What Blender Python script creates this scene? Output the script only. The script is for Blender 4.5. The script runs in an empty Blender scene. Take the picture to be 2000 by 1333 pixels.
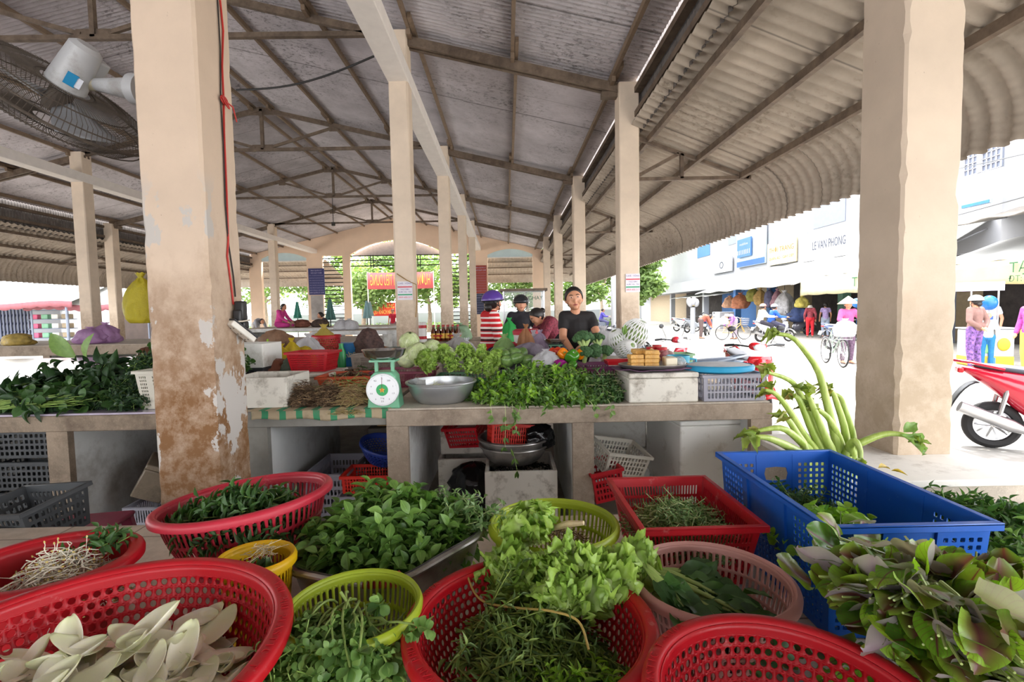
import bpy, math, random
import numpy as np
from mathutils import Vector, Matrix, Euler, noise as mnoise
C = bpy.context.scene.collection
R = math.radians
PI = math.pi
rnd = random.Random(7)
# ------------------------------------------------------------------ camera
FPX = 963.0
CAM = Vector((0, 0, 1.35))
_yv = Vector((-10 / FPX, 57.5 / FPX, -1)).normalized()
_u = Vector((-math.tan(R(1.1)), 1, 0))
_zv = (_u - _u.dot(_yv) * _yv).normalized()
_xv = _yv.cross(_zv).normalized()
RW = Matrix((_xv, _yv, _zv))
camd = bpy.data.cameras.new('camera')
camd.sensor_width = 36
camd.lens = FPX * 36 / 2000
camd.clip_start = 0.05
camd.clip_end = 500
cam = bpy.data.objects.new('camera', camd)
C.objects.link(cam)
cam.matrix_world = Matrix.Translation(CAM) @ RW.to_4x4()
S = bpy.context.scene
S.camera = cam
# ------------------------------------------------------------------ light
S.view_settings.view_transform = 'Standard'
S.view_settings.look = 'None'
S.view_settings.gamma = 1
S.view_settings.use_curve_mapping = False
S.view_settings.exposure = 2.6
W = bpy.data.worlds.new('sky')
S.world = W
W.use_nodes = True
_n = W.node_tree.nodes
_b = _n['Background']
_sk = _n.new('ShaderNodeTexSky')
_sk.sky_type = 'NISHITA'
_sk.sun_disc = False
_sk.sun_elevation = R(58)
_sk.sun_rotation = R(-40)
_sk.dust_density = 5
_sk.air_density = 1.0
_sk.ozone_density = 1.0
_mx = _n.new('ShaderNodeMix')
_mx.data_type = 'RGBA'
_mx.inputs['Factor'].default_value = 0.75
_mx.inputs[7].default_value = (1.5, 1.5, 1.52, 1)
_hs = _n.new('ShaderNodeVectorMath'); _hs.operation = 'SCALE'; _hs.inputs['Scale'].default_value = 0.16
W.node_tree.links.new(_sk.outputs[0], _hs.inputs[0])
W.node_tree.links.new(_hs.outputs[0], _mx.inputs[6])
W.node_tree.links.new(_mx.outputs[2], _b.inputs[0])
_b.inputs[1].default_value = 1.0
sd = bpy.data.lights.new('sun', 'SUN')
sd.energy = 2.2
sd.angle = R(1.2)
sd.color = (1, 0.96, 0.9)
so = bpy.data.objects.new('sun', sd)
C.objects.link(so)
so.rotation_euler = Vector((0.28, 0.34, 0.9)).to_track_quat('Z', 'Y').to_euler()
def ray(px, py):
 d = Vector(((px - 1000) / FPX, -(py - 666.5) / FPX, -1))
 return RW @ d
def P(px, py, Y):
 w = ray(px, py)
 return CAM + w * (Y / w.y)
def PZ(px, py, z):
 w = ray(px, py)
 return CAM + w * ((z - CAM.z) / w.z)
# ------------------------------------------------------------------ materials
MATS = {}
def lin(c):
 return tuple((x / 12.92 if x <= 0.04045 else ((x + 0.055) / 1.055) ** 2.4) for x in c)
def hx(s):
 return lin(tuple(int(s[i:i + 2], 16) / 255 for i in (0, 2, 4)))
class NT:
 def __init__(s, name):
  s.m = bpy.data.materials.new(name)
  s.m.use_nodes = True
  s.t = s.m.node_tree
  s.p = s.t.nodes['Principled BSDF']
  s.out = s.t.nodes['Material Output']
  s._co = None
 def n(s, kind, **kw):
  o = s.t.nodes.new('ShaderNode' + kind)
  for k, v in kw.items():
   setattr(o, k, v)
  return o
 def l(s, a, b):
  s.t.links.new(a, b)
 def co(s, which='Object'):
  if s._co is None:
   s._co = s.n('TexCoord')
  return s._co.outputs[which]
 def noise(s, scale, detail=4, rough=0.6, vec=None, stretch=None, which='Object'):
  v = vec or s.co(which)
  if stretch:
   mp = s.n('Mapping')
   mp.inputs['Scale'].default_value = stretch
   s.l(v, mp.inputs[0])
   v = mp.outputs[0]
  o = s.n('TexNoise')
  o.inputs['Scale'].default_value = scale
  o.inputs['Detail'].default_value = detail
  o.inputs['Roughness'].default_value = rough
  s.l(v, o.inputs['Vector'])
  return o.outputs[0]
 def ramp(s, fac, lo, hi, a=0.0, b=1.0):
  o = s.n('MapRange')
  o.inputs[1].default_value = lo
  o.inputs[2].default_value = hi
  o.inputs[3].default_value = a
  o.inputs[4].default_value = b
  s.l(fac, o.inputs[0])
  return o.outputs[0]
 def mix(s, fac, a, b, mode='MIX'):
  o = s.n('Mix', data_type='RGBA', blend_type=mode)
  for sock, v in ((o.inputs['Factor'], fac), (o.inputs[6], a), (o.inputs[7], b)):
   if isinstance(v, (int, float)):
    sock.default_value = v
   elif isinstance(v, tuple):
    sock.default_value = (v[0], v[1], v[2], 1)
   else:
    s.l(v, sock)
  return o.outputs[2]
 def math(s, op, a, b=0.0):
  o = s.n('Math', operation=op)
  for i, v in enumerate((a, b)):
   if isinstance(v, (int, float)):
    o.inputs[i].default_value = v
   else:
    s.l(v, o.inputs[i])
  return o.outputs[0]
 def sep(s, v):
  o = s.n('SeparateXYZ')
  s.l(v, o.inputs[0])
  return o.outputs
 def col(s, c):
  if isinstance(c, tuple):
   s.p.inputs['Base Color'].default_value = (c[0], c[1], c[2], 1)
  else:
   s.l(c, s.p.inputs['Base Color'])
 def bump(s, h, strength=0.3, dist=0.01):
  o = s.n('Bump')
  o.inputs['Strength'].default_value = strength
  o.inputs['Distance'].default_value = dist
  s.l(h, o.inputs['Height'])
  s.l(o.outputs[0], s.p.inputs['Normal'])
 def rm(s, rough, metal=0.0):
  s.p.inputs['Roughness'].default_value = rough
  s.p.inputs['Metallic'].default_value = metal
def mat(name, c, rough=0.6, metal=0.0, var=0.12, scale=6.0, bump=0.0, alpha=None, trans=0.0, dirt=None, dirtamt=0.5, dscale=5.0):
 """plain material: colour c (hex), tonal noise, optional dirt blotches"""
 if name in MATS:
  return MATS[name]
 s = NT(name)
 c = hx(c) if isinstance(c, str) else c
 n1 = s.noise(scale)
 lo = tuple(x * (1 - var) for x in c)
 hi = tuple(min(1, x * (1 + var)) for x in c)
 colr = s.mix(s.ramp(n1, 0.3, 0.7), lo, hi)
 if dirt:
  d = s.ramp(s.noise(dscale, 8, 0.7), 0.62 - 0.25 * dirtamt, 0.72, 0, 0.85)
  colr = s.mix(d, colr, hx(dirt))
 s.col(colr)
 s.rm(rough, metal)
 if bump:
  s.bump(s.noise(scale * 6), bump)
 if trans:
  s.p.inputs['Transmission Weight'].default_value = trans
  s.p.inputs['IOR'].default_value = 1.1 if trans < 1 else 1.45
 if alpha is not None:
  s.p.inputs['Alpha'].default_value = alpha
 MATS[name] = s.m
 return s.m
def leafmat(name, cols, vein=None, veinw=0.0, transl=0.35, rough=0.45, under=None):
 """leaf: colour varies leaf by leaf, optional coloured veins from the leaf's own uv"""
 if name in MATS:
  return MATS[name]
 s = NT(name)
 g = s.n('NewGeometry')
 cr = s.n('ValToRGB')
 el = cr.color_ramp.elements
 cols = [hx(c) for c in cols]
 while len(el) < len(cols):
  el.new(0.5)
 for i, c in enumerate(cols):
  el[i].position = i / max(1, len(cols) - 1)
  el[i].color = (*c, 1)
 s.l(g.outputs['Random Per Island'], cr.inputs[0])
 base = cr.outputs[0]
 n1 = s.ramp(s.noise(30), 0.3, 0.7, 0.8, 1.15)
 base = s.mix(1.0, base, n1, 'MULTIPLY')
 uv = s.sep(s.co('UV'))
 av = s.math('ABSOLUTE', s.math('SUBTRACT', uv[1], 0.5))
 if vein:
  ph = s.math('SUBTRACT', s.math('MULTIPLY', uv[0], 9.0), s.math('MULTIPLY', av, 7.0))
  w = s.math('ABSOLUTE', s.math('SUBTRACT', s.math('FRACT', ph), 0.5))
  side = s.ramp(w, 0.0, 0.13, 1, 0)
  mid = s.ramp(av, 0.0, 0.06, 1, 0)
  centre = s.ramp(av, 0.02, 0.30 * veinw + 0.03, 1, 0)
  f = s.math('MAXIMUM', mid, s.math('MULTIPLY', side, 0.55))
  pick = s.ramp(s.math('FRACT', s.math('MULTIPLY', g.outputs['Random Per Island'], 7.3)), 0.35, 0.6)
  f = s.math('MAXIMUM', f, s.math('MULTIPLY', s.math('MULTIPLY', centre, pick), 0.9 if veinw > 0 else 0.0))
  base = s.mix(f, base, hx(vein))
 else:
  mid = s.ramp(av, 0.0, 0.05, 0.35, 0)
  base = s.mix(mid, base, tuple(min(1, x * 1.9 + 0.03) for x in cols[-1]))
 if under:
  base = s.mix(s.math('MULTIPLY', g.outputs['Backfacing'], 0.8), base, hx(under))
 s.col(base)
 s.rm(rough)
 s.p.inputs['Specular IOR Level'].default_value = 0.5
 tr = s.n('BsdfTranslucent')
 tc = s.mix(1.0, base, (1.5, 1.6, 0.7), 'MULTIPLY')
 s.l(tc, tr.inputs[0])
 ms = s.n('MixShader')
 ms.inputs[0].default_value = transl
 s.l(s.p.outputs[0], ms.inputs[1])
 s.l(tr.outputs[0], ms.inputs[2])
 s.l(ms.outputs[0], s.out.inputs[0])
 MATS[name] = s.m
 return s.m
# ------------------------------------------------------------------ mesh builder
def basis(d, up=Vector((0, 0, 1))):
 d = Vector(d).normalized()
 if abs(d.dot(up)) > 0.98:
  up = Vector((0, 1, 0))
 x = up.cross(d).normalized()
 y = d.cross(x)
 return x, y, d
class MB:
 def __init__(s):
  s.v = []
  s.f = []
  s.mi = []
  s.uv = None
 def add(s, vs, fs, m=0):
  o = len(s.v)
  s.v.extend([tuple(v) for v in vs])
  s.f.extend([tuple(i + o for i in f) for f in fs])
  s.mi.extend([m] * len(fs))
  return s
 def box(s, c, sz, rot=None, m=0, taper=1.0):
  hx_, hy, hz = sz[0] / 2, sz[1] / 2, sz[2] / 2
  vs = []
  for z in (-1, 1):
   t = taper if z < 0 else 1.0
   for x, y in ((-1, -1), (1, -1), (1, 1), (-1, 1)):
    vs.append(Vector((x * hx_ * t, y * hy * t, z * hz)))
  if rot is not None:
   M = rot if isinstance(rot, Matrix) else Euler(rot).to_matrix()
   vs = [M @ v for v in vs]
  c = Vector(c)
  return s.add([v + c for v in vs], [(3, 2, 1, 0), (4, 5, 6, 7), (0, 1, 5, 4), (1, 2, 6, 5), (2, 3, 7, 6), (3, 0, 4, 7)], m)
 def bb(s, x0, x1, y0, y1, z0, z1, m=0):
  return s.box(((x0 + x1) / 2, (y0 + y1) / 2, (z0 + z1) / 2), (abs(x1 - x0), abs(y1 - y0), abs(z1 - z0)), None, m)
 def beam(s, a, b, w, h, m=0):
  """rectangular bar from a to b"""
  a = Vector(a)
  b = Vector(b)
  x, y, d = basis(b - a)
  vs = []
  for p in (a, b):
   for i, j in ((-1, -1), (1, -1), (1, 1), (-1, 1)):
    vs.append(p + x * i * w / 2 + y * j * h / 2)
  return s.add(vs, [(3, 2, 1, 0), (4, 5, 6, 7), (0, 1, 5, 4), (1, 2, 6, 5), (2, 3, 7, 6), (3, 0, 4, 7)], m)
 def tube(s, pts, r, n=8, m=0, cap=True, sy=1.0, up=Vector((0, 0, 1))):
  pts = [Vector(p) for p in pts]
  k = len(pts)
  rs = r if isinstance(r, (list, tuple)) else [r] * k
  vs = []
  px = None
  for i, p in enumerate(pts):
   d = (pts[min(i + 1, k - 1)] - pts[max(i - 1, 0)])
   if d.length < 1e-9:
    d = Vector((0, 0, 1))
   d.normalize()
   if px is None:
    x, y, _ = basis(d, up)
   else:
    x = px - d * px.dot(d)
    if x.length < 1e-6:
     x, y, _ = basis(d, up)
    x.normalize()
    y = d.cross(x)
   px = x
   for j in range(n):
    a = 2 * PI * j / n
    vs.append(p + x * math.cos(a) * rs[i] + y * math.sin(a) * rs[i] * sy)
  fs = []
  for i in range(k - 1):
   for j in range(n):
    a = i * n + j
    b = i * n + (j + 1) % n
    fs.append((a, b, b + n, a + n))
  if cap:
   fs.append(tuple(range(n - 1, -1, -1)))
   fs.append(tuple(range((k - 1) * n, k * n)))
  return s.add(vs, fs, m)
 def lathe(s, prof, n=32, c=(0, 0, 0), M=None, ex=1.0, ey=1.0, m=0, close=False):
  c = Vector(c)
  vs = []
  for r, z in prof:
   for j in range(n):
    a = 2 * PI * j / n
    v = Vector((r * math.cos(a) * ex, r * math.sin(a) * ey, z))
    if M is not None:
     v = M @ v
    vs.append(v + c)
  k = len(prof)
  fs = []
  for i in range(k - 1 + (1 if close else 0)):
   for j in range(n):
    a = i * n + j
    b = i * n + (j + 1) % n
    i2 = ((i + 1) % k) * n
    fs.append((a, b, i2 + (j + 1) % n, i2 + j))
  if not close:
   if prof[0][0] > 1e-4:
    fs.append(tuple(range(n - 1, -1, -1)))
   if prof[-1][0] > 1e-4:
    fs.append(tuple(range((k - 1) * n, k * n)))
  return s.add(vs, fs, m)
 def lathe_open(s, prof, n=32, c=(0, 0, 0), M=None, ex=1.0, ey=1.0, m=0):
  s.lathe(prof, n, c, M, ex, ey, m)
  k = 0
  if prof[0][0] > 1e-4:
   k += 1
  if prof[-1][0] > 1e-4:
   k += 1
  if k:
   del s.f[-k:]
   del s.mi[-k:]
  return s
 def ball(s, c, r, n=14, M=None, m=0, k=8):
  r = r if isinstance(r, (tuple, list)) else (r, r, r)
  prof = [(max(1e-5, math.sin(PI * i / k)), -math.cos(PI * i / k)) for i in range(k + 1)]
  D = Matrix.Diagonal(Vector(r))
  if M is not None:
   D = M @ D
  return s.lathe(prof, n, c, D, m=m)
 def poly(s, pts, y0, y1, plane='xz', m=0):
  """extrude a polygon given in a plane"""
  def mk(p, t):
   return {'xz': (p[0], t, p[1]), 'xy': (p[0], p[1], t), 'yz': (t, p[0], p[1])}[plane]
  n = len(pts)
  vs = [mk(p, y0) for p in pts] + [mk(p, y1) for p in pts]
  fs = [tuple(range(n)), tuple(range(2 * n - 1, n - 1, -1))]
  for i in range(n):
   j = (i + 1) % n
   fs.append((i, i + n, j + n, j))
  return s.add(vs, fs, m)
 def grid(s, fn, nu, nv, m=0, wrapu=False):
  o = []
  for i in range(nu + (0 if wrapu else 1)):
   for j in range(nv + 1):
    o.append(fn(i / nu, j / nv))
  w = nv + 1
  fs = []
  for i in range(nu):
   i2 = (i + 1) % nu if wrapu else i + 1
   for j in range(nv):
    fs.append((i * w + j, i2 * w + j, i2 * w + j + 1, i * w + j + 1))
  return s.add(o, fs, m)
 def perf(s, fn, nu, nv, a=0.34, b=0.34, p=2.0, stagger=False, m=0, seg=8):
  """surface fn(u,v) pierced with a hole in every cell; a,b half sizes of the hole, p roundness"""
  ang = [(-PI * 0.75 + 2 * PI * i / seg) for i in range(seg)]
  outer = []
  inner = []
  for t in ang:
   cx, cy = math.cos(t), math.sin(t)
   k = 0.5 / max(abs(cx), abs(cy))
   outer.append((cx * k, cy * k))
   q = (abs(cx) ** p + abs(cy) ** p) ** (-1 / p)
   inner.append((cx * q * a, cy * q * b))
  for j in range(nv):
   off = 0.5 if (stagger and j % 2) else 0.0
   for i in range(nu):
    vs = []
    for (x, y) in outer:
     vs.append(fn((i + 0.5 + off + x) / nu, (j + 0.5 + y) / nv))
    for (x, y) in inner:
     vs.append(fn((i + 0.5 + off + x) / nu, (j + 0.5 + y) / nv))
    fs = [(q, (q + 1) % seg, seg + (q + 1) % seg, seg + q) for q in range(seg)]
    s.add(vs, fs, m)
  return s
 def build(s, name, mats, parent=None, smooth=True, loc=None, bevel=0.0, solid=0.0, remesh=0.0, sub=0, sm=0, weld=False, seg=2, angle=40):
  me = bpy.data.meshes.new(name)
  me.from_pydata(s.v, [], s.f)
  if not isinstance(mats, (list, tuple)):
   mats = [mats]
  for x in mats:
   me.materials.append(x)
  if len(mats) > 1:
   me.polygons.foreach_set('material_index', s.mi)
  if smooth:
   me.polygons.foreach_set('use_smooth', [True] * len(s.f))
   if not remesh:
    try:
     me.set_sharp_from_angle(angle=R(angle))
    except Exception:
     pass
  me.update()
  o = bpy.data.objects.new(name, me)
  C.objects.link(o)
  if parent is not None:
   o.parent = parent
  if loc is not None:
   o.location = loc
  if weld:
   w = o.modifiers.new('weld', 'WELD')
   w.merge_threshold = 0.0004
  if solid:
   w = o.modifiers.new('solid', 'SOLIDIFY')
   w.thickness = solid
   w.offset = 0
  if remesh:
   w = o.modifiers.new('remesh', 'REMESH')
   w.mode = 'VOXEL'
   w.voxel_size = remesh
   w.use_smooth_shade = True
  if sm:
   w = o.modifiers.new('smooth', 'SMOOTH')
   w.factor = 0.5
   w.iterations = sm
  if bevel:
   w = o.modifiers.new('bevel', 'BEVEL')
   w.width = bevel
   w.segments = seg
   w.limit_method = 'ANGLE'
   w.angle_limit = R(35)
  if sub:
   w = o.modifiers.new('sub', 'SUBSURF')
   w.levels = sub
   w.render_levels = sub
  return o
def tag(o, label=None, cat=None, group=None, kind=None):
 if label:
  o['label'] = label
 if cat:
  o['category'] = cat
 if group:
  o['group'] = group
 if kind:
  o['kind'] = kind
 return o
def thing(name, label, cat, loc=(0, 0, 0), rz=0.0, group=None, rot=None):
 o = bpy.data.objects.new(name, None)
 o.empty_display_size = 0.1
 C.objects.link(o)
 o.location = loc
 o.rotation_euler = rot if rot else (0, 0, rz)
 return tag(o, label, cat, group)
def struct(o, label=None):
 o['kind'] = 'structure'
 if label:
  o['label'] = label
 return o
def kids(o):
 return [c for c in bpy.data.objects if c.parent == o]
def dup(root, loc, rz=None, label=None, group=None, scale=None, rot=None, allk=None):
 r = root.copy()
 C.objects.link(r)
 r.location = loc
 if rz is not None:
  r.rotation_euler = (0, 0, rz)
 if rot is not None:
  r.rotation_euler = rot
 if scale is not None:
  r.scale = scale if isinstance(scale, (tuple, list)) else (scale,) * 3
 if label:
  r['label'] = label
 if group:
  r['group'] = group
 for ch in list(root.children):
  c = ch.copy()
  C.objects.link(c)
  c.parent = r
  for g in list(ch.children):
   d = g.copy()
   C.objects.link(d)
   d.parent = c
 return r
_TX = {}
def text_geo(txt, size=1.0, extrude=0.0, align='CENTER', shear=0.0):
 """letters as plain mesh data lying in the XY plane"""
 key = (txt, size, extrude, align, shear)
 if key in _TX:
  return _TX[key]
 cu = bpy.data.curves.new('t', 'FONT')
 cu.body = txt
 cu.size = size
 cu.extrude = extrude
 cu.resolution_u = 3
 cu.align_x = align
 cu.align_y = 'CENTER'
 cu.shear = shear
 o = bpy.data.objects.new('t', cu)
 C.objects.link(o)
 dg = bpy.context.evaluated_depsgraph_get()
 dg.update()
 me = o.evaluated_get(dg).to_mesh()
 vs = [Vector(v.co) for v in me.vertices]
 fs = [tuple(p.vertices) for p in me.polygons]
 o.evaluated_get(dg).to_mesh_clear()
 bpy.data.objects.remove(o)
 bpy.data.curves.remove(cu)
 _TX[key] = (vs, fs)
 return vs, fs
def add_text(mb, txt, c, right, up, size, m=0, extrude=0.0, align='CENTER', wscale=1.0, off=0.0):
 vs, fs = text_geo(txt, size, extrude, align)
 c = Vector(c)
 right = Vector(right).normalized()
 up = Vector(up).normalized()
 nn = right.cross(up)
 mb.add([c + right * v.x * wscale + up * v.y + nn * (v.z + off) for v in vs], fs, m)
 return mb
# ------------------------------------------------------------------ leaves by the thousand
def leaf_template(kind='oval', nl=5, fold=0.25, bend=0.5, wave=0.0):
 """unit leaf along +X, width 1 across Y, normal +Z. returns verts, uv, faces"""
 prof = {'oval': [0.0, 0.62, 0.98, 0.95, 0.62, 0.0], 'lance': [0.0, 0.7, 1.0, 0.75, 0.38, 0.0],
   'heart': [0.35, 1.0, 1.0, 0.78, 0.42, 0.0], 'round': [0.15, 0.8, 1.0, 1.0, 0.75, 0.1],
   'grass': [0.5, 0.9, 1.0, 0.9, 0.6, 0.0], 'spoon': [0.12, 0.3, 0.75, 1.0, 0.9, 0.25],
   'petal': [0.25, 0.6, 0.9, 1.0, 0.75, 0.1]}[kind]
 xs = np.linspace(0, 1, nl + 1)
 pr = np.interp(xs, np.linspace(0, 1, 6), prof)
 vs, uv = [], []
 for i, x in enumerate(xs):
  a = bend * x
  cx = math.sin(a) / bend if abs(bend) > 1e-3 else x
  cz = -(1 - math.cos(a)) / bend if abs(bend) > 1e-3 else 0
  for j, y in enumerate((-1, 0, 1)):
   w = pr[i] * 0.5
   z = cz + fold * abs(y) * w + (wave * math.sin(i * 2.4 + j) * 0.12 if y else 0)
   vs.append((cx, y * w, z))
   uv.append((x, 0.5 + y * 0.5))
 fs = []
 for i in range(nl):
  a = i * 3
  fs.append((a, a + 3, a + 4, a + 1))
  fs.append((a + 1, a + 4, a + 5, a + 2))
 return np.array(vs), np.array(uv), np.array(fs)
class LC:
 """leaf cloud: collects many leaves and thin stems into one mesh"""
 def __init__(s, seed=1):
  s.V, s.F, s.U, s.M = [], [], [], []
  s.n = 0
  s.r = np.random.RandomState(seed)
 def leaf(s, pos, dirs, nrm, L, Wd, tmpl, m=0):
  """arrays: pos (k,3), dirs (k,3), nrm (k,3), L (k), Wd (k)"""
  tv, tu, tf = tmpl
  pos = np.asarray(pos, float)
  d = np.asarray(dirs, float)
  d /= np.linalg.norm(d, axis=1)[:, None] + 1e-9
  n = np.asarray(nrm, float)
  n = n - (n * d).sum(1)[:, None] * d
  n /= np.linalg.norm(n, axis=1)[:, None] + 1e-9
  y = np.cross(n, d)
  k = len(pos)
  L = np.broadcast_to(L, (k,))
  Wd = np.broadcast_to(Wd, (k,))
  V = (pos[:, None, :] + tv[None, :, 0:1] * d[:, None, :] * L[:, None, None]
    + tv[None, :, 1:2] * y[:, None, :] * Wd[:, None, None]
    + tv[None, :, 2:3] * n[:, None, :] * L[:, None, None])
  T = len(tv)
  F = tf[None] + (np.arange(k) * T)[:, None, None] + s.n
  s.V.append(V.reshape(-1, 3))
  s.F.append(F.reshape(-1, 4))
  s.U.append(np.tile(tu, (k, 1)))
  s.M.append(np.full(k * len(tf), m))
  s.n += k * T
  return s
 def stem(s, pts, r0, r1, m=1, n=5):
  pts = np.asarray(pts, float)
  k = len(pts)
  d = np.gradient(pts, axis=0)
  d /= np.linalg.norm(d, axis=1)[:, None] + 1e-9
  up = np.array([0.31, 0.22, 0.92])
  x = np.cross(up, d)
  x /= np.linalg.norm(x, axis=1)[:, None] + 1e-9
  y = np.cross(d, x)
  rr = np.linspace(r0, r1, k)
  a = np.arange(n) * 2 * PI / n
  V = pts[:, None, :] + (np.cos(a)[None, :, None] * x[:, None, :] + np.sin(a)[None, :, None] * y[:, None, :]) * rr[:, None, None]
  F = []
  for i in range(k - 1):
   for j in range(n):
    F.append((i * n + j, i * n + (j + 1) % n, (i + 1) * n + (j + 1) % n, (i + 1) * n + j))
  F = np.array(F) + s.n
  s.V.append(V.reshape(-1, 3))
  s.F.append(F)
  s.U.append(np.full((k * n, 2), 0.5))
  s.M.append(np.full(len(F), m))
  s.n += k * n
  return s
 def build(s, name, mats, parent=None):
  V = np.concatenate(s.V)
  F = np.concatenate(s.F)
  U = np.concatenate(s.U)
  M = np.concatenate(s.M)
  me = bpy.data.meshes.new(name)
  me.vertices.add(len(V))
  me.vertices.foreach_set('co', V.ravel())
  me.loops.add(F.size)
  me.loops.foreach_set('vertex_index', F.ravel().astype(np.int32))
  me.polygons.add(len(F))
  me.polygons.foreach_set('loop_start', (np.arange(len(F)) * 4).astype(np.int32))
  me.polygons.foreach_set('material_index', M.astype(np.int32))
  me.polygons.foreach_set('use_smooth', np.ones(len(F), bool))
  uvl = me.uv_layers.new(name='uv')
  uvl.data.foreach_set('uv', U[F.ravel()].ravel())
  for x in (mats if isinstance(mats, (list, tuple)) else [mats]):
   me.materials.append(x)
  me.update(calc_edges=True)
  me.validate()
  o = bpy.data.objects.new(name, me)
  C.objects.link(o)
  if parent is not None:
   o.parent = parent
  return o
# ================================================================== BUILDING
def paint_mat(name, base, wear='7a5a3c', wz=1.0, amt=0.5, peel=0.0, dark=1.0):
 s = NT(name)
 b = hx(base)
 n1 = s.noise(2.2, 6)
 c = s.mix(s.ramp(n1, 0.3, 0.7), tuple(x * 0.86 for x in b), tuple(min(1, x * 1.06) for x in b))
 z = s.sep(s.co('Object'))[2]
 big = s.noise(3.0, 8, 0.7, stretch=(1, 1, 0.7))
 zz = s.math('ADD', z, s.math('MULTIPLY', s.math('SUBTRACT', big, 0.5), 1.5))
 low = s.ramp(zz, wz - 0.45, wz + 0.35, 1, 0)
 dn = s.ramp(s.noise(7, 8, 0.75), 0.2 if peel else 0.28, 0.55)
 f = s.math('MULTIPLY', s.math('MULTIPLY', low, dn), amt)
 c = s.mix(f, c, hx(wear))
 sp = s.ramp(s.noise(26, 6, 0.7, stretch=(1.8, 1.8, 1)), 0.66, 0.72)
 c = s.mix(s.math('MULTIPLY', sp, 0.45), c, hx('5c4a38'))
 fine = s.ramp(s.noise(60, 4, 0.7), 0.72, 0.76, 0, 0.35)
 c = s.mix(fine, c, hx('4a3c30'))
 if peel:
  pn = s.noise(3.4, 9, 0.62, stretch=(1.3, 1.3, 0.8))
  pz = s.ramp(z, 1.85, 2.05, 1, 0)
  ex = s.math('MULTIPLY', s.math('SUBTRACT', s.math('ABSOLUTE', s.sep(s.co('Object'))[0]), 0.10), 1.1)
  pn = s.math('ADD', pn, ex)
  pm = s.math('MULTIPLY', s.ramp(pn, 0.645 - 0.06 * peel, 0.655 - 0.06 * peel), pz)
  c = s.mix(pm, c, hx('b9b3ad'))
 s.col(c)
 s.rm(0.85)
 s.bump(s.noise(18, 8, 0.7), 0.25, 0.004)
 MATS[name] = s.m
 return s.m
def concrete(name, base, dirt='4a3a2c', amt=0.6):
 if name in MATS:
  return MATS[name]
 s = NT(name)
 b = hx(base)
 c = s.mix(s.ramp(s.noise(5, 8, 0.75), 0.3, 0.7), tuple(x * 0.68 for x in b), tuple(min(1, x * 1.15) for x in b))
 c = s.mix(s.math('MULTIPLY', s.ramp(s.noise(90, 3, 0.8), 0.55, 0.7), 0.35), c, tuple(x * 1.7 for x in b))
 c = s.mix(s.math('MULTIPLY', s.ramp(s.noise(2.3, 8, 0.8), 0.48, 0.68), amt), c, hx(dirt))
 s.col(c)
 s.rm(0.8)
 s.bump(s.noise(70, 5, 0.8), 0.35, 0.004)
 MATS[name] = s.m
 return s.m
M_PAINT = paint_mat('peach_paint', 'dfcdb8', wear='84684a', wz=1.5, amt=0.6)
M_PNEAR = paint_mat('worn_peach_paint', 'cdb8a3', wear='7a5633', wz=1.4, amt=1.0, peel=1.0)
M_PNEAR2 = paint_mat('grimy_peach_paint', 'cdbba7', wear='8a744f', wz=0.7, amt=0.45)
M_BEAM = mat('white_beam_paint', 'ece6e0', 0.8, var=0.05)
M_CONC = concrete('rough_concrete', 'ab9a88')
M_CONCL = concrete('pale_concrete', 'c2b7a8', amt=0.35)
M_WHITEW = mat('whitewash', 'd9dad8', 0.85, var=0.08, scale=3, dirt='8d867c', dirtamt=0.5, dscale=2.0)
M_STEEL = mat('rusty_brown_steel', '6f5f50', 0.7, 0.1, var=0.25, scale=8, dirt='3d3028', dirtamt=0.7)
M_PURL = mat('tan_purlin', '84705c', 0.75, 0.0, var=0.3, scale=5, dirt='4a3c30', dirtamt=0.6)
M_DARKM = mat('dark_metal', '3a3632', 0.6, 0.4)
M_FLOOR = concrete('floor_concrete', 'a39a8e', amt=0.4)
s = NT('sunlit_road')
c = s.mix(s.ramp(s.noise(0.6, 8, 0.7), 0.3, 0.7), hx('8f8c86'), hx('a3a09a'))
vn = s.n('TexVoronoi'); vn.inputs['Scale'].default_value = 9
s.l(s.co('Object'), vn.inputs['Vector'])
c = s.mix(s.ramp(vn.outputs['Distance'], 0.35, 0.6, 0, 0.3), c, hx('66625a'))
s.col(c); s.rm(0.9)
M_ROAD = s.m
mb = MB(); mb.bb(2.25, 90, -12, 130, -0.3, -0.1); mb.bb(-90, -15.5, -4, 130, -0.3, -0.1); mb.bb(-15.5, 2.25, 31, 130, -0.3, -0.1)
struct(mb.build('floor_street', M_ROAD, smooth=False))
mb = MB(); mb.bb(-15.5, 2.25, -18, 31, -0.3, 0.0)
struct(mb.build('floor', M_FLOOR, smooth=False))
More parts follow.
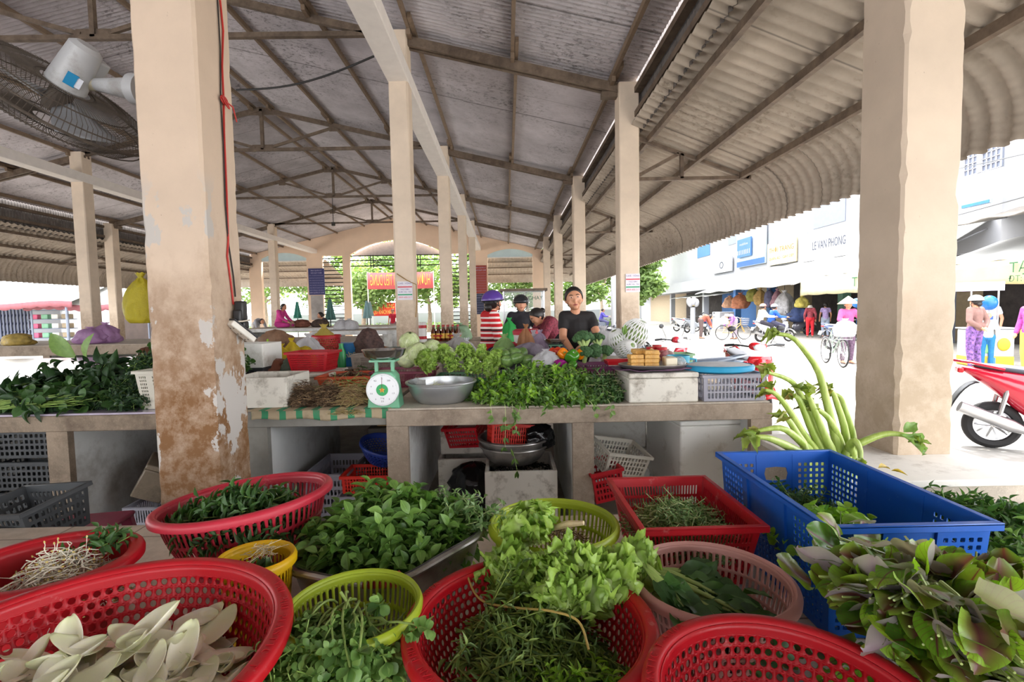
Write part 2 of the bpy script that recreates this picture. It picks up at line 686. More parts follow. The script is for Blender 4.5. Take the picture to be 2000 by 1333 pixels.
def pillar(x0, x1, y0, top, m, label, z0=0.0, seed=1, rough=0.004, dy=0.3):
 """plastered post with uneven, chipped arrises"""
 r = random.Random(seed)
 t = thing('concrete_pillar', label, 'pillar', ((x0 + x1) / 2, y0 + dy / 2, z0))
 w = (x1 - x0) / 2
 d = dy / 2
 H = top - z0
 nz = max(4, int(H / 0.05)) if rough < 0.0039 else 6
 vs = []
 b = 0.012
 for k in range(nz + 1):
  z = H * k / nz
  row = []
  for cx, cy in ((-1, -1), (1, -1), (1, 1), (-1, 1)):
   ch = b + max(0, r.gauss(0, rough)) + (r.random() < 0.08) * rough * 4
   X = cx * w
   Y = cy * d
   if cx * cy > 0:
    row += [(X - 0 * cx, Y - cy * ch, z), (X - cx * ch, Y, z)]
   else:
    row += [(X - cx * ch, Y, z), (X, Y - cy * ch, z)]
  vs += row
 fs = []
 for k in range(nz):
  for j in range(8):
   fs.append((k * 8 + j, k * 8 + (j + 1) % 8, k * 8 + 8 + (j + 1) % 8, k * 8 + 8 + j))
 fs.append(tuple(range(8))[::-1])
 fs.append(tuple(nz * 8 + j for j in range(8)))
 q = MB().add(vs, fs)
 q.build('shaft', m, t, smooth=False)
 return t
ZR = 1.35  # camera height, heights below were measured against it
YR = [2.38, 7.30, 12.25, 17.2, 22.1]
ordn = ['nearest', 'second', 'third', 'fourth', 'farthest']
near_left = pillar(-1.72, -1.42, 2.38, ZR + 4.05, M_PNEAR, 'thick peach pillar with peeling paint and brown stains behind the red baskets at left', seed=3, rough=0.0025)
near_right = pillar(1.905, 2.19, 2.38, ZR + 3.3, M_PNEAR2, 'thick cream pillar with chipped corner standing on the white plinth at right', z0=ZR - 0.745, seed=5, rough=0.003)
for k in range(1, 5):
 pillar(-1.64, -1.36, YR[k], ZR + 4.05, M_PAINT, ['', 'peach pillar with a price poster tied by a cord, under the white beam', 'peach pillar directly behind the poster pillar under the white beam', 'slim peach pillar third behind the poster pillar under the beam', 'farthest slim peach pillar under the right end of the white beam'][k], seed=10 + k)
 pillar(1.68, 1.97, YR[k], ZR + 3.28, M_PAINT, ['', 'peach pillar with a price poster beside the street and netted melons', 'peach pillar rising behind the woman in the black shirt', 'peach pillar left of the seated woman in black along the street side', 'farthest peach pillar of the street side row before the end wall'][k], seed=20 + k)
for k in range(1, 5):
 if k != 3:
  pillar(-10.5, -10.2, YR[k], ZR + 4.05, M_PAINT, {1: 'peach pillar of the far left row nearest the camera outside the photo edge', 2: 'grey peach pillar at far left beside the pink plastic bags', 4: 'peach pillar behind the kneeling woman in pink'}[k], seed=30 + k)
for k in (3, 4):
 pillar(-13.75, -13.45, YR[k], ZR + 3.28, M_PAINT, {3: 'narrow peach pillar between the leftmost pillar and the big stained one', 4: 'outer left peach pillar hidden behind the big stained pillar'}[k], seed=40 + k)
for x, lab in ((-1.5, 'long white painted beam running over the middle pillars to the end wall'), (-10.35, 'long white painted beam on the far left row of pillars')):
 hw = 0.15 if x > -5 else 0.157
 mb = MB(); mb.bb(x - hw, x + hw, -9, 27, ZR + 3.33, ZR + 3.55)
 tag(mb.build('roof_beam', M_BEAM, bevel=0.01), lab, 'beam')
# ------------------------------------------------------------------ main roof
RX = -5.9
EU = 7.86
def rz(u):
 return ZR + 3.38 + (7.75 - u) * 0.236
def sheetmat(name, base, spots, metal, rough, specks=0.35):
 s = NT(name)
 b = hx(base)
 c = s.mix(s.ramp(s.noise(1.3, 7, 0.65), 0.3, 0.7), tuple(x * 0.75 for x in b), tuple(min(1, x * 1.15) for x in b))
 sp = s.ramp(s.noise(16, 7, 0.72, stretch=(0.6, 1.4, 1)), 0.52, 0.6)
 big = s.ramp(s.noise(0.7, 4), 0.4, 0.65)
 c = s.mix(s.math('MULTIPLY', s.math('MULTIPLY', sp, big), specks), c, hx(spots))
 y = s.sep(s.co('Object'))[1]
 fr = s.math('ABSOLUTE', s.math('SUBTRACT', s.math('FRACT', s.math('MULTIPLY', y, 1 / 0.83)), 0.5))
 c = s.mix(s.ramp(fr, 0.0, 0.012, 0.7, 0), c, hx('3a3430'))
 s.col(c)
 s.rm(rough, metal)
 return s.m
M_ZINC = sheetmat('weathered_zinc_sheet', 'c9c4c8', '3e3630', 0.35, 0.5, 0.6)
M_FIBRO = sheetmat('fibre_cement_sheet', 'a89c8e', '5a4c3c', 0.0, 0.85, 0.6)
def corrugated(name, p0, p1, axis, a0, a1, pitch, amp, m, thick=0.0, trap=False, samp=8, rows=1):
 """sheet whose waves repeat along axis ('x' or 'y'); section line p0->p1 in the other two coordinates (h, z)"""
 n = int((a1 - a0) / pitch * samp)
 prof = []
 for i in range(n + 1):
  t = a0 + (a1 - a0) * i / n
  ph = (t / pitch) % 1.0
  if trap:
   w = max(-1, min(1, 2.4 * math.cos(2 * PI * ph))) * amp
  else:
   w = math.cos(2 * PI * ph) * amp
  prof.append((t, w))
 mb = MB()
 dx, dz = p1[0] - p0[0], p1[1] - p0[1]
 L = math.hypot(dx, dz)
 nx, nz = -dz / L, dx / L
 if nz < 0:
  nx, nz = -nx, -nz
 for q in range(rows):
  fa, fb = q / rows - (0.01 if q else 0), (q + 1) / rows
  vs = []
  for (t, w) in prof:
   for j, f in enumerate((fa, fb)):
    e = w - (0.012 if (j == 0 and q) else 0)
    h = p0[0] + dx * f + nx * e
    z = p0[1] + dz * f + nz * e
    vs.append((t, h, z) if axis == 'x' else (h, t, z))
  fs = [(2 * i, 2 * i + 2, 2 * i + 3, 2 * i + 1) for i in range(n)]
  mb.add(vs, fs)
 return mb.build(name, m)
struct(corrugated('ceiling_sheet_right', (RX, rz(0)), (RX + EU, rz(EU)), 'y', -18, 27.3, 0.085, 0.014, M_ZINC, rows=3))  # both sheets run on unseen behind the camera, added to block light from there
struct(corrugated('ceiling_sheet_left', (RX - EU, rz(EU)), (RX, rz(0)), 'y', -18, 27.3, 0.085, 0.014, M_ZINC, rows=3))
pg = 'purlins under the main roof'
for sgn in (1, -1):
 for ui, u in enumerate((0.22, 1.67, 3.14, 4.61, 6.08, 7.52)):
  x = RX + sgn * u
  z = rz(u) - 0.055
  mb = MB()
  for k in range(-2, 5):
   y0 = 2.38 + 4.95 * k
   o = 0.028 * (1 if k % 2 else -1)
   mb.bb(x - 0.025 + o, x + 0.025 + o, max(-9, y0 - 0.35), min(27, y0 + 5.2), z - 0.045, z + 0.035)
   mb.bb(x - 0.03 - o, x + 0.025 - o, y0 - 0.1, y0 + 0.12, z - 0.12, z - 0.02)
  tag(mb.build('roof_purlin', M_PURL, smooth=False), 'long brown timber purlin running under the corrugated main roof', 'purlin', pg)
def truss(y, lab):
 t = thing('roof_truss', lab, 'truss', (RX, y, ZR + 3.27))
 cz = 4.07 - 3.27
 pk = rz(0) - 0.17 - ZR - 3.27
 sl = 0.236
 w, h = 0.07, 0.1
 for sx in (-1, 1):
  mb = MB()
  mb.beam((0, 0, pk), (sx * 7.75, 0, pk - 7.75 * sl), w, h)
  mb.beam((sx * 4.3, -0.05, pk - 4.3 * sl - 0.03), (sx * 7.75, -0.05, pk - 7.75 * sl - 0.02), 0.05, 0.13)
  mb.beam((sx * 4.3, 0.06, pk - 4.3 * sl - 0.03), (sx * 7.75, 0.06, pk - 7.75 * sl - 0.02), 0.05, 0.13)
  mb.bb(sx * 7.35, sx * 7.85, -0.06, 0.06, -0.16, -0.08)
  mb.build('top_chord', M_STEEL, t, smooth=False)
  mb = MB(); mb.beam((sx * 0.18, 0, cz + 0.05), (sx * 1.75, 0, pk - 1.75 * sl - 0.05), 0.05, 0.06)
  mb.box((sx * 1.75, 0, pk - 1.75 * sl - 0.07), (0.22, 0.02, 0.14))
  mb.build('diagonal', M_STEEL, t, smooth=False)
 mb = MB(); mb.beam((-4.4, 0, cz), (4.4, 0, cz), 0.07, 0.07); mb.bb(-0.25, 0.25, -0.012, 0.012, cz - 0.02, cz + 0.12)
 mb.build('bottom_chord', M_STEEL, t, smooth=False)
 mb = MB(); mb.beam((0, 0, cz), (0, 0, pk), 0.07, 0.07); mb.bb(-0.3, 0.3, -0.012, 0.012, pk - 0.14, pk + 0.02)
 mb.build('king_post', M_STEEL, t, smooth=False)
 return t
for k in range(5):
 truss(YR[k] + 0.15, ['brown steel roof truss directly overhead', 'brown steel roof truss nearest in view, above the pillar with the tied poster', 'second brown steel roof truss, with its whole triangle visible left of the pillars', 'third brown steel roof truss deeper in the hall', 'farthest brown steel roof truss before the arched end wall'][k])
mb = MB(); pts = []
for i in range(13):
 f = i / 12
 a = P(462, 176, 6.4); b = P(730, 110, 5.6)
 p = a.lerp(b, f); p.z -= 0.10 * math.sin(PI * f); pts.append(p)
mb.tube(pts, 0.012, 6)
tag(mb.build('black_cable', mat('black_rubber', '1c1a1a', 0.6)), 'black cable sagging under the roof between big pillar and white beam', 'cable')
mb = MB(); p = Vector((-5.95, 17.35, ZR + 4.04)); mb.tube([p, p - Vector((0, 0, 0.85))], 0.012, 6); mb.box(p - Vector((0, 0, 0.9)), (0.1, 0.1, 0.12))
tag(mb.build('lamp_holder', M_DARKM), 'small lamp holder hanging on a thin rod before the end wall', 'lamp')
# ------------------------------------------------------------------ side canopies
def canopy(side, y0, y1):
 f = (lambda x: x) if side > 0 else (lambda x: 2 * RX - x)
 zc = lambda x: ZR + 2.70 - (x - 1.84) * 0.40
 nm = 'right' if side > 0 else 'left'
 o = corrugated('ceiling_canopy_' + nm, (f(1.86), zc(1.86)), (f(3.62), zc(3.62)), 'y', y0, y1, 0.18, 0.024, M_FIBRO, samp=8)
 struct(o)
 n = int((y1 - y0) / 0.18 * (8 if side > 0 else 5))
 cx, r0 = 3.60, 0.62
 cz = zc(3.60) - r0 * 0.93
 nv = 48 if side > 0 else 26
 def fn(u, v):
  y = y0 + (y1 - y0) * u
  a = R(68) - R(84) * v
  w = max(-1, min(1, 1.7 * math.cos(2 * PI * y / 0.18))) * 0.022
  rib = 0.009 * max(0, math.cos(2 * PI * v * 13)) if side > 0 else 0.006 * math.cos(2 * PI * v * 13)
  r = r0 + w + rib
  return (f(cx - 0.23 + r * math.cos(a) * 1.0), y, cz + r * math.sin(a))
 mb = MB(); mb.grid(fn, n, nv)
 struct(mb.build('ceiling_drip_' + nm, M_FIBRO, angle=80))
 o = corrugated('wall_clerestory_' + nm, (f(2.02), ZR + 2.6), (f(2.03), ZR + 3.5), 'y', y0, y1, 0.085, 0.012, mat('dark_zinc', '6c6662', 0.6, 0.3, dirt='38302a', dirtamt=0.6))
 struct(o)
 mb = MB(); mb.bb(f(1.9), f(2.0), y0, y1, ZR + 3.12, ZR + 3.2); mb.bb(f(1.9), f(1.96), y0, y1, ZR + 2.78, ZR + 2.86)
 struct(mb.build('trim_eave_' + nm, M_STEEL, smooth=False))
 for x in (2.15, 2.88, 3.52):
  mb = MB(); z = zc(x) - 0.07
  mb.bb(f(x) - 0.03, f(x) + 0.03, y0, y1, z - 0.05, z + 0.035)
  tag(mb.build('canopy_purlin', M_STEEL, smooth=False), 'brown steel purlin under the %s side canopy' % ('street' if side > 0 else 'far left'), 'purlin', 'purlins under the %s canopy' % nm)
 for k in range(1, 5):
  y = YR[k] + 0.15
  t = thing('canopy_bracket', 'triangular brown steel bracket carrying the %s canopy from a pillar' % ('street' if side > 0 else 'far left'), 'bracket', (f(1.97), y, ZR + 1.93), group='brackets under the %s canopy' % nm)
  sx = 1 if side > 0 else -1
  for nm2, a, b in (('top_chord', (0, 0, 0.6), (1.67, 0, 0.0)), ('bottom_chord', (0, 0, 0), (1.7, 0, 0)), ('post', (0.67, 0, 0), (0.67, 0, 0.36)), ('diagonal', (0, 0, 0.04), (0.62, 0, 0.36))):
   mb = MB(); mb.beam((a[0] * sx, a[1], a[2]), (b[0] * sx, b[1], b[2]), 0.05, 0.05)
   mb.build(nm2, M_STEEL, t, smooth=False)
canopy(1, -18, 27.3)  # canopies lengthened out of view behind the camera to hold back light
canopy(-1, -18, 27.3)
for nm, xa, xb in (('left', -17, -9.9), ('right', -1.9, 4.6)):
 struct(corrugated('ceiling_porch_' + nm, (27.4, ZR + 3.02), (30.3, ZR + 2.25), 'x', xa, xb, 0.18, 0.024, M_FIBRO, samp=5))
 mb = MB()
 mb.grid(lambda u, v: (xa + (xb - xa) * u, 30.25 + 0.3 * math.sin(R(90) * v), ZR + 2.27 - 0.5 * v * v + 0.02 * math.cos(2 * PI * (xa + (xb - xa) * u) / 0.18)), 170, 5)
 struct(mb.build('ceiling_porch_drip_' + nm, M_FIBRO))
 mb = MB()
 for y, z in ((27.9, 2.82), (28.8, 2.58), (29.9, 2.28)):
  mb.bb(xa, xb, y, y + 0.06, ZR + z - 0.06, ZR + z)
 struct(mb.build('trim_porch_purlins_' + nm, M_STEEL, smooth=False))
# ------------------------------------------------------------------ arched end wall
GY = 27.0
M_GABLE = mat('gable_paint', 'efd3b8', 0.85, var=0.05, scale=1.2)
def gx(px):
 return (px - 990) / 963 * GY
def arch(x0, x1, zs, za, n=14):
 """points of a flat arch from x0 to x1, springing zs, apex za"""
 out = []
 for i in range(n + 1):
  f = i / n
  out.append((x0 + (x1 - x0) * f, zs + (za - zs) * (1 - (2 * f - 1) ** 2)))
 return out
mb = MB()
ys = (GY, GY + 0.22)
Z = lambda r: ZR + r
xL, xR = -13.9, 2.1
oL = (RX * 2 - 1.45, RX * 2 + 1.0)     # side openings mirrored
oR = (-1.0, 1.45)
oC = (-8.45, -3.35)
sl1 = (-9.95, -8.85)
sl2 = (-2.95, -1.85)
def top_z(x):
 return rz(abs(x - RX)) - 0.02
def col(x0, x1, z0=0.0, zt=None):
 pts = [(x0, z0), (x1, z0)]
 if x0 < RX < x1:
  pts += [(x1, top_z(x1)), (RX, top_z(RX)), (x0, top_z(x0))]
 else:
  pts += [(x1, top_z(x1)), (x0, top_z(x0))]
 mb.poly(pts, ys[0], ys[1])
def over(x0, x1, zs, za):
 a = arch(x0, x1, zs, za)
 pts = a[:]
 if x0 < RX < x1:
  pts += [(x1, top_z(x1)), (RX, top_z(RX)), (x0, top_z(x0))]
 else:
  pts += [(x1, top_z(x1)), (x0, top_z(x0))]
 n = len(a) - 1
 for i in range(n):
  xa, za_ = a[i]
  xb, zb = a[i + 1]
  mb.poly([(xa, za_), (xb, zb), (xb, top_z(xb)), (xa, top_z(xa))], ys[0], ys[1])
edges = [xL, oL[0]], [oL[1], sl1[0]], [sl1[1], oC[0]], [oC[1], sl2[0]], [sl2[1], oR[0]], [oR[1], xR]
for a, b in edges:
 col(a, b)
over(oL[0], oL[1], Z(3.1), Z(3.4))
over(oR[0], oR[1], Z(3.1), Z(3.4))
over(oC[0], oC[1], Z(3.25), Z(4.0))
over(sl1[0], sl1[1], Z(3.2), Z(3.2))
over(sl2[0], sl2[1], Z(3.2), Z(3.2))
struct(mb.build('wall_end', M_GABLE, smooth=False))
M_GLASSW = mat('milky_glass', 'cfe6ea', 0.2, var=0.1, scale=1.0)
for i, (a, b) in enumerate((oL, oR)):
 mb = MB(); mb.poly([(a, Z(2.96))] + [(b, Z(2.96))] + arch(a, b, Z(3.1), Z(3.4))[::-1], GY + 0.08, GY + 0.1)
 w = mb.build('window_%d' % (i + 1), M_GLASSW, smooth=False); struct(w)
 mb = MB(); mb.bb(a, b, GY + 0.05, GY + 0.12, Z(2.93), Z(2.97)); mb.build('window_frame', mat('white_frame', 'e8e8e4', 0.5), w, smooth=False)
mb = MB(); mb.poly([(oC[0], Z(3.2)), (oC[1], Z(3.2))] + arch(oC[0], oC[1], Z(3.25), Z(4.0))[::-1], GY + 0.5, GY + 0.52)
struct(mb.build('trim_arch_panel', mat('grey_soffit', 'a7a3a6', 0.8), smooth=False))
M_BLACK = mat('black_iron', '23201f', 0.55, 0.2)
mb = MB()
for z in (3.17, 2.92, 2.62):
 mb.bb(oC[0], oC[1], GY + 0.08, GY + 0.12, Z(z) - 0.025, Z(z) + 0.025)
for px in (728, 733, 819, 824):
 x = gx(px); mb.bb(x - 0.02, x + 0.02, GY + 0.06, GY + 0.1, Z(2.5), Z(3.2))
struct(mb.build('window_3', M_BLACK, smooth=False))
for i, (a, b) in enumerate((sl1, sl2)):
 mb = MB()
 for k in range(20):
  z = 3.05 - k * 0.215
  if z > -1.0:
   mb.bb(a, b, GY + 0.08, GY + 0.12, Z(z) - 0.025, Z(z) + 0.025)
 struct(mb.build('window_%d' % (4 + i), M_BLACK, smooth=False))
M_TXT = mat('faded_lettering', 'b9b6d6', 0.7)
def board(px0, px1, py0, py1, cname, colr, lines, lab, Y=GY - 0.06, first=None):
 a, b = P(px0, py0, Y), P(px1, py1, Y)
 w, h = abs(b.x - a.x), abs(a.z - b.z)
 t = thing('notice_board', lab, 'notice board', ((a.x + b.x) / 2, Y, (a.z + b.z) / 2))
 MB().box((0, 0, 0), (w, 0.04, h)).build('panel', mat(cname, colr, 0.5, var=0.05), t, smooth=False)
 mb = MB()
 n = len(lines)
 for i, l in enumerate(lines):
  z = h * (0.42 - 0.84 * i / max(1, n - 1))
  vs, fs = text_geo(l, 1.0)
  ww = max(v.x for v in vs) - min(v.x for v in vs)
  sz = min(h * 0.62 / n, w * 0.88 / ww)
  add_text(mb, l, (0, -0.023, z), (1, 0, 0), (0, 0, 1), sz)
 mb.build('lettering', M_TXT, t, smooth=False)
BL = ['BAN QUẢN LÝ', 'NỘI QUY CHỢ', 'Điều 1: Các hộ kinh doanh phải chấp hành', 'đúng nội quy chợ, giữ gìn vệ sinh chung', 'Điều 2: Không lấn chiếm lối đi trong chợ', 'sắp xếp hàng hóa gọn gàng, ngăn nắp', 'Điều 3: Bảo đảm an toàn phòng cháy', 'không đốt lửa trong khu vực chợ', 'Điều 4: Giữ gìn an ninh trật tự', 'BAN QUẢN LÝ CHỢ']
board(602, 635, 525, 576, 'navy_board', '2b2f6b', BL, 'navy blue notice board with pale lettering high on the end wall', Y=GY - 0.05)
board(928, 951, 519, 573, 'red_board', '9c3a2a', BL, 'brick red notice board high on the end wall right of the middle pillars')
board(928, 946, 574, 614, 'dark_blue_board', '2c3350', BL[:8], 'dark blue notice board hanging below the brick red board')
mb = MB(); a = P(607, 578, GY - .05); b = P(633, 625, GY - .05); mb.bb(a.x, b.x, GY - 0.06, GY - 0.02, b.z, a.z)
tag(mb.build('wall_panel', mat('grey_marble', '9a9490', 0.4, var=0.3, scale=2), smooth=False), 'grey stone panel under the navy notice board', 'panel')
def banner(px0, px1, py0, py1, Y, colr, lines, tc, lab, mirror=True, nm='banner', alpha=None):
 a, b = P(px0, py0, Y), P(px1, py1, Y)
 w, h = abs(b.x - a.x), abs(a.z - b.z)
 t = thing(nm, lab, nm, ((a.x + b.x) / 2, Y, (a.z + b.z) / 2))
 mb = MB()
 mb.grid(lambda u, v: ((u - 0.5) * w, 0.03 * math.sin(u * 9) * (w > 3), (v - 0.5) * h - 0.02 * math.sin(u * PI) * w * (w > 3) * 0.3), 20, 2)
 mb.build('cloth', colr, t, solid=0.01)
 for sx in (-1, 1):
  mb = MB(); mb.tube([(sx * w * 0.5, 0.03, -a.z + h / 2 + 0.02), (sx * w * 0.5, 0.03, h * 0.55)], 0.03, 8); mb.build('post', M_BEAM, t)
 mb = MB()
 n = len(lines)
 for i, l in enumerate(lines):
  vs, fs = text_geo(l, 1.0)
  ww = max(v.x for v in vs) - min(v.x for v in vs)
  sz = h / n * 0.95
  sc = w * 0.9 / (ww * sz)
  z = h * (0.5 - (i + 0.5) / n) * 0.86
  add_text(mb, l, (0, -0.05, z), ((-1 if mirror else 1), 0, 0), (0, 0, 1), sz, wscale=sc)
 mb.build('lettering', tc, t, smooth=False)
 return t
M_PINKB = mat('pale_red_cloth', 'd86a72', 0.7, var=0.05)
M_REDB = mat('red_cloth', 'd8392e', 0.7, var=0.05)
M_YEL = mat('yellow_print', 'f2cf66', 0.6)
banner(717, 847, 533, 563, 29.0, M_PINKB, ['HƯỚNG VỀ NGƯỜI TIÊU DÙNG'], M_YEL, 'long faded red banner with yellow mirrored letters hung beyond the arch')
banner(727, 773, 592, 617, 36.0, M_REDB, ['CHÀO MỪNG', 'QUÝ KHÁCH HÀNG'], M_YEL, 'small bright red banner with yellow letters beyond the arch', mirror=False)
# ================================================================== BASKETS, CRATES, GREENS
def plastic(name, c, var=0.06, rough=0.38, scuff='d9b0a8'):
 if name in MATS:
  return MATS[name]
 s = NT(name)
 b = hx(c)
 col = s.mix(s.ramp(s.noise(4, 6), 0.3, 0.7), tuple(x * (1 - var * 2) for x in b), tuple(min(1, x * (1 + var)) for x in b))
 sc = s.ramp(s.noise(22, 9, 0.75), 0.60, 0.70, 0, 0.28)
 col = s.mix(sc, col, hx(scuff))
 s.col(col)
 s.l(s.ramp(s.noise(9, 5), 0.3, 0.7, rough - 0.06, rough + 0.16), s.p.inputs['Roughness'])
 s.p.inputs['Specular IOR Level'].default_value = 0.45
 MATS[name] = s.m
 return s.m
PL_RED = plastic('red_plastic', 'b30d1c')
PL_RED2 = plastic('coral_red_plastic', 'bb2a3c')
PL_YEL = plastic('yellow_plastic', 'dcae0a')
PL_LIME = plastic('lime_plastic', 'a3b52a', scuff='7e8440')
PL_PINK = plastic('dusty_pink_plastic', 'c38d84', scuff='a88a7c')
PL_BLUE = plastic('blue_plastic', '1257b4', scuff='5b84c4')
PL_NAVY = plastic('navy_plastic', '16307e', scuff='3a539c')
PL_GREY = plastic('grey_plastic', '9c9ba6', scuff='7e7a78')
PL_WHITE = plastic('dirty_white_plastic', 'c9c4b6', scuff='857a68')
PL_DARK = plastic('dark_plastic', '3c3f42', scuff='57514a')
PL_ORANGE = plastic('orange_plastic', 'c7512c', scuff='8c4a34')
PL_MAROON = plastic('maroon_plastic', '86304a', scuff='6a3a44')
M_ALU = mat('worn_aluminium', 'aeaba8', 0.36, 0.85, var=0.14, scale=7, dirt='6f6960', dirtamt=0.45)
M_STEELB = mat('shiny_steel', 'c4c4c4', 0.2, 1.0, var=0.05)
M_FOAM = mat('stained_foam', 'd8d3c8', 0.8, var=0.05, scale=3, dirt='6c5f4c', dirtamt=0.42, dscale=9)
M_FOAMW = mat('white_foam', 'e4e2dc', 0.8, var=0.03, scale=3, dirt='b5ac9c', dirtamt=0.25, dscale=5)
def rim_text(mb, txt, rx, ry, z, a0, size, off=0.0):
 """letters written along the flat rim, tops outward, running clockwise"""
 a = a0
 for ch in txt:
  if ch != ' ':
   vs, fs = text_geo(ch, size, 0.0004)
   w = max(v.x for v in vs) - min(v.x for v in vs)
   r = Vector((math.cos(a) * (rx + off), math.sin(a) * (ry + off), z))
   out = Vector((math.cos(a), math.sin(a), 0))
   rt = out.cross(Vector((0, 0, 1)))
   mb.add([r + rt * v.x + out * v.y + Vector((0, 0, v.z + 0.0012)) for v in vs], fs)
  a -= size * 0.82 / max(rx, ry)
def round_basket(label, c, rx, ry, h, style, m, nu=60, nv=8, base=0.72, name='basket', lip=0.032, rot=None, text=None, ta=R(250), seg=8, hole=0.33, rowgap=0.0, wmat=None, belly=1.0, solidtop=0.06, cat='basket', group=None, tsz=0.02):
 """c = centre of the base; the rim sits at height h with half axes rx, ry"""
 t = thing(name, label, cat, c, rot=rot, group=group)
 lipr = lip
 rix, riy = rx - lipr, ry - lipr
 def pr(v):
  return base + (1 - base) * (1 - (1 - v) ** 1.7) * belly
 def fn(u, v):
  a = 2 * PI * u
  k = pr(v)
  return (rix * k * math.cos(a), riy * k * math.sin(a), 0.012 + (h - 0.014) * v)
 vt = 1 - solidtop / h * 0.5
 vb = 0.1
 mb = MB()
 if style == 'solid':
  mb.grid(fn, nu, 12, wrapu=True)
 else:
  hf = lambda u, v: fn(u, vb + (vt - vb) * v)
  if style == 'round':
   mb.perf(hf, nu, nv, hole, hole, 2.0, stagger=True, seg=seg)
  elif style == 'slot':
   mb.perf(hf, nu, nv, 0.3, 0.42, 5.0, stagger=False, seg=8)
  mb.grid(lambda u, v: fn(u, vt + (1 - vt) * v), nu, 2, wrapu=True)
  mb.grid(lambda u, v: fn(u, vb * v), nu, 2, wrapu=True)
 mb.build('wall', wmat or m, t, solid=0.003, weld=(style != 'solid'), angle=60)
 mb = MB()
 n = 40
 if style == 'solid':
  mb.grid(lambda u, v: (rix * base * v * math.cos(2 * PI * u), riy * base * v * math.sin(2 * PI * u), 0.012), n, 3, wrapu=True)
 else:
  mb.perf(lambda u, v: (rix * base * (0.25 + 0.75 * v) * math.cos(2 * PI * u), riy * base * (0.25 + 0.75 * v) * math.sin(2 * PI * u), 0.012), 34, 4, 0.25, 0.25, 2.5)
  mb.grid(lambda u, v: (rix * base * 0.25 * v * math.cos(2 * PI * u), riy * base * 0.25 * v * math.sin(2 * PI * u), 0.012), n, 1, wrapu=True)
 mb.build('base', wmat or m, t, solid=0.003)
 prof = [(-lipr, -0.012), (-lipr + 0.002, 0.001), (-lipr + 0.008, 0.005), (-0.010, 0.004), (-0.003, 0.0), (0, -0.008), (-0.001, -0.02), (-0.005, -0.02), (-0.007, -0.006), (-lipr + 0.006, -0.004)]
 mb = MB()
 n = 96
 vs = []
 for (o, z) in prof:
  for j in range(n):
   a = 2 * PI * j / n
   vs.append(((rx + o) * math.cos(a), (ry + o) * math.sin(a), h + z))
 k = len(prof)
 fs = [(i * n + j, i * n + (j + 1) % n, ((i + 1) % k) * n + (j + 1) % n, ((i + 1) % k) * n + j) for i in range(k) for j in range(n)]
 mb.add(vs, fs)
 rimo = mb.build('rim', m, t, angle=50)
 if text:
  mb = MB()
  rim_text(mb, text, rx, ry, h + 0.0045, ta, tsz, off=-lipr * 0.5)
  tx = mb.build('rim_lettering', m, rimo, smooth=False)
 return t
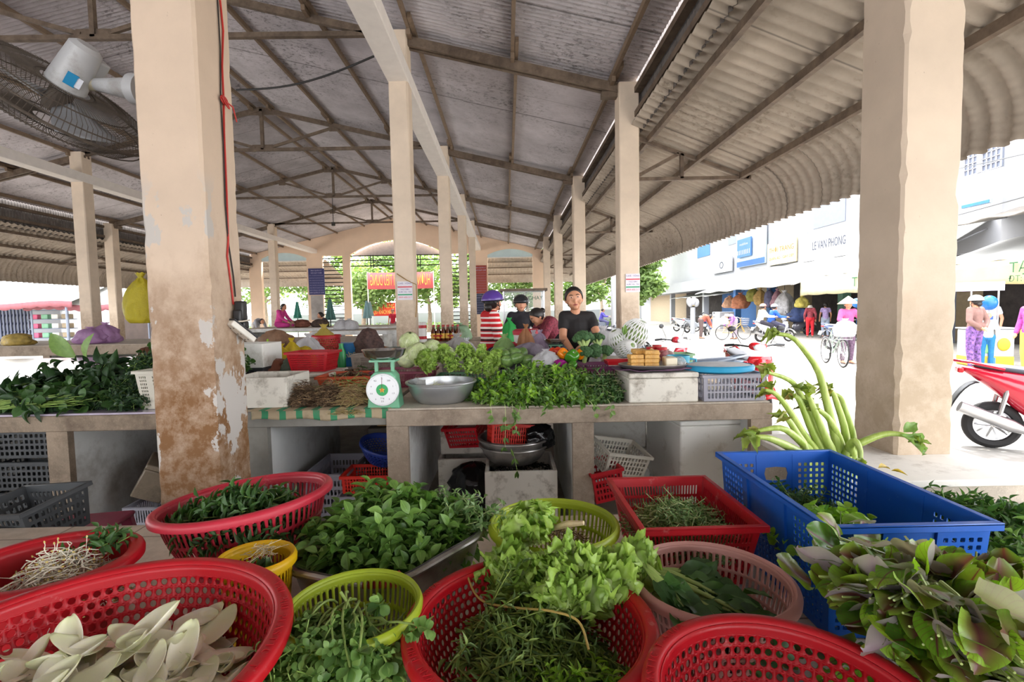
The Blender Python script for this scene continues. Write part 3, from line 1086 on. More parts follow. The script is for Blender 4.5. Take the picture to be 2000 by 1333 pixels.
def crate(label, c, w, l, h, m, rz=0.0, taper=0.92, cells=(4, 8), pitch=0.02, name='crate', cat='crate', style='grid', handle=True, rot=None, group=None, rimw=0.014, hole=(0.32, 0.32), text=None, scale=None):
 """open rectangular crate; c = centre of its base, w along x, l along y"""
 t = thing(name, label, cat, c, rz, rot=rot, group=group)
 W2, L2 = w / 2 - rimw, l / 2 - rimw
 cs = [(-1, -1), (1, -1), (1, 1), (-1, 1)]
 def pt(k, u, v, e=0.0):
  (ax, ay), (bx, by) = cs[k], cs[(k + 1) % 4]
  s_ = taper + (1 - taper) * v
  x = (ax + (bx - ax) * u) * W2 * s_
  y = (ay + (by - ay) * u) * L2 * s_
  return (x, y, 0.004 + (h - 0.006) * v)
 mb = MB()
 def plain(k, u0, u1, v0, v1):
  if u1 - u0 > 1e-4 and v1 - v0 > 1e-4:
   mb.grid(lambda u, v: pt(k, u0 + (u1 - u0) * u, v0 + (v1 - v0) * v), 1, 1)
 def holes(k, u0, u1, v0, v1, nu, nv, p=6.0, hl=None):
  a, b = hl or hole
  mb.perf(lambda u, v: pt(k, u0 + (u1 - u0) * u, v0 + (v1 - v0) * v), nu, nv, a, b, p)
 for k in range(4):
  ln = (w if k % 2 == 0 else l)
  vtop, vbot = 0.88, 0.06
  if style == 'blue':
   holes_n = cells[0] if k % 2 == 0 else cells[1]
   if k % 2 == 0:
    sec = [(0.03, 0.30, 'h'), (0.30, 0.36, 'p'), (0.36, 0.64, 'g'), (0.64, 0.70, 'p'), (0.70, 0.97, 'h')]
   else:
    sec = [(0.03, 0.26, 'h'), (0.26, 0.38, 'p'), (0.38, 0.62, 'l'), (0.62, 0.74, 'p'), (0.74, 0.97, 'h')]
   plain(k, 0, 0.03, 0, 1)
   plain(k, 0.97, 1, 0, 1)
   for a, b, q in sec:
    nn = max(2, int((b - a) * ln / pitch))
    nvv = max(2, int(h * (vtop - vbot) / pitch))
    plain(k, a, b, vtop, 1)
    plain(k, a, b, 0, vbot)
    if q == 'h':
     holes(k, a, b, vbot, vtop, nn, nvv)
    elif q == 'p':
     plain(k, a, b, vbot, vtop)
    elif q == 'g':
     holes(k, a, b, 0.60, vtop, 1, 1, 5.0, (0.40, 0.30))
     plain(k, a, b, 0.42, 0.60)
     holes(k, a, b, vbot, 0.42, nn, max(2, nvv // 2))
    else:
     plain(k, a, b, 0.45, vtop)
     holes(k, a, b, vbot, 0.45, nn, max(2, nvv // 2))
  elif style == 'band':
   plain(k, 0, 1, vtop, 1)
   plain(k, 0, 1, 0, vbot)
   ns = 3 if ln < 0.35 else 5
   for q in range(ns):
    a, b = q / ns, (q + 1) / ns
    e = (b - a) * 0.22
    plain(k, a, a + e, vbot, vtop)
    plain(k, b - e, b, vbot, vtop)
    holes(k, a + e, b - e, vbot, vtop, cells[0], cells[1])
  else:
   e = 0.05
   plain(k, 0, e, 0, 1)
   plain(k, 1 - e, 1, 0, 1)
   plain(k, e, 1 - e, vtop, 1)
   plain(k, e, 1 - e, 0, vbot)
   nn = max(3, int(ln / pitch)) if style == 'grid' else max(3, int(ln / pitch * 0.8))
   nvv = cells[0]
   if handle and k % 2 == 0:
    plain(k, e, 0.33, vbot, vtop) if False else holes(k, e, 0.33, vbot, vtop, max(2, nn // 3), nvv)
    holes(k, 0.33, 0.67, 0.6, vtop, 1, 1, 5.0, (0.42, 0.32))
    holes(k, 0.33, 0.67, vbot, 0.6, max(2, nn // 3), max(1, int(nvv * 0.6)))
    holes(k, 0.67, 1 - e, vbot, vtop, max(2, nn // 3), nvv)
   else:
    holes(k, e, 1 - e, vbot, vtop, nn, nvv)
 mb.build('wall', m, t, solid=0.0035, weld=True, smooth=False)
 mb = MB()
 b2, l2 = W2 * taper, L2 * taper
 mb.perf(lambda u, v: ((u * 2 - 1) * b2, (v * 2 - 1) * l2, 0.004), max(4, int(w / 0.035)), max(4, int(l / 0.035)), 0.3, 0.3, 5)
 mb.build('base', m, t, solid=0.004, smooth=False)
 mb = MB()
 for (x0, x1, y0, y1) in ((-w / 2, w / 2, -l / 2, -l / 2 + rimw), (-w / 2, w / 2, l / 2 - rimw, l / 2), (-w / 2, -w / 2 + rimw, -l / 2 + rimw, l / 2 - rimw), (w / 2 - rimw, w / 2, -l / 2 + rimw, l / 2 - rimw)):
  mb.bb(x0, x1, y0, y1, h - 0.006, h)
 e = 0.003
 for (x0, x1, y0, y1) in ((-w / 2, w / 2, -l / 2, -l / 2 + e), (-w / 2, w / 2, l / 2 - e, l / 2), (-w / 2, -w / 2 + e, -l / 2, l / 2), (w / 2 - e, w / 2, -l / 2, l / 2)):
  mb.bb(x0, x1, y0, y1, h - 0.02, h - 0.001)
 mb.build('rim', m, t, bevel=0.002, seg=1)
 if style == 'blue':
  for k in range(4):
   for u in ((0.33, 0.67) if k % 2 == 0 else (0.32, 0.68)):
    a = Vector(pt(k, u, 0.0)); b = Vector(pt(k, u, 0.97))
    o = Vector(((a.x + b.x) / 2, (a.y + b.y) / 2, 0))
    o = Vector((0, cs[k][1], 0)) if k % 2 == 0 else Vector((cs[(k + 1) % 4][0], 0, 0))
    mb = MB(); mb.beam(a + o * 0.003, b + o * 0.003, 0.012, 0.012); mb.build('rib', m, t, smooth=False)
 return t
def basin(label, c, r, h, m, rot=None, ex=1.0, ey=1.0, name='basin', n=64, base=0.55, group=None, rag=0.0):
 t = thing(name, label, 'basin', c, rot=rot, group=group)
 pr = [(r * base, 0.0)]
 for i in range(1, 13):
  v = i / 12
  pr.append((r * (base + (0.94 - base) * math.sin(v * PI / 2) ** 0.9), h * v ** 1.35))
 pr += [(r * 0.985, h + 0.001), (r, h - 0.004), (r * 0.995, h - 0.014)]
 inner = [(x - 0.003, z + 0.003) for x, z in pr[:-3]][::-1]
 mb = MB()
 mb.lathe_open([(1e-5, 0)] + pr, n, ex=ex, ey=ey)
 mb.lathe_open(inner + [(1e-5, 0.004)], n, ex=ex, ey=ey)
 if rag:
  rr = random.Random(int(rag * 100))
  ph = [rr.uniform(0, 6) for _ in range(4)]
  mb.v = [(x * (1 + 0.03 * rag * math.sin(3 * math.atan2(y, x) + ph[0]) * (z / h)), y * (1 + 0.03 * rag * math.sin(2 * math.atan2(y, x) + ph[1]) * (z / h)), z + rag * 0.012 * math.sin(4 * math.atan2(y, x) + ph[2]) * (z / h)) for x, y, z in mb.v]
 mb.build('bowl', m, t, angle=60)
 mb = MB()
 a = [Vector(((r * 0.995) * ex * math.cos(2 * PI * i / n), (r * 0.995) * ey * math.sin(2 * PI * i / n), h - 0.004)) for i in range(n + 1)]
 if rag:
  a = [Vector((p.x * (1 + 0.03 * rag * math.sin(3 * math.atan2(p.y, p.x) + ph[0])), p.y * (1 + 0.03 * rag * math.sin(2 * math.atan2(p.y, p.x) + ph[1])), p.z + rag * 0.012 * math.sin(4 * math.atan2(p.y, p.x) + ph[2]))) for p in a]
 mb.tube(a, 0.007, 8, cap=False)
 mb.build('rolled_rim', m, t)
 return t
# ------------------------------------------------------------------ greens
G_BASIL = leafmat('basil_leaf', ['41652a', '577d34', '739848', '4c7034', '88ac58'], rough=0.4, transl=0.3)
G_STEM = mat('green_stem', '7f9a4a', 0.5, var=0.25, scale=20)
G_STEMP = mat('pale_stem', 'b9c48a', 0.5, var=0.2, scale=20)
G_DARK = leafmat('dark_leaf', ['2c4a22', '3d5f2c', '527840', '34542a'], rough=0.45, transl=0.25)
G_VDARK = leafmat('deep_green_leaf', ['1c3420', '2a4628', '3c5c32'], rough=0.5, transl=0.2)
G_MID = leafmat('mid_leaf', ['4f7436', '688c44', '86a85c', '42652e'], rough=0.45, transl=0.3)
G_BRIGHT = leafmat('bright_leaf', ['6f9e2c', '8fbc3c', 'a6cc50', '5c8c28'], rough=0.4, transl=0.4)
G_LETT = leafmat('lettuce_leaf', ['84b838', '9cc94a', 'b4d95e', '74a832'], rough=0.42, transl=0.45)
G_AMAR = leafmat('amaranth_leaf', ['5a8a1e', '77a526', '93bc34', '4a7822'], vein='6a1438', veinw=1.8, transl=0.28, rough=0.36, under='9c8f9c')
G_OLIVE = leafmat('olive_leaf', ['4f6832', '66803e', '84994e', '445e32'], rough=0.5, transl=0.25)
G_SILV = leafmat('silver_green_leaf', ['5c8048', '7c9c62', '94b07a', '4a7038'], rough=0.5, transl=0.25)
G_ROOT = mat('root_fibre', 'a88c68', 0.85, var=0.4, scale=30)
G_ROOTD = mat('dark_root', '5f4a36', 0.9, var=0.5, scale=30)
T_OVAL = leaf_template('oval', 5, 0.35, 0.5)
T_OVALW = leaf_template('oval', 6, 0.25, 0.9, 0.5)
T_LANCE = leaf_template('lance', 5, 0.4, 0.6)
T_LANCEB = leaf_template('lance', 5, 0.5, 1.2)
T_HEART = leaf_template('heart', 5, 0.3, 0.6)
T_ROUND = leaf_template('round', 5, 0.3, 0.5)
T_GRASS = leaf_template('grass', 4, 0.6, 0.8)
T_SPOON = leaf_template('spoon', 6, 0.3, 0.7)
def rdir(r, k, tilt=0.5):
 a = r.uniform(0, 2 * PI, k)
 z = r.normal(0, tilt, k)
 return np.stack([np.cos(a), np.sin(a), z], 1)
def sprig(lc, base, d, length, pairs, L, Wd, tmpl, m=0, ms=1, r0=0.002, top=0.4, droop=0.0, spread=0.9):
 """stem from base along d with opposite leaf pairs and a rosette at the tip"""
 r = lc.r
 base = np.array(base, float)
 d = np.array(d, float)
 d /= np.linalg.norm(d)
 n = 6
 t = np.linspace(0, 1, n)[:, None]
 side = np.cross(d, [0.2, 0.1, 1.0])
 side /= np.linalg.norm(side) + 1e-9
 bend = r.normal(0, 0.12) * length
 pts = base + d * length * t + side * bend * t ** 2 + np.array([0, 0, -droop * length]) * t ** 2
 lc.stem(pts, r0, r0 * 0.6, ms, 4)
 pos, dd, nn, LL = [], [], [], []
 for i in range(pairs):
  f = top + (1 - top) * (i / max(1, pairs - 1)) if pairs > 1 else 1
  p = pts[0] * (1 - f) + pts[-1] * f + side * bend * (f * f - f)
  a = r.uniform(0, PI) + i * PI / 2
  u2 = np.cross(d, side)
  for q in (0, PI):
   o = side * math.cos(a + q) + u2 * math.sin(a + q)
   v = o * spread + d * (0.35 + 0.5 * (i / max(1, pairs)))
   pos.append(p)
   dd.append(v + r.normal(0, 0.15, 3))
   nn.append(d * 1.0 + np.array([0, 0, 0.5]) - o * 0.2)
   LL.append(L * (1 - 0.35 * i / max(1, pairs)) * r.uniform(0.75, 1.15))
 LL = np.array(LL)
 lc.leaf(pos, dd, nn, LL, LL * (Wd / L), tmpl, m)
def heap_z(x, y, h, flat=1.6):
 return h * max(0.0, 1 - (x * x + y * y) ** (flat / 2))
def sprig_pile(name, label, cat, c, rx, ry, h, n, L, Wd, tmpl, mats, seed, pairs=4, slen=0.12, up=0.6, aim=None, aimw=0.0, kind='stuff', fill=300, r0=0.002, spread=0.9, droop=0.1, top=0.4, rz=0.0, loose=0.25):
 """heap of sprigs inside an ellipse; up = how far they stand up"""
 lc = LC(seed)
 r = lc.r
 cz, sz = math.cos(rz), math.sin(rz)
 for i in range(n):
  rr = math.sqrt(r.uniform(0, 1)) * 0.95
  a = r.uniform(0, 2 * PI)
  x, y = rr * math.cos(a), rr * math.sin(a)
  z = heap_z(x, y, h) * r.uniform(0.55, 1.0)
  d = np.array([r.normal(0, 0.6) + x * 0.5, r.normal(0, 0.6) + y * 0.5, up * r.uniform(0.5, 1.2)])
  if aim is not None:
   d = d * (1 - aimw) + np.array(aim) * aimw
  X, Y = x * rx, y * ry
  b = (X * cz - Y * sz, X * sz + Y * cz, z)
  ln = slen * r.uniform(0.6, 1.2)
  dn = d / np.linalg.norm(d)
  sprig(lc, np.array(b) - dn * ln * 0.5, d, ln, pairs, L, Wd, tmpl, r0=r0, droop=droop, spread=spread, top=top)
 if fill:
  a = r.uniform(0, 2 * PI, fill)
  rr = np.sqrt(r.uniform(0, 1, fill)) * 0.97
  x, y = rr * np.cos(a), rr * np.sin(a)
  z = np.array([heap_z(p, q, h) for p, q in zip(x, y)]) * r.uniform(0.2, 0.85, fill)
  pos = np.stack([(x * rx) * cz - (y * ry) * sz, (x * rx) * sz + (y * ry) * cz, z], 1)
  lc.leaf(pos, rdir(r, fill, 0.3), np.stack([r.normal(0, loose, fill), r.normal(0, loose, fill), np.ones(fill)], 1), L * 1.1, Wd * 1.1, tmpl, 0)
 o = lc.build(name, mats)
 o.location = c
 return tag(o, label, cat, kind=kind)
def strand_pile(name, label, cat, c, rx, ry, h, n, ln, rad, mats, seed, curl=0.5, m=0, head=0.0, headm=1, kind='stuff', rz=0.0, aim=None, aimw=0.0, nn=4, over=0.0):
 """tangle of thin curved strands (sprouts, roots, stalks)"""
 lc = LC(seed)
 r = lc.r
 for i in range(n):
  rr = math.sqrt(r.uniform(0, 1)) * 0.95
  a = r.uniform(0, 2 * PI)
  x, y = rr * math.cos(a), rr * math.sin(a)
  z = heap_z(x, y, h) * r.uniform(0.35, 1.0) + rad
  d = np.array([r.normal(), r.normal(), r.normal(0, 0.35) + over * (r.random_sample() < 0.1)])
  if aim is not None:
   d = d * (1 - aimw) + np.array(aim) * aimw
  d /= np.linalg.norm(d)
  s_ = np.cross(d, [0, 0, 1.0]) + 1e-6
  s_ /= np.linalg.norm(s_)
  up = np.cross(s_, d)
  L = ln * r.uniform(0.6, 1.3)
  t = np.linspace(-0.5, 0.5, 6)[:, None]
  k1, k2 = r.normal(0, curl), abs(r.normal(0, curl)) * 0.6
  p = np.array([x * rx, y * ry, z]) + d * L * t + s_ * L * k1 * (t ** 2) * 2 - up * L * k2 * t ** 2 * 1.5 + s_ * L * curl * 0.2 * np.sin(t * 7 + r.uniform(0, 6))
  p[:, 2] = np.maximum(p[:, 2], 0.003)
  mm = m if not isinstance(m, (list, tuple)) else m[r.randint(len(m))]
  lc.stem(p, rad * r.uniform(0.7, 1.2), rad * 0.5, mm, nn)
  if head:
   q = p[-1]
   lc.stem(np.array([q - d * head, q, q + d * head * 0.8]), head * 0.9, head * 0.45, headm, 5)
 o = lc.build(name, mats)
 o.location = c
 o.rotation_euler = (0, 0, rz)
 return tag(o, label, cat, kind=kind)
def smooth_path(pts, n=14):
 out = []
 k = len(pts)
 for i in range(n + 1):
  f = i / n * (k - 1)
  j = min(k - 2, int(f))
  g = f - j
  p0, p1, p2, p3 = pts[max(0, j - 1)], pts[j], pts[j + 1], pts[min(k - 1, j + 2)]
  out.append(0.5 * ((2 * p1) + (p2 - p0) * g + (2 * p0 - 5 * p1 + 4 * p2 - p3) * g * g + (3 * p1 - p0 - 3 * p2 + p3) * g ** 3))
 return out
# ================================================================== FOREGROUND DISPLAY
s = NT('cream_tile')
br = s.n('TexBrick'); br.offset = 0.0
br.inputs['Scale'].default_value = 3.3
br.inputs['Mortar Size'].default_value = 0.012
br.inputs['Brick Width'].default_value = 1.0; br.inputs['Row Height'].default_value = 1.0
br.inputs['Color1'].default_value = (*hx('cdbfae'), 1); br.inputs['Color2'].default_value = (*hx('c6b6a4'), 1); br.inputs['Mortar'].default_value = (*hx('7a6c5c'), 1)
s.l(s.co('Object'), br.inputs['Vector'])
c = s.mix(s.ramp(s.noise(6, 8, 0.75), 0.45, 0.7, 0, 0.6), br.outputs[0], hx('8c7a66'))
s.col(c); s.rm(0.4)
M_TILE = s.m
DZ = 0.49
mb = MB(); mb.bb(-2.6, 1.44, -0.6, 2.02, DZ - 0.08, DZ); mb.bb(1.44, 2.26, -0.6, 2.02, DZ - 0.08, DZ)
t = thing('display_counter', 'low tiled counter under all the vegetable baskets in the foreground', 'counter', (0, 1, 0))
mb.v = [(x, y - 1, z) for x, y, z in mb.v]
mb.build('top', M_TILE, t, smooth=False)
for x in (-2.5, -0.9, 0.7, 2.15):
 m2 = MB(); m2.bb(x - 0.06, x + 0.06, -1.5, 0.9, 0, DZ - 0.08); m2.build('leg', M_CONC, t, smooth=False)
PZ0 = ZR - 0.745
t = thing('plinth', 'white topped concrete plinth under the cream pillar at right', 'plinth', (1.86, 2.4, -0.1))
m2 = MB(); m2.bb(-0.44, 0.41, -0.37, 0.42, 0, PZ0 + 0.1 - 0.03); m2.build('base', M_CONCL, t, smooth=False)
m2 = MB(); m2.bb(-0.45, 0.42, -0.38, 0.43, PZ0 + 0.07, PZ0 + 0.1); m2.build('top', mat('white_slab', 'e2ded6', 0.6, var=0.05, dirt='a39a8c', dirtamt=0.3), t, bevel=0.004)
# ---- round baskets ------------------------------------------------
bw = round_basket('big red round basket of white petals in the near left corner', (-0.78, 0.84, DZ), 0.36, 0.36, 0.265, 'round', PL_RED, 92, 9, base=0.70, seg=16, text='VAN PHU PLASTIC T-1000A', ta=R(40), tsz=0.022, lip=0.036, solidtop=0.05, hole=0.32)
bc = round_basket('red round basket of narrow leaved herbs at the front centre', (0.035, 1.0, DZ), 0.265, 0.265, 0.215, 'round', PL_RED, 76, 9, base=0.66, seg=16, text='CHI VAN PHU PLASTIC T-500A', ta=R(238), lip=0.032, solidtop=0.04)
br_ = round_basket('empty red round basket at the front right', (0.44, 0.73, DZ), 0.235, 0.235, 0.24, 'round', PL_RED, 64, 9, base=0.68, seg=16, text='CHI VAN PHU PLASTIC T-500A', ta=R(222), lip=0.032, solidtop=0.045)
bo = round_basket('coral red slotted oval basket of dark basil before the big pillar', (-0.84, 1.57, DZ + 0.05), 0.27, 0.235, 0.23, 'slot', PL_RED2, 72, 3, base=0.66, lip=0.026, rot=(R(-2), R(-5), R(8)), solidtop=0.05)
bs = round_basket('smooth red bowl basket of bean sprouts at far left', (-1.2, 1.25, DZ), 0.215, 0.185, 0.24, 'solid', PL_RED, 60, 9, base=0.62, lip=0.036)
by = round_basket('small yellow basket between the red baskets at left', (-0.665, 1.255, DZ), 0.1, 0.092, 0.235, 'slot', PL_YEL, 44, 3, base=0.7, lip=0.014, solidtop=0.05)
bl = round_basket('lime green slotted basket of celery at the front', (-0.345, 1.04, DZ), 0.148, 0.148, 0.23, 'slot', PL_LIME, 56, 3, base=0.66, lip=0.014, solidtop=0.03)
bk = round_basket('lime green slotted basket behind the lettuce heads', (0.13, 1.47, DZ), 0.20, 0.19, 0.215, 'slot', PL_LIME, 64, 3, base=0.72, lip=0.018, solidtop=0.04)
bp = round_basket('dusty pink slotted basket of leaf stalks right of centre', (0.48, 1.15, DZ), 0.195, 0.19, 0.21, 'slot', PL_PINK, 66, 4, base=0.68, lip=0.02, solidtop=0.03)
# ---- aluminium basin ---------------------------------------------
basin('large dented aluminium basin heaped with broad leaf basil', (-0.36, 1.45, DZ), 0.285, 0.19, M_ALU, rot=(0, R(-4), R(10)), ex=1.0, ey=0.85, rag=1.0)
mb = MB()
cc = P(742, 1130, 1.215)
for q in range(7):
 x = cc.x - 0.035 + q * 0.013
 mb.tube([(x + 0.004 * math.sin(a), cc.y + 0.016 * math.cos(a), cc.z - 0.004 + 0.016 * math.sin(a)) for a in np.linspace(0, 2 * PI, 10)], 0.0055, 6)
tag(mb.build('cloth_tie', mat('red_rag', 'b03438', 0.8, var=0.2, scale=40)), 'red rag wound round the rim of the aluminium basin', 'rag')
# ---- rectangular baskets -----------------------------------------
crate('red rectangular basket of chrysanthemum greens behind the pink basket', (0.545, 1.57, DZ + 0.04), 0.37, 0.44, 0.20, PL_RED, rz=R(1), cells=(4, 8), pitch=0.013, hole=(0.3, 0.4), name='basket', cat='basket', taper=0.82, handle=False, rimw=0.016)
crate('bright blue rectangular crate holding bunches of herbs', (1.0, 1.505, DZ), 0.44, 0.66, 0.315, PL_BLUE, rz=0, cells=(6, 7), pitch=0.021, style='blue', taper=0.93, rimw=0.018, hole=(0.3, 0.3))
# ---- greens in the baskets ---------------------------------------
sprig_pile('basil_heap', 'heap of broad leaf basil filling the aluminium basin', 'herbs', (-0.37, 1.47, DZ + 0.14), 0.24, 0.19, 0.17, 180, 0.062, 0.034, T_OVAL, [G_BASIL, G_STEM], 11, pairs=5, slen=0.14, up=1.3, fill=700)
sprig_pile('herb_heap', 'heap of pale stemmed herb at the right side of the basin', 'herbs', (-0.17, 1.52, DZ + 0.18), 0.12, 0.10, 0.10, 60, 0.035, 0.016, T_LANCE, [G_SILV, G_STEMP], 12, pairs=4, slen=0.14, up=0.5, fill=150)
sprig_pile('basil_heap', 'heap of dark long leaf basil in the coral red oval basket', 'herbs', (-0.84, 1.54, DZ + 0.185), 0.19, 0.155, 0.14, 130, 0.055, 0.017, T_LANCE, [G_DARK, G_STEM], 13, pairs=5, slen=0.13, up=0.7, aim=(-0.6, -0.6, -0.1), aimw=0.5, fill=350)
strand_pile('bean_sprouts', 'heap of white bean sprouts in the smooth red bowl', 'bean sprouts', (-1.17, 1.26, DZ + 0.13), 0.15, 0.13, 0.15, 520, 0.06, 0.0017, [mat('sprout_white', 'e6dfcc', 0.35, var=0.08, scale=40), mat('sprout_tip', 'c9b264', 0.5)], 14, curl=0.5, head=0.003, over=3.0, nn=5)
sprig_pile('herb_heap', 'few basil leaves lying on the bean sprouts', 'herbs', (-1.13, 1.34, DZ + 0.24), 0.06, 0.05, 0.03, 8, 0.04, 0.016, T_LANCE, [G_DARK, G_STEM], 15, pairs=3, slen=0.06, fill=10)
sprig_pile('herb_heap', 'a few dark leaves in the small yellow basket', 'herbs', (-0.66, 1.26, DZ + 0.15), 0.05, 0.05, 0.05, 10, 0.045, 0.026, T_HEART, [G_DARK, G_STEM], 16, pairs=2, slen=0.08, fill=10)
strand_pile('root_tuft', 'pale root tuft hanging over the yellow basket rim', 'roots', P(510, 1085, 1.25), 0.02, 0.02, 0.03, 26, 0.05, 0.0011, [mat('pale_root', 'bfae8a', 0.8)], 17, curl=1.0)
sprig_pile('herb_heap', 'feathery dill between the yellow and lime green baskets', 'herbs', (-0.56, 1.13, DZ + 0.01), 0.07, 0.08, 0.10, 90, 0.012, 0.0035, T_GRASS, [G_MID, G_STEM], 18, pairs=7, slen=0.07, up=1.0, fill=100, r0=0.0009)
sprig_pile('herb_heap', 'dill lying under the rim of the big petal basket', 'herbs', (-0.54, 1.2, DZ), 0.05, 0.06, 0.07, 90, 0.012, 0.0035, T_GRASS, [G_MID, G_STEM], 118, pairs=7, slen=0.07, up=1.0, fill=100, r0=0.0009)
lc = LC(19); r = lc.r
for k in range(46):
 b = np.array([r.uniform(-0.09, 0.03), r.uniform(-0.02, 0.08), r.uniform(0.03, 0.09)])
 d = np.array([r.normal(0.25, 0.35), r.normal(-1.0, 0.25), r.normal(0.05, 0.2)])
 L = r.uniform(0.08, 0.15)
 t_ = np.linspace(0, 1, 7)[:, None]
 p = b + d * L * t_ + np.array([0, 0, 0.10]) * (t_ * (1 - t_)) + np.array([r.normal(0, 0.04), 0, 0]) * t_ ** 2
 lc.stem(p, 0.0032, 0.002, 1, 6)
 for q in range(5):
  f = 1 - q * 0.09
  e = p[-1] * f + p[0] * (1 - f)
  k3 = 4
  dd = d[None] + r.normal(0, 0.9, (k3, 3))
  lc.leaf(np.repeat(e[None], k3, 0), dd, np.stack([r.normal(0, 0.4, k3), r.normal(0, 0.4, k3), np.ones(k3)], 1), 0.028, 0.022, T_SPOON, 0)
o = lc.build('celery_bunch', [G_MID, mat('celery_stalk', '8ea558', 0.4, var=0.2, scale=30)]); o.location = (-0.33, 1.02, DZ + 0.14)
tag(o, 'bunches of celery with pale stalks in the lime green front basket', 'celery', kind='stuff')
strand_pile('celery_roots', 'brown hairy celery roots against the lime basket wall', 'roots', (-0.38, 1.06, DZ + 0.13), 0.09, 0.05, 0.09, 420, 0.04, 0.0009, [G_ROOTD, G_ROOT], 20, curl=0.8, m=[0, 0, 1])
strand_pile('celery_stalks', 'loose curved celery stalks lying on the leaves', 'stalks', (-0.34, 0.98, DZ + 0.17), 0.1, 0.09, 0.07, 40, 0.13, 0.0032, [mat('celery_stalk', '9cae60', 0.4)], 21, curl=0.6, nn=7)
sprig_pile('celery_leaves', 'celery leaves lying at the front inside the lime basket', 'leaves', (-0.36, 0.90, DZ + 0.155), 0.14, 0.09, 0.11, 120, 0.022, 0.015, T_SPOON, [G_MID, G_STEM], 22, pairs=4, slen=0.09, up=0.8, fill=400)
lc = LC(23)
lc.leaf([(-0.245, 0.90, DZ + 0.08), (-0.26, 0.92, DZ + 0.08)], [(0.1, 0.5, 0.9), (0.28, 0.5, 0.8)], [(-1, -0.6, 0.3), (-0.8, -0.7, 0.3)], [0.16, 0.15], [0.035, 0.03], leaf_template('grass', 6, 0.9, 0.3))
o = lc.build('pale_sheath', [leafmat('sheath', ['a9ba5a', 'b9c46e'], transl=0.3)])
tag(o, 'pale yellow green leaf sheath beside the centre red basket', 'leaf')
lc = LC(24); r = lc.r
for k in range(230):
 a = r.uniform(0, 2 * PI); rr = math.sqrt(r.uniform(0, 1)) * 0.16
 x, y = rr * math.cos(a) + 0.02, rr * math.sin(a)
 z = 0.10 + 0.085 * (1 - (rr / 0.19) ** 2) * r.uniform(0.5, 1.0)
 d = np.array([0.45 + r.normal(0, 0.35) - y * 2.5, -0.75 + r.normal(0, 0.3), 0.0 + r.normal(0, 0.14)])
 if x < -0.05:
  d = np.array([0.7, -0.2, 0.05]) + r.normal(0, 0.35, 3)
 sprig(lc, (x - 0.05, y + 0.05, z), d, r.uniform(0.12, 0.19), 6, 0.036, 0.0085, T_LANCE, m=0, ms=1, r0=0.0021, top=0.25, droop=0.12, spread=0.75)
n = 300
a = r.uniform(0, 2 * PI, n); rr = np.sqrt(r.uniform(0, 1, n)) * 0.18
lc.leaf(np.stack([rr * np.cos(a), rr * np.sin(a), 0.07 + r.uniform(0, 0.06, n)], 1), rdir(r, n, 0.3), np.stack([r.normal(0, .3, n), r.normal(0, .3, n), np.ones(n)], 1), 0.04, 0.012, T_LANCE, 0)
o = lc.build('herb_heap', [G_OLIVE, mat('olive_stem', '788a3e', 0.5, var=0.2, scale=20)]); o.location = (0.035, 0.99, DZ)
tag(o, 'tangled narrow leaved herb stems filling the centre red basket', 'herbs', kind='stuff')
sprig_pile('herb_heap', 'bright green star shaped shoots at the front of the centre basket', 'herbs', (0.11, 0.88, DZ + 0.11), 0.12, 0.075, 0.07, 44, 0.032, 0.009, T_LANCE, [G_BRIGHT, G_STEM], 25, pairs=5, slen=0.08, up=1.0, fill=40, top=0.5)
mb = MB()
pts = [P(910, 1115, 1.2), P(925, 1155, 1.15), P(950, 1178, 1.1), P(1010, 1188, 1.05), P(1080, 1195, 1.0), P(1130, 1215, 0.97), P(1150, 1270, 0.92)]
mb.tube(smooth_path(pts, 36), 0.0026, 7)
tag(mb.build('vine_stem', mat('tan_stem', 'a88f4c', 0.5)), 'long tan stem trailing over the centre basket rim', 'stem')
sprig_pile('herb_heap', 'feathery chrysanthemum greens in the red rectangular basket', 'herbs', (0.55, 1.54, DZ + 0.13), 0.145, 0.18, 0.11, 260, 0.022, 0.0075, T_SPOON, [G_SILV, G_STEMP], 26, pairs=8, slen=0.13, up=0.3, fill=300, top=0.1, r0=0.0022)
lc = LC(27); r = lc.r
for k in range(38):
 a0 = r.uniform(-1, 1)
 b = np.array([-0.12 + r.uniform(-0.01, 0.02), 0.03 + a0 * 0.035, 0.13 + r.uniform(-0.03, 0.03)])
 d = np.array([0.75 + r.normal(0, 0.08), -0.42 + a0 * 0.45, -0.12 + r.normal(0, 0.08)])
 if k < 5:
  b = np.array([-0.17, 0.05 - k * 0.008, 0.2]); d = np.array([0.25 + k * 0.06, -0.85, -0.25])
 L = r.uniform(0.15, 0.2)
 t_ = np.linspace(0, 1, 6)[:, None]
 p = b + d * L * t_ + np.array([0, 0, 0.05]) * t_ * (1 - t_)
 lc.stem(p, 0.0065, 0.0035, 1, 7)
 e = p[-1]
 kk = 3
 lc.leaf(np.stack([p[3], p[4], e]), d[None] + r.normal(0, 0.3, (kk, 3)), np.stack([r.normal(0, 0.5, kk), r.normal(-0.3, 0.4, kk), np.ones(kk)], 1), [0.09, 0.1, 0.09], 0.042, T_OVALW, 0)
o = lc.build('mustard_greens', [G_DARK, mat('mustard_stalk', '93a65c', 0.35, var=0.25, scale=12)]); o.location = (0.47, 1.16, DZ + 0.05)
tag(o, 'bunch of long stalked dark greens lying in the pink basket', 'greens')
sprig_pile('herb_heap', 'dark herb sprigs at the back of the blue crate', 'herbs', (0.97, 1.66, DZ + 0.10), 0.17, 0.13, 0.14, 130, 0.03, 0.013, T_OVAL, [G_DARK, G_STEM], 28, pairs=5, slen=0.11, up=0.7, fill=250)
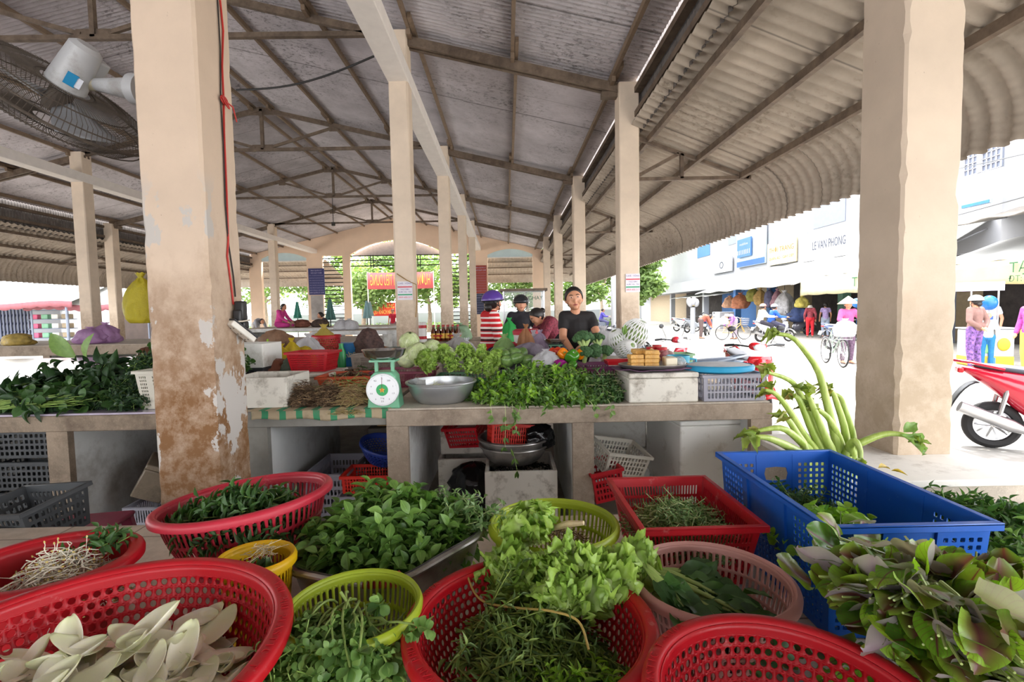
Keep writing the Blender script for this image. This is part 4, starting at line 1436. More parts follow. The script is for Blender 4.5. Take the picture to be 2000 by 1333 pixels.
sprig_pile('herb_heap', 'bright round leaved pennywort at the front of the blue crate', 'herbs', (0.96, 1.42, DZ + 0.13), 0.16, 0.15, 0.11, 130, 0.032, 0.034, T_ROUND, [G_BRIGHT, G_STEMP], 29, pairs=2, slen=0.11, up=0.5, fill=110, top=0.8)
sprig_pile('herb_heap', 'heap of long leaved greens right of the blue crate', 'herbs', (1.66, 1.66, DZ), 0.42, 0.34, 0.17, 330, 0.05, 0.017, T_LANCE, [G_DARK, G_STEM], 30, pairs=4, slen=0.14, up=0.4, fill=1500, loose=0.5)
sprig_pile('herb_heap', 'heap of glossy greens at the right edge beside the crate corner', 'herbs', (1.55, 1.28, DZ), 0.34, 0.2, 0.22, 200, 0.055, 0.02, T_LANCE, [G_MID, G_STEM], 31, pairs=4, slen=0.14, up=0.5, fill=900, loose=0.5)
# ---- white petals -------------------------------------------------
M_PETAL = None
s = NT('white_petal')
g = s.n('ObjectInfo')
uvx = s.sep(s.co('UV'))
c = s.mix(s.ramp(uvx[0], 0.55, 1.05, 0, 0.55), hx('f6f1dc'), hx('b4c468'))
c = s.mix(s.ramp(g.outputs['Random'], 0.45, 1.0, 0, 0.5), c, hx('c6cc96'))
c = s.mix(s.ramp(s.noise(25, 6, 0.7, stretch=(0.3, 2, 2)), 0.6, 0.75, 0, 0.35), c, hx('b09c70'))
s.col(c); s.rm(0.35)
s.p.inputs['Subsurface Weight'].default_value = 0.5
s.p.inputs['Subsurface Radius'].default_value = (0.02, 0.02, 0.012)
M_PETAL = s.m
def petal_mesh(seed):
 r = random.Random(seed)
 cup = r.uniform(0.35, 1.2)
 bend = r.uniform(0.3, 1.1)
 tw = r.uniform(-0.6, 0.6)
 wv = r.uniform(0.3, 1)
 vs, uvs, fs = [], [], []
 nl, nw = 14, 8
 for i in range(nl + 1):
  x = i / nl
  w = 0.30 * (math.sin(PI * min(1, (x * 0.93 + 0.05)) ** 0.85) ** 0.58) + 0.02 * (1 - x)
  a = bend * x
  for j in range(nw + 1):
   y = j / nw * 2 - 1
   ang = y * cup * 1.1
   yy = math.sin(ang) / 1.1 / cup * w
   zz = (1 - math.cos(ang)) / 1.1 * w * 1.2 + 0.035 * wv * math.sin(x * 8 + y * 3) * abs(y)
   yy2 = yy * math.cos(tw * x) - zz * math.sin(tw * x)
   zz2 = yy * math.sin(tw * x) + zz * math.cos(tw * x)
   vs.append((math.sin(a) / bend, yy2, zz2 + (1 - math.cos(a)) / bend))
   uvs.append((x, j / nw))
 for i in range(nl):
  for j in range(nw):
   a = i * (nw + 1) + j
   fs.append((a, a + nw + 1, a + nw + 2, a + 1))
 me = bpy.data.meshes.new('petal')
 me.from_pydata(vs, [], fs)
 me.polygons.foreach_set('use_smooth', [True] * len(fs))
 ul = me.uv_layers.new(name='uv')
 for p in me.polygons:
  for li, vi in zip(p.loop_indices, p.vertices):
   ul.data[li].uv = uvs[vi]
 me.materials.append(M_PETAL)
 return me
PM = [petal_mesh(k) for k in range(6)]
r = random.Random(4)
cx0, cy0 = -0.78, 0.84
k = 0
for layer, (num, z, rad) in enumerate(((50, 0.10, 0.25), (95, 0.155, 0.265), (85, 0.182, 0.25), (60, 0.205, 0.20))):
 for i in range(num):
  a = i * 2.399 + layer
  rr = rad * math.sqrt((i + 0.5) / num)
  x, y = cx0 + rr * math.cos(a) * 1.0, cy0 + rr * math.sin(a)
  me = PM[r.randrange(6)]
  o = bpy.data.objects.new('white_petal', me)
  C.objects.link(o)
  L = r.uniform(0.075, 0.12)
  o.scale = (L, L, L)
  flip = 0 if r.random() < 0.55 else PI
  o.rotation_euler = Euler((flip + r.gauss(0, 0.35), r.gauss(0.1 if flip == 0 else 0.0, 0.22), r.uniform(0, 2 * PI)))
  o.location = (x, y, DZ + z - 0.025 + r.uniform(-0.01, 0.012))
  md = o.modifiers.new('solid', 'SOLIDIFY'); md.thickness = 0.012
  tag(o, 'white green tipped flower petal in the heap inside the big red basket', 'petal', 'white petals in the near left basket')
# ---- lettuce heads ------------------------------------------------
def ruffle_leaf(seed, L=0.15, Wd=0.11, ribbon=True):
 r = random.Random(seed)
 ph = [r.uniform(0, 6.28) for _ in range(5)]
 bend = r.uniform(0.3, 1.1)
 nl, nw = 50, 16
 vs, uvs, fs = [], [], []
 for i in range(nl + 1):
  x = i / nl
  w = (0.16 + 0.84 * min(1, max(0, (x - 0.1) * 1.7)) ** 0.8) * (1 - max(0, x - 0.72) ** 2 * 8)
  w *= 0.5 * Wd
  a = bend * x
  for j in range(nw + 1):
   y = j / nw * 2 - 1
   y = math.copysign(abs(y) ** 0.7, y)
   e = abs(y) ** 3
   fr = e * (0.05 * math.sin(x * 44 + ph[0]) + 0.045 * math.sin(x * 19 + ph[1] + y * 2) + 0.03 * math.sin(x * 77)) * Wd * (0.3 + x)
   tip = max(0, x - 0.75) * 4 * 0.07 * math.sin(y * 13 + ph[2]) * Wd
   puck = 0.05 * Wd * math.sin(x * 18 + ph[3]) * math.sin(y * 7 + ph[4])
   X = math.sin(a) / bend * L
   Zb = -(1 - math.cos(a)) / bend * L
   yy = y * w + 0.25 * fr * (1 if y > 0 else -1)
   zz = fr + tip + puck + 0.25 * abs(y) * w
   vs.append((X + zz * math.sin(a) * 0.6, yy, Zb + zz))
   uvs.append((x, j / nw))
 for i in range(nl):
  for j in range(nw):
   q = i * (nw + 1) + j
   fs.append((q, q + nw + 1, q + nw + 2, q + 1))
 return vs, uvs, fs
s = NT('lettuce')
uvx = s.sep(s.co('UV'))
g = s.n('NewGeometry')
cr = s.n('ValToRGB'); el = cr.color_ramp.elements
el[0].color = (*hx('6c9636'), 1); el[1].color = (*hx('aac85e'), 1)
s.l(g.outputs['Random Per Island'], cr.inputs[0])
rib = s.math('MULTIPLY', s.ramp(s.math('ABSOLUTE', s.math('SUBTRACT', uvx[1], 0.5)), 0.02, 0.09, 1, 0), s.ramp(uvx[0], 0.2, 0.9, 1, 0.2))
c = s.mix(s.ramp(uvx[0], 0.0, 0.45, 1, 0), cr.outputs[0], hx('d3dda4'))
c = s.mix(rib, c, hx('dbe4b4'))
c = s.mix(1.0, c, s.ramp(s.noise(50, 4), 0.3, 0.7, 0.8, 1.15), 'MULTIPLY')
s.col(c); s.rm(0.38)
tr = s.n('BsdfTranslucent'); s.l(s.mix(1.0, c, (1.2, 1.2, 0.8), 'MULTIPLY'), tr.inputs[0])
ms = s.n('MixShader'); ms.inputs[0].default_value = 0.3
s.l(s.p.outputs[0], ms.inputs[1]); s.l(tr.outputs[0], ms.inputs[2]); s.l(ms.outputs[0], s.out.inputs[0])
M_LETTUCE = s.m
def leafy_mesh(name, leaves, m):
 """leaves: list of (verts, uvs, faces, matrix)"""
 V, U, F = [], [], []
 for vs, uv, fs, M in leaves:
  o = len(V)
  V += [tuple(M @ Vector(v)) for v in vs]
  U += uv
  F += [tuple(i + o for i in f) for f in fs]
 me = bpy.data.meshes.new(name)
 me.from_pydata(V, [], F)
 me.polygons.foreach_set('use_smooth', [True] * len(F))
 ul = me.uv_layers.new(name='uv')
 for p in me.polygons:
  for li, vi in zip(p.loop_indices, p.vertices):
   ul.data[li].uv = U[vi]
 me.materials.append(m)
 return me
def lettuce_mesh(seed, n=13):
 r = random.Random(seed)
 lv = []
 for i in range(n):
  f = i / n
  a = i * 2.4
  tilt = 0.15 + 0.75 * (1 - f)
  M = Euler((r.gauss(0, 0.2), -0.1, 0)).to_matrix()
  roll = Euler((a, 0, 0)).to_matrix()
  op = Euler((0, -tilt, 0)).to_matrix()
  MM = (roll @ op @ M).to_4x4()
  vs, uv, fs = ruffle_leaf(seed * 31 + i, L=r.uniform(0.12, 0.165) * (0.75 + 0.25 * (1 - f)), Wd=r.uniform(0.11, 0.15))
  lv.append((vs, uv, fs, MM))
 return leafy_mesh('lettuce', lv, M_LETTUCE)
LM = [lettuce_mesh(k + 1) for k in range(3)]
lets = [  # px, py, depth, direction, roll, label
 (1100, 1085, 1.22, (-0.25, -0.75, -0.3), 0.3, 'lettuce at the middle of the pile, leaves towards the camera'),
 (1150, 1085, 1.22, (0.5, -0.6, -0.3), 1.2, 'lettuce at the right of the pile beside the rectangular red basket'),
 (1040, 1085, 1.26, (-0.6, -0.5, -0.3), 2.0, 'lettuce at the left of the pile beside the aluminium basin'),
 (1090, 1115, 1.14, (0.1, -0.75, -0.45), 0.7, 'lettuce lowest in front, hanging over the centre red basket'),
 (1150, 1105, 1.15, (0.3, -0.7, -0.45), 2.6, 'lettuce hanging over the right rim of the centre basket'),
 (1050, 1060, 1.32, (-0.28, -0.1, 0.8), 3.0, 'upright lettuce sticking up at the back left of the pile'),
 (1005, 1095, 1.26, (-0.3, -0.6, -0.25), 0.0, 'leftmost lettuce of the pile'),
 (1190, 1080, 1.22, (0.4, -0.5, -0.1), 1.7, 'rightmost lettuce of the pile'),
 (1125, 1080, 1.19, (0.05, -0.8, -0.1), 2.3, 'lettuce on top of the middle of the pile'),
]
for i, (px, py, Y, d, roll, lab) in enumerate(lets):
 o = bpy.data.objects.new('lettuce', LM[i % 3])
 C.objects.link(o)
 o.location = P(px, py, Y)
 o.scale = (0.88, 0.88, 0.88)
 q = Vector(d).to_track_quat('X', 'Z')
 o.rotation_euler = (q.to_matrix() @ Euler((roll, 0, 0)).to_matrix()).to_euler()
 tag(o, lab, 'lettuce', 'lettuce heads piled on the lime green basket')
strand_pile('lettuce_roots', 'brown root ends behind the lettuce heads in the lime basket', 'roots', (0.15, 1.5, DZ + 0.14), 0.09, 0.06, 0.06, 120, 0.04, 0.0014, [G_ROOT, G_ROOTD], 33, curl=0.8, m=[0, 1])
mb = MB(); mb.tube([P(1082, 1032, 1.30), P(1110, 1024, 1.28), P(1140, 1022, 1.26)], [0.007, 0.01, 0.006], 8)
tag(mb.build('lettuce_stump', mat('stump', 'c9b48c', 0.6, var=0.2, scale=40)), 'pale cut lettuce stump on top of the pile', 'stump')
# ---- amaranth bunches ---------------------------------------------
def big_leaf(seed, L=0.1, Wd=0.075):
 r = random.Random(seed)
 bend = r.uniform(-0.5, 1.1)
 if abs(bend) < 0.1:
  bend = 0.3
 fold = r.uniform(0.0, 0.5)
 ph = r.uniform(0, 6)
 nl, nw = 12, 8
 vs, uvs, fs = [], [], []
 for i in range(nl + 1):
  x = i / nl
  w = 0.5 * Wd * (math.sin(PI * (0.04 + 0.93 * x) ** 0.8) ** 0.62)
  a = bend * x
  for j in range(nw + 1):
   y = j / nw * 2 - 1
   z = fold * abs(y) * w + 0.05 * Wd * math.sin(x * 9 - abs(y) * 6 + ph) * abs(y) + 0.03 * Wd * math.sin(x * 5 + y * 5 + ph)
   vs.append((math.sin(a) / bend * L, y * w, z - (1 - math.cos(a)) / bend * L))
   uvs.append((x, j / nw))
 for i in range(nl):
  for j in range(nw):
   q = i * (nw + 1) + j
   fs.append((q, q + nw + 1, q + nw + 2, q + 1))
 return vs, uvs, fs
def amaranth(seed, n=30):
 r = random.Random(seed)
 lv = []
 for i in range(n):
  x = -0.02 - 0.10 * r.random()
  base = Vector((x + r.gauss(0, 0.01), r.gauss(0, 0.04), r.gauss(0, 0.03)))
  d = Vector((0.85 + r.gauss(0, 0.25), r.gauss(0, 0.55), r.gauss(0.15, 0.4)))
  q = d.to_track_quat('X', 'Z').to_matrix()
  M = Matrix.Translation(base) @ (q @ Euler((r.gauss(0, 0.5), 0, 0)).to_matrix()).to_4x4()
  L = r.uniform(0.06, 0.10)
  vs, uv, fs = big_leaf(seed * 57 + i, L, L * r.uniform(0.75, 0.95))
  lv.append((vs, uv, fs, M))
 return leafy_mesh('amaranth', lv, G_AMAR)
AM = [amaranth(k + 1) for k in range(4)]
mb = MB()
r = random.Random(8)
for i in range(16):
 y, z = r.gauss(0, 0.02), r.gauss(0, 0.012)
 mb.tube([(-0.20 + r.gauss(0, 0.01), y * 0.6, z * 0.6), (-0.14, y * 0.8, z), (-0.03, y * 1.6, z + 0.01), (0.02, y * 2.2, z + 0.02)], [0.004, 0.0035, 0.003, 0.002], 6)
AST = mb.build('stalks', [mat('amaranth_stalk', '8fa05a', 0.4, var=0.3, scale=15)])
ast_me = AST.data
bpy.data.objects.remove(AST)
am = [
 (1640, 1110, 1.00, (-0.85, -0.15, 0.15), 'amaranth bunch at the left tip of the heap, against the blue crate'),
 (1700, 1180, 0.88, (-0.8, -0.35, 0.0), 'amaranth bunch at the left, above the front right red basket'),
 (1790, 1110, 1.02, (-0.35, 0.1, 0.75), 'upright amaranth bunch before the middle of the blue crate'),
 (1880, 1120, 1.02, (0.1, 0.2, 0.8), 'upright amaranth bunch at the right corner of the blue crate'),
 (1760, 1230, 0.84, (-0.7, -0.6, -0.15), 'amaranth bunch low in the middle beside the front right basket'),
 (1880, 1210, 0.86, (-0.4, -0.3, 0.5), 'amaranth bunch in the centre of the heap, leaves facing up'),
 (1980, 1130, 1.0, (0.5, 0.1, 0.5), 'amaranth bunch at the right edge of the photo, upper one'),
 (1850, 1290, 0.76, (-0.5, -0.7, 0.1), 'amaranth bunch near the bottom edge over the front right basket'),
 (1970, 1250, 0.80, (0.2, -0.5, 0.4), 'amaranth bunch at the lower right corner of the photo'),
 (1690, 1110, 1.06, (-0.5, 0.3, 0.35), 'amaranth bunch lying on top at the upper left of the heap'),
 (1830, 1170, 0.92, (-0.3, -0.5, 0.55), 'amaranth bunch stacked in the middle of the heap'),
 (1940, 1180, 0.9, (0.4, -0.3, 0.6), 'amaranth bunch stacked at the right of the heap'),
 (2010, 1330, 0.72, (0.2, -0.6, 0.2), 'amaranth bunch lowest in the right corner'),
 (1730, 1150, 0.95, (-0.75, -0.1, 0.35), 'amaranth bunch second from the left in the heap'),
 (1920, 1310, 0.70, (-0.3, -0.7, -0.1), 'amaranth bunch at the very bottom right of centre'),
]
for i, (px, py, Y, d, lab) in enumerate(am):
 t = thing('amaranth_bunch', lab, 'amaranth', P(px, py, Y), group='amaranth bunches heaped at the right')
 q = Vector(d).to_track_quat('X', 'Z').to_matrix()
 t.rotation_euler = (q @ Euler((r.uniform(-0.6, 0.6), 0, 0)).to_matrix()).to_euler()
 o = bpy.data.objects.new('leaves', AM[i % 4]); C.objects.link(o); o.parent = t
 o = bpy.data.objects.new('stalks', ast_me); C.objects.link(o); o.parent = t
lc = LC(41); r_ = lc.r
n = 260
x = r_.uniform(0.62, 1.6, n); y = r_.uniform(0.55, 1.12, n)
keep = (x - 0.62) > (1.0 - y) * 0.35
x, y = x[keep], y[keep]; n = len(x)
lc.leaf(np.stack([x, y, DZ + r_.uniform(0.02, 0.14, n)], 1), rdir(r_, n, 0.3), np.stack([r_.normal(0, .4, n), r_.normal(-.3, .4, n), np.ones(n)], 1), 0.10, 0.075, T_OVALW, 0)
o = lc.build('amaranth_leaves', [G_AMAR])
tag(o, 'loose amaranth leaves lying under the heaped bunches at right', 'leaves', kind='stuff')
# ================================================================== PEOPLE AND VEHICLES
SKIN = mat('skin', 'c98f70', 0.5, var=0.05, scale=12)
SKIN2 = mat('tanned_skin', 'b0785a', 0.5, var=0.05, scale=12)
HAIR = mat('black_hair', '1c1614', 0.45, var=0.3, scale=40)
LIPS = mat('lips', 'a0524a', 0.45)
EYEW = mat('eye_white', 'e6e0d8', 0.3)
EYEB = mat('eye_dark', '20140f', 0.2)
RUB = mat('tyre_rubber', '242324', 0.8, var=0.2)
CHR = mat('brushed_metal', 'b8b8ba', 0.3, 0.9)
BLKP = mat('black_plastic', '1e1f22', 0.4)
def cap(mb, a, b, ra, rb, n=12, sy=1.0):
 """tapered limb with rounded ends"""
 a = Vector(a)
 b = Vector(b)
 mb.tube([a, b], [ra, rb], n)
 mb.ball(a, ra * 0.999, n)
 mb.ball(b, rb * 0.999, n)
def chain(mb, pts, rs, n=12):
 for i in range(len(pts) - 1):
  cap(mb, pts[i], pts[i + 1], rs[i], rs[i + 1], n)
POSE = dict(pel=(0, 0, 0.88), chest=(0, 0, 1.2), neck=(0, 0, 1.36), head=(0, -0.01, 1.485), shw=0.165, tilt=(0, 0, 0),
   sl=(-0.145, 0, 1.305), sr=(0.145, 0, 1.305), el=(-0.22, 0.01, 1.05), er=(0.22, 0.01, 1.05), wl=(-0.22, -0.08, 0.83), wr=(0.22, -0.08, 0.83),
   hl=(-0.085, 0, 0.86), hr=(0.085, 0, 0.86), kl=(-0.095, -0.02, 0.46), kr=(0.095, -0.02, 0.46), al=(-0.1, 0.02, 0.08), ar=(0.1, 0.02, 0.08))
def person(label, loc, rz, pose=None, top='000000', bottom='1e1d22', topmat=None, botmat=None, sleeve='long', hairs='bun', hat=None, vox=0.014, detail=False, skin=None, scale=1.0, topname='shirt', botname='trousers', face=(0, 0), collar=False, shoes='3a2e28', feet=True, legs=True, fingers=None, pants='long', headrot=(0, 0, 0)):
 p = dict(POSE)
 if pose:
  p.update(pose)
 p = {k: (Vector(v) if isinstance(v, tuple) else v) for k, v in p.items()}
 t = thing('person', label, 'person', loc, rz)
 t.scale = (scale,) * 3
 sk = skin or SKIN
 up = (p['neck'] - p['pel']).normalized()
 B = MB()
 cap(B, p['pel'], p['pel'] + (p['chest'] - p['pel']) * 0.5, 0.125, 0.105, 16)
 cap(B, p['pel'] + (p['chest'] - p['pel']) * 0.5, p['chest'], 0.105, 0.118, 16)
 cap(B, p['sl'] * 0.78 + p['chest'] * 0.22, p['sr'] * 0.78 + p['chest'] * 0.22, 0.062, 0.062)
 cap(B, p['chest'], p['neck'] - up * 0.05, 0.10, 0.06)
 cap(B, p['neck'] - up * 0.06, p['head'] - up * 0.05, 0.05, 0.045)
 for s_ in 'lr':
  chain(B, [p['s' + s_], p['e' + s_], p['w' + s_]], [0.046, 0.037, 0.025])
  if legs:
   chain(B, [p['h' + s_], p['k' + s_], p['a' + s_]], [0.088, 0.055, 0.036])
   if feet:
    a = p['a' + s_]
    cap(B, a + Vector((0, 0.02, -0.03)), a + Vector((0, -0.14, -0.05)), 0.036, 0.028)
  w = p['w' + s_]
  d = (w - p['e' + s_]).normalized()
  if fingers and s_ in fingers:
   d = Vector(fingers[s_]).normalized()
  x, y, _ = basis(d)
  cap(B, w, w + d * 0.065, 0.026, 0.03)
  hd = x if abs(x.dot(Vector((1, 0, 0)))) > 0.3 else y
  for q in range(4):
   o = hd * (q - 1.5) * 0.017
   ln = (0.06, 0.072, 0.066, 0.05)[q]
   b0 = w + d * 0.07 + o
   m1 = b0 + d * ln * 0.55
   m2 = m1 + (d * 0.7 + Vector((0, 0.0, -0.7))).normalized() * ln * 0.5
   chain(B, [b0, m1, m2], [0.0095, 0.0085, 0.0072], 8)
  th = w + d * 0.02 + hd * (0.03 if s_ == 'l' else -0.03)
  chain(B, [w + d * 0.01, th, th + d * 0.05 + hd * (0.012 if s_ == 'l' else -0.012)], [0.013, 0.011, 0.008], 8)
 H = Euler(headrot).to_matrix()
 hc = p['head']
 def hp(x, y, z):
  return hc + H @ Vector((x, y, z))
 B.ball(hc, (0.078, 0.092, 0.098), 20, H, k=12)
 B.ball(hp(0, -0.022, -0.055), (0.058, 0.064, 0.062), 16, H)
 B.ball(hp(0, -0.085, -0.025), (0.014, 0.018, 0.024), 10, H)
 B.ball(hp(0, -0.08, -0.092), (0.022, 0.018, 0.016), 10, H)
 for sx in (-1, 1):
  B.ball(hp(sx * 0.078, 0.008, -0.02), (0.012, 0.02, 0.03), 8, H)
  B.ball(hp(sx * 0.04, -0.06, -0.04), (0.025, 0.022, 0.026), 10, H)
 B.build('body', sk, t, remesh=(0.0055 if detail else vox), sm=2 if detail else 1)
 for sx in (-1, 1):
  m = MB(); m.ball(hp(sx * 0.031, -0.083, 0.008), (0.0135, 0.007, 0.0045), 10, H)
  e = m.build('eye', EYEW, t)
  m = MB(); m.ball(hp(sx * 0.031, -0.0885, 0.008), (0.0062, 0.004, 0.0046), 8, H)
  m.build('iris', EYEB, e)
  m = MB(); m.tube([hp(sx * 0.014, -0.09, 0.027), hp(sx * 0.033, -0.091, 0.033), hp(sx * 0.052, -0.078, 0.027)], [0.003, 0.004, 0.002], 6)
  m.build('eyebrow', HAIR, t)
 m = MB(); m.ball(hp(0, -0.086, -0.064), (0.022, 0.008, 0.0075), 10, H)
 m.build('mouth', LIPS, t)
 Hm = MB()
 if hairs:
  M = H
  pr = [(max(1e-5, math.sin(R(a))), math.cos(R(a))) for a in range(0, 114, 8)]
  Hm.lathe_open([(r_, z) for r_, z in pr], 20, hp(0, 0.014, 0.008), H @ Matrix.Rotation(R(-60), 3, 'X') @ Matrix.Diagonal(Vector((0.086, 0.1, 0.098))))
  if hairs == 'bun':
   Hm.ball(hp(0, 0.115, 0.0), (0.04, 0.035, 0.036), 12, H)
  elif hairs == 'tail':
   Hm.tube([hp(0, 0.09, 0.02), hp(0, 0.12, -0.06), hp(0, 0.10, -0.18)], [0.03, 0.028, 0.012], 10)
  elif hairs == 'low':
   Hm.ball(hp(0, 0.085, -0.06), (0.055, 0.035, 0.05), 12, H)
  Hm.build('hair', HAIR, t, solid=0.008)
 tm = topmat or mat('cloth_' + top, top, 0.85, var=0.12, scale=14)
 T = MB()
 k = 0.016
 cap(T, p['pel'] + up * 0.02, p['pel'] + (p['chest'] - p['pel']) * 0.5, 0.125 + k, 0.104 + k, 16)
 cap(T, p['pel'] + (p['chest'] - p['pel']) * 0.5, p['chest'], 0.108 + k, 0.118 + k, 16)
 cap(T, p['sl'] * 0.8 + p['chest'] * 0.2, p['sr'] * 0.8 + p['chest'] * 0.2, 0.062 + k, 0.062 + k)
 if collar:
  cap(T, p['chest'], p['neck'] - up * 0.015, 0.11, 0.064)
 else:
  cap(T, p['chest'] - up * 0.02, p['neck'] - up * 0.14 + (p['chest'] - p['neck']).cross(Vector((1, 0, 0))).normalized() * -0.012, 0.112, 0.09)
 for s_ in 'lr':
  if sleeve == 'long':
   chain(T, [p['s' + s_], p['e' + s_], p['e' + s_].lerp(p['w' + s_], 0.9)], [0.05 + k, 0.04 + k, 0.028 + k])
  elif sleeve == 'short':
   chain(T, [p['s' + s_], p['s' + s_].lerp(p['e' + s_], 0.48)], [0.048 + k * 0.4, 0.047 + k * 0.5])
 T.build(topname, tm, t, remesh=vox if not detail else 0.008, sm=2)
 if legs:
  bm = botmat or mat('cloth_' + bottom, bottom, 0.85, var=0.12, scale=14)
  T = MB()
  cap(T, p['pel'] - up * 0.03, p['pel'] + up * 0.02, 0.13, 0.134, 16)
  f = 0.92 if pants == 'long' else 0.3
  for s_ in 'lr':
   chain(T, [p['h' + s_], p['k' + s_], p['k' + s_].lerp(p['a' + s_], f)], [0.1, 0.07, 0.055])
  T.build(botname, bm, t, remesh=vox if not detail else 0.01, sm=2)
  if feet:
   for s_ in 'lr':
    a = p['a' + s_]
    m = MB(); m.box(a + Vector((0, -0.06, -0.072)), (0.085, 0.25, 0.022))
    m.build('sandal', mat('sandal_' + shoes, shoes, 0.7), t, bevel=0.008)
 if hat == 'conical':
  m = MB(); m.lathe_open([(0.23, -0.02), (0.12, 0.075), (0.004, 0.17)], 32, hp(0, 0, 0.02), H)
  m.build('conical_hat', mat('straw', 'dccfa8', 0.7, var=0.1, scale=30), t, solid=0.006)
 elif hat == 'brim':
  m = MB(); m.lathe_open([(0.18, 0.02), (0.1, 0.05), (0.096, 0.10), (0.07, 0.135), (0.001, 0.14)], 24, hp(0, 0, 0.0), H)
  m.build('sun_hat', mat('pale_hat', 'd9d4cb', 0.8), t, solid=0.005)
 elif hat:
  helmet(t, hc, H, hat, detail)
 return t
def helmet(t, hc, H, colr, detail=False):
 def hp(x, y, z):
  return hc + H @ Vector((x, y, z))
 m = MB()
 pr = [(max(1e-5, math.sin(R(a))), math.cos(R(a))) for a in range(0, 97, 8)]
 m.lathe_open(pr, 28, hp(0, 0.012, 0.022), H @ Matrix.Diagonal(Vector((0.112, 0.132, 0.112))))
 sh = m.build('helmet', mat('helmet_' + colr, colr, 0.22, var=0.06), t, solid=0.012)
 m = MB()
 m.tube([hp(0.113 * math.cos(a), 0.012 + 0.133 * math.sin(a), 0.012) for a in np.linspace(0, 2 * PI, 29)], 0.009, 6, cap=False)
 m.build('helmet_rim', BLKP, sh)
 m = MB()
 m.grid(lambda u, v: hp(0.105 * math.sin((u - 0.5) * 2.4), 0.012 - 0.125 * math.cos((u - 0.5) * 2.4) - 0.035 * v * math.cos((u - 0.5) * 2.4), 0.03 - 0.012 * v), 12, 2)
 m.build('peak', BLKP, sh, solid=0.005)
 m = MB()
 for sx in (-1, 1):
  m.tube([hp(sx * 0.1, 0.01, 0.0), hp(sx * 0.085, -0.02, -0.07), hp(sx * 0.02, -0.05, -0.125)], 0.006, 6)
  m.tube([hp(sx * 0.1, 0.07, 0.0), hp(sx * 0.09, 0.0, -0.05)], 0.006, 6)
 m.build('chin_strap', BLKP, sh)
def wheel(t, c, r, w=0.05, spokes=24, thin=False, tyre=None, axis='y', rot=None, name='wheel'):
 m = MB()
 n = 40
 M = Matrix.Rotation(PI / 2, 3, 'X')
 if rot:
  M = Matrix.Rotation(rot, 3, 'Z') @ M
 tr = w / 2
 m.lathe([(r - tr + tr * math.cos(a), tr * math.sin(a)) for a in np.linspace(0, 2 * PI, 10)[:-1]], n, c, M, close=True)
 o = m.build(name, tyre or RUB, t)
 m = MB()
 ri = r - w * 0.95
 m.lathe([(ri - 0.006, -w * 0.28), (ri + 0.006, -w * 0.3), (ri + 0.006, w * 0.3), (ri - 0.006, w * 0.28)], n, c, M, close=True)
 m.build('wheel_rim', CHR, o)
 m = MB()
 c = Vector(c)
 hb = w * 0.5
 for k in range(spokes):
  a = 2 * PI * k / spokes
  d = M @ Vector((math.cos(a), math.sin(a), 0))
  ax = M @ Vector((0, 0, 1))
  m.tube([c + ax * hb * (1 if k % 2 else -1) * 0.7 + d * 0.02, c + d * ri], 0.0016 if spokes > 12 else 0.011, 4)
 m.tube([c - (M @ Vector((0, 0, 1))) * hb, c + (M @ Vector((0, 0, 1))) * hb], 0.02 if not thin else 0.012, 10)
 m.build('spokes', CHR, o)
 return o
def loft(mb, secs, n=16, m=0, p=2.6):
 """body panels: secs = [(x, z, half_width, half_height)] along x"""
 vs = []
 for (x, z, hw, hh) in secs:
  for j in range(n):
   a = 2 * PI * j / n
   cx, cy = math.cos(a), math.sin(a)
   q = (abs(cx) ** p + abs(cy) ** p) ** (-1 / p)
   vs.append((x, cx * q * hw, z + cy * q * hh))
 fs = []
 k = len(secs)
 for i in range(k - 1):
  for j in range(n):
   fs.append((i * n + j, (i + 1) * n + j, (i + 1) * n + (j + 1) % n, i * n + (j + 1) % n))
 fs.append(tuple(range(n)))
 fs.append(tuple(range(k * n - 1, (k - 1) * n - 1, -1)))
 return mb.add(vs, fs, m)
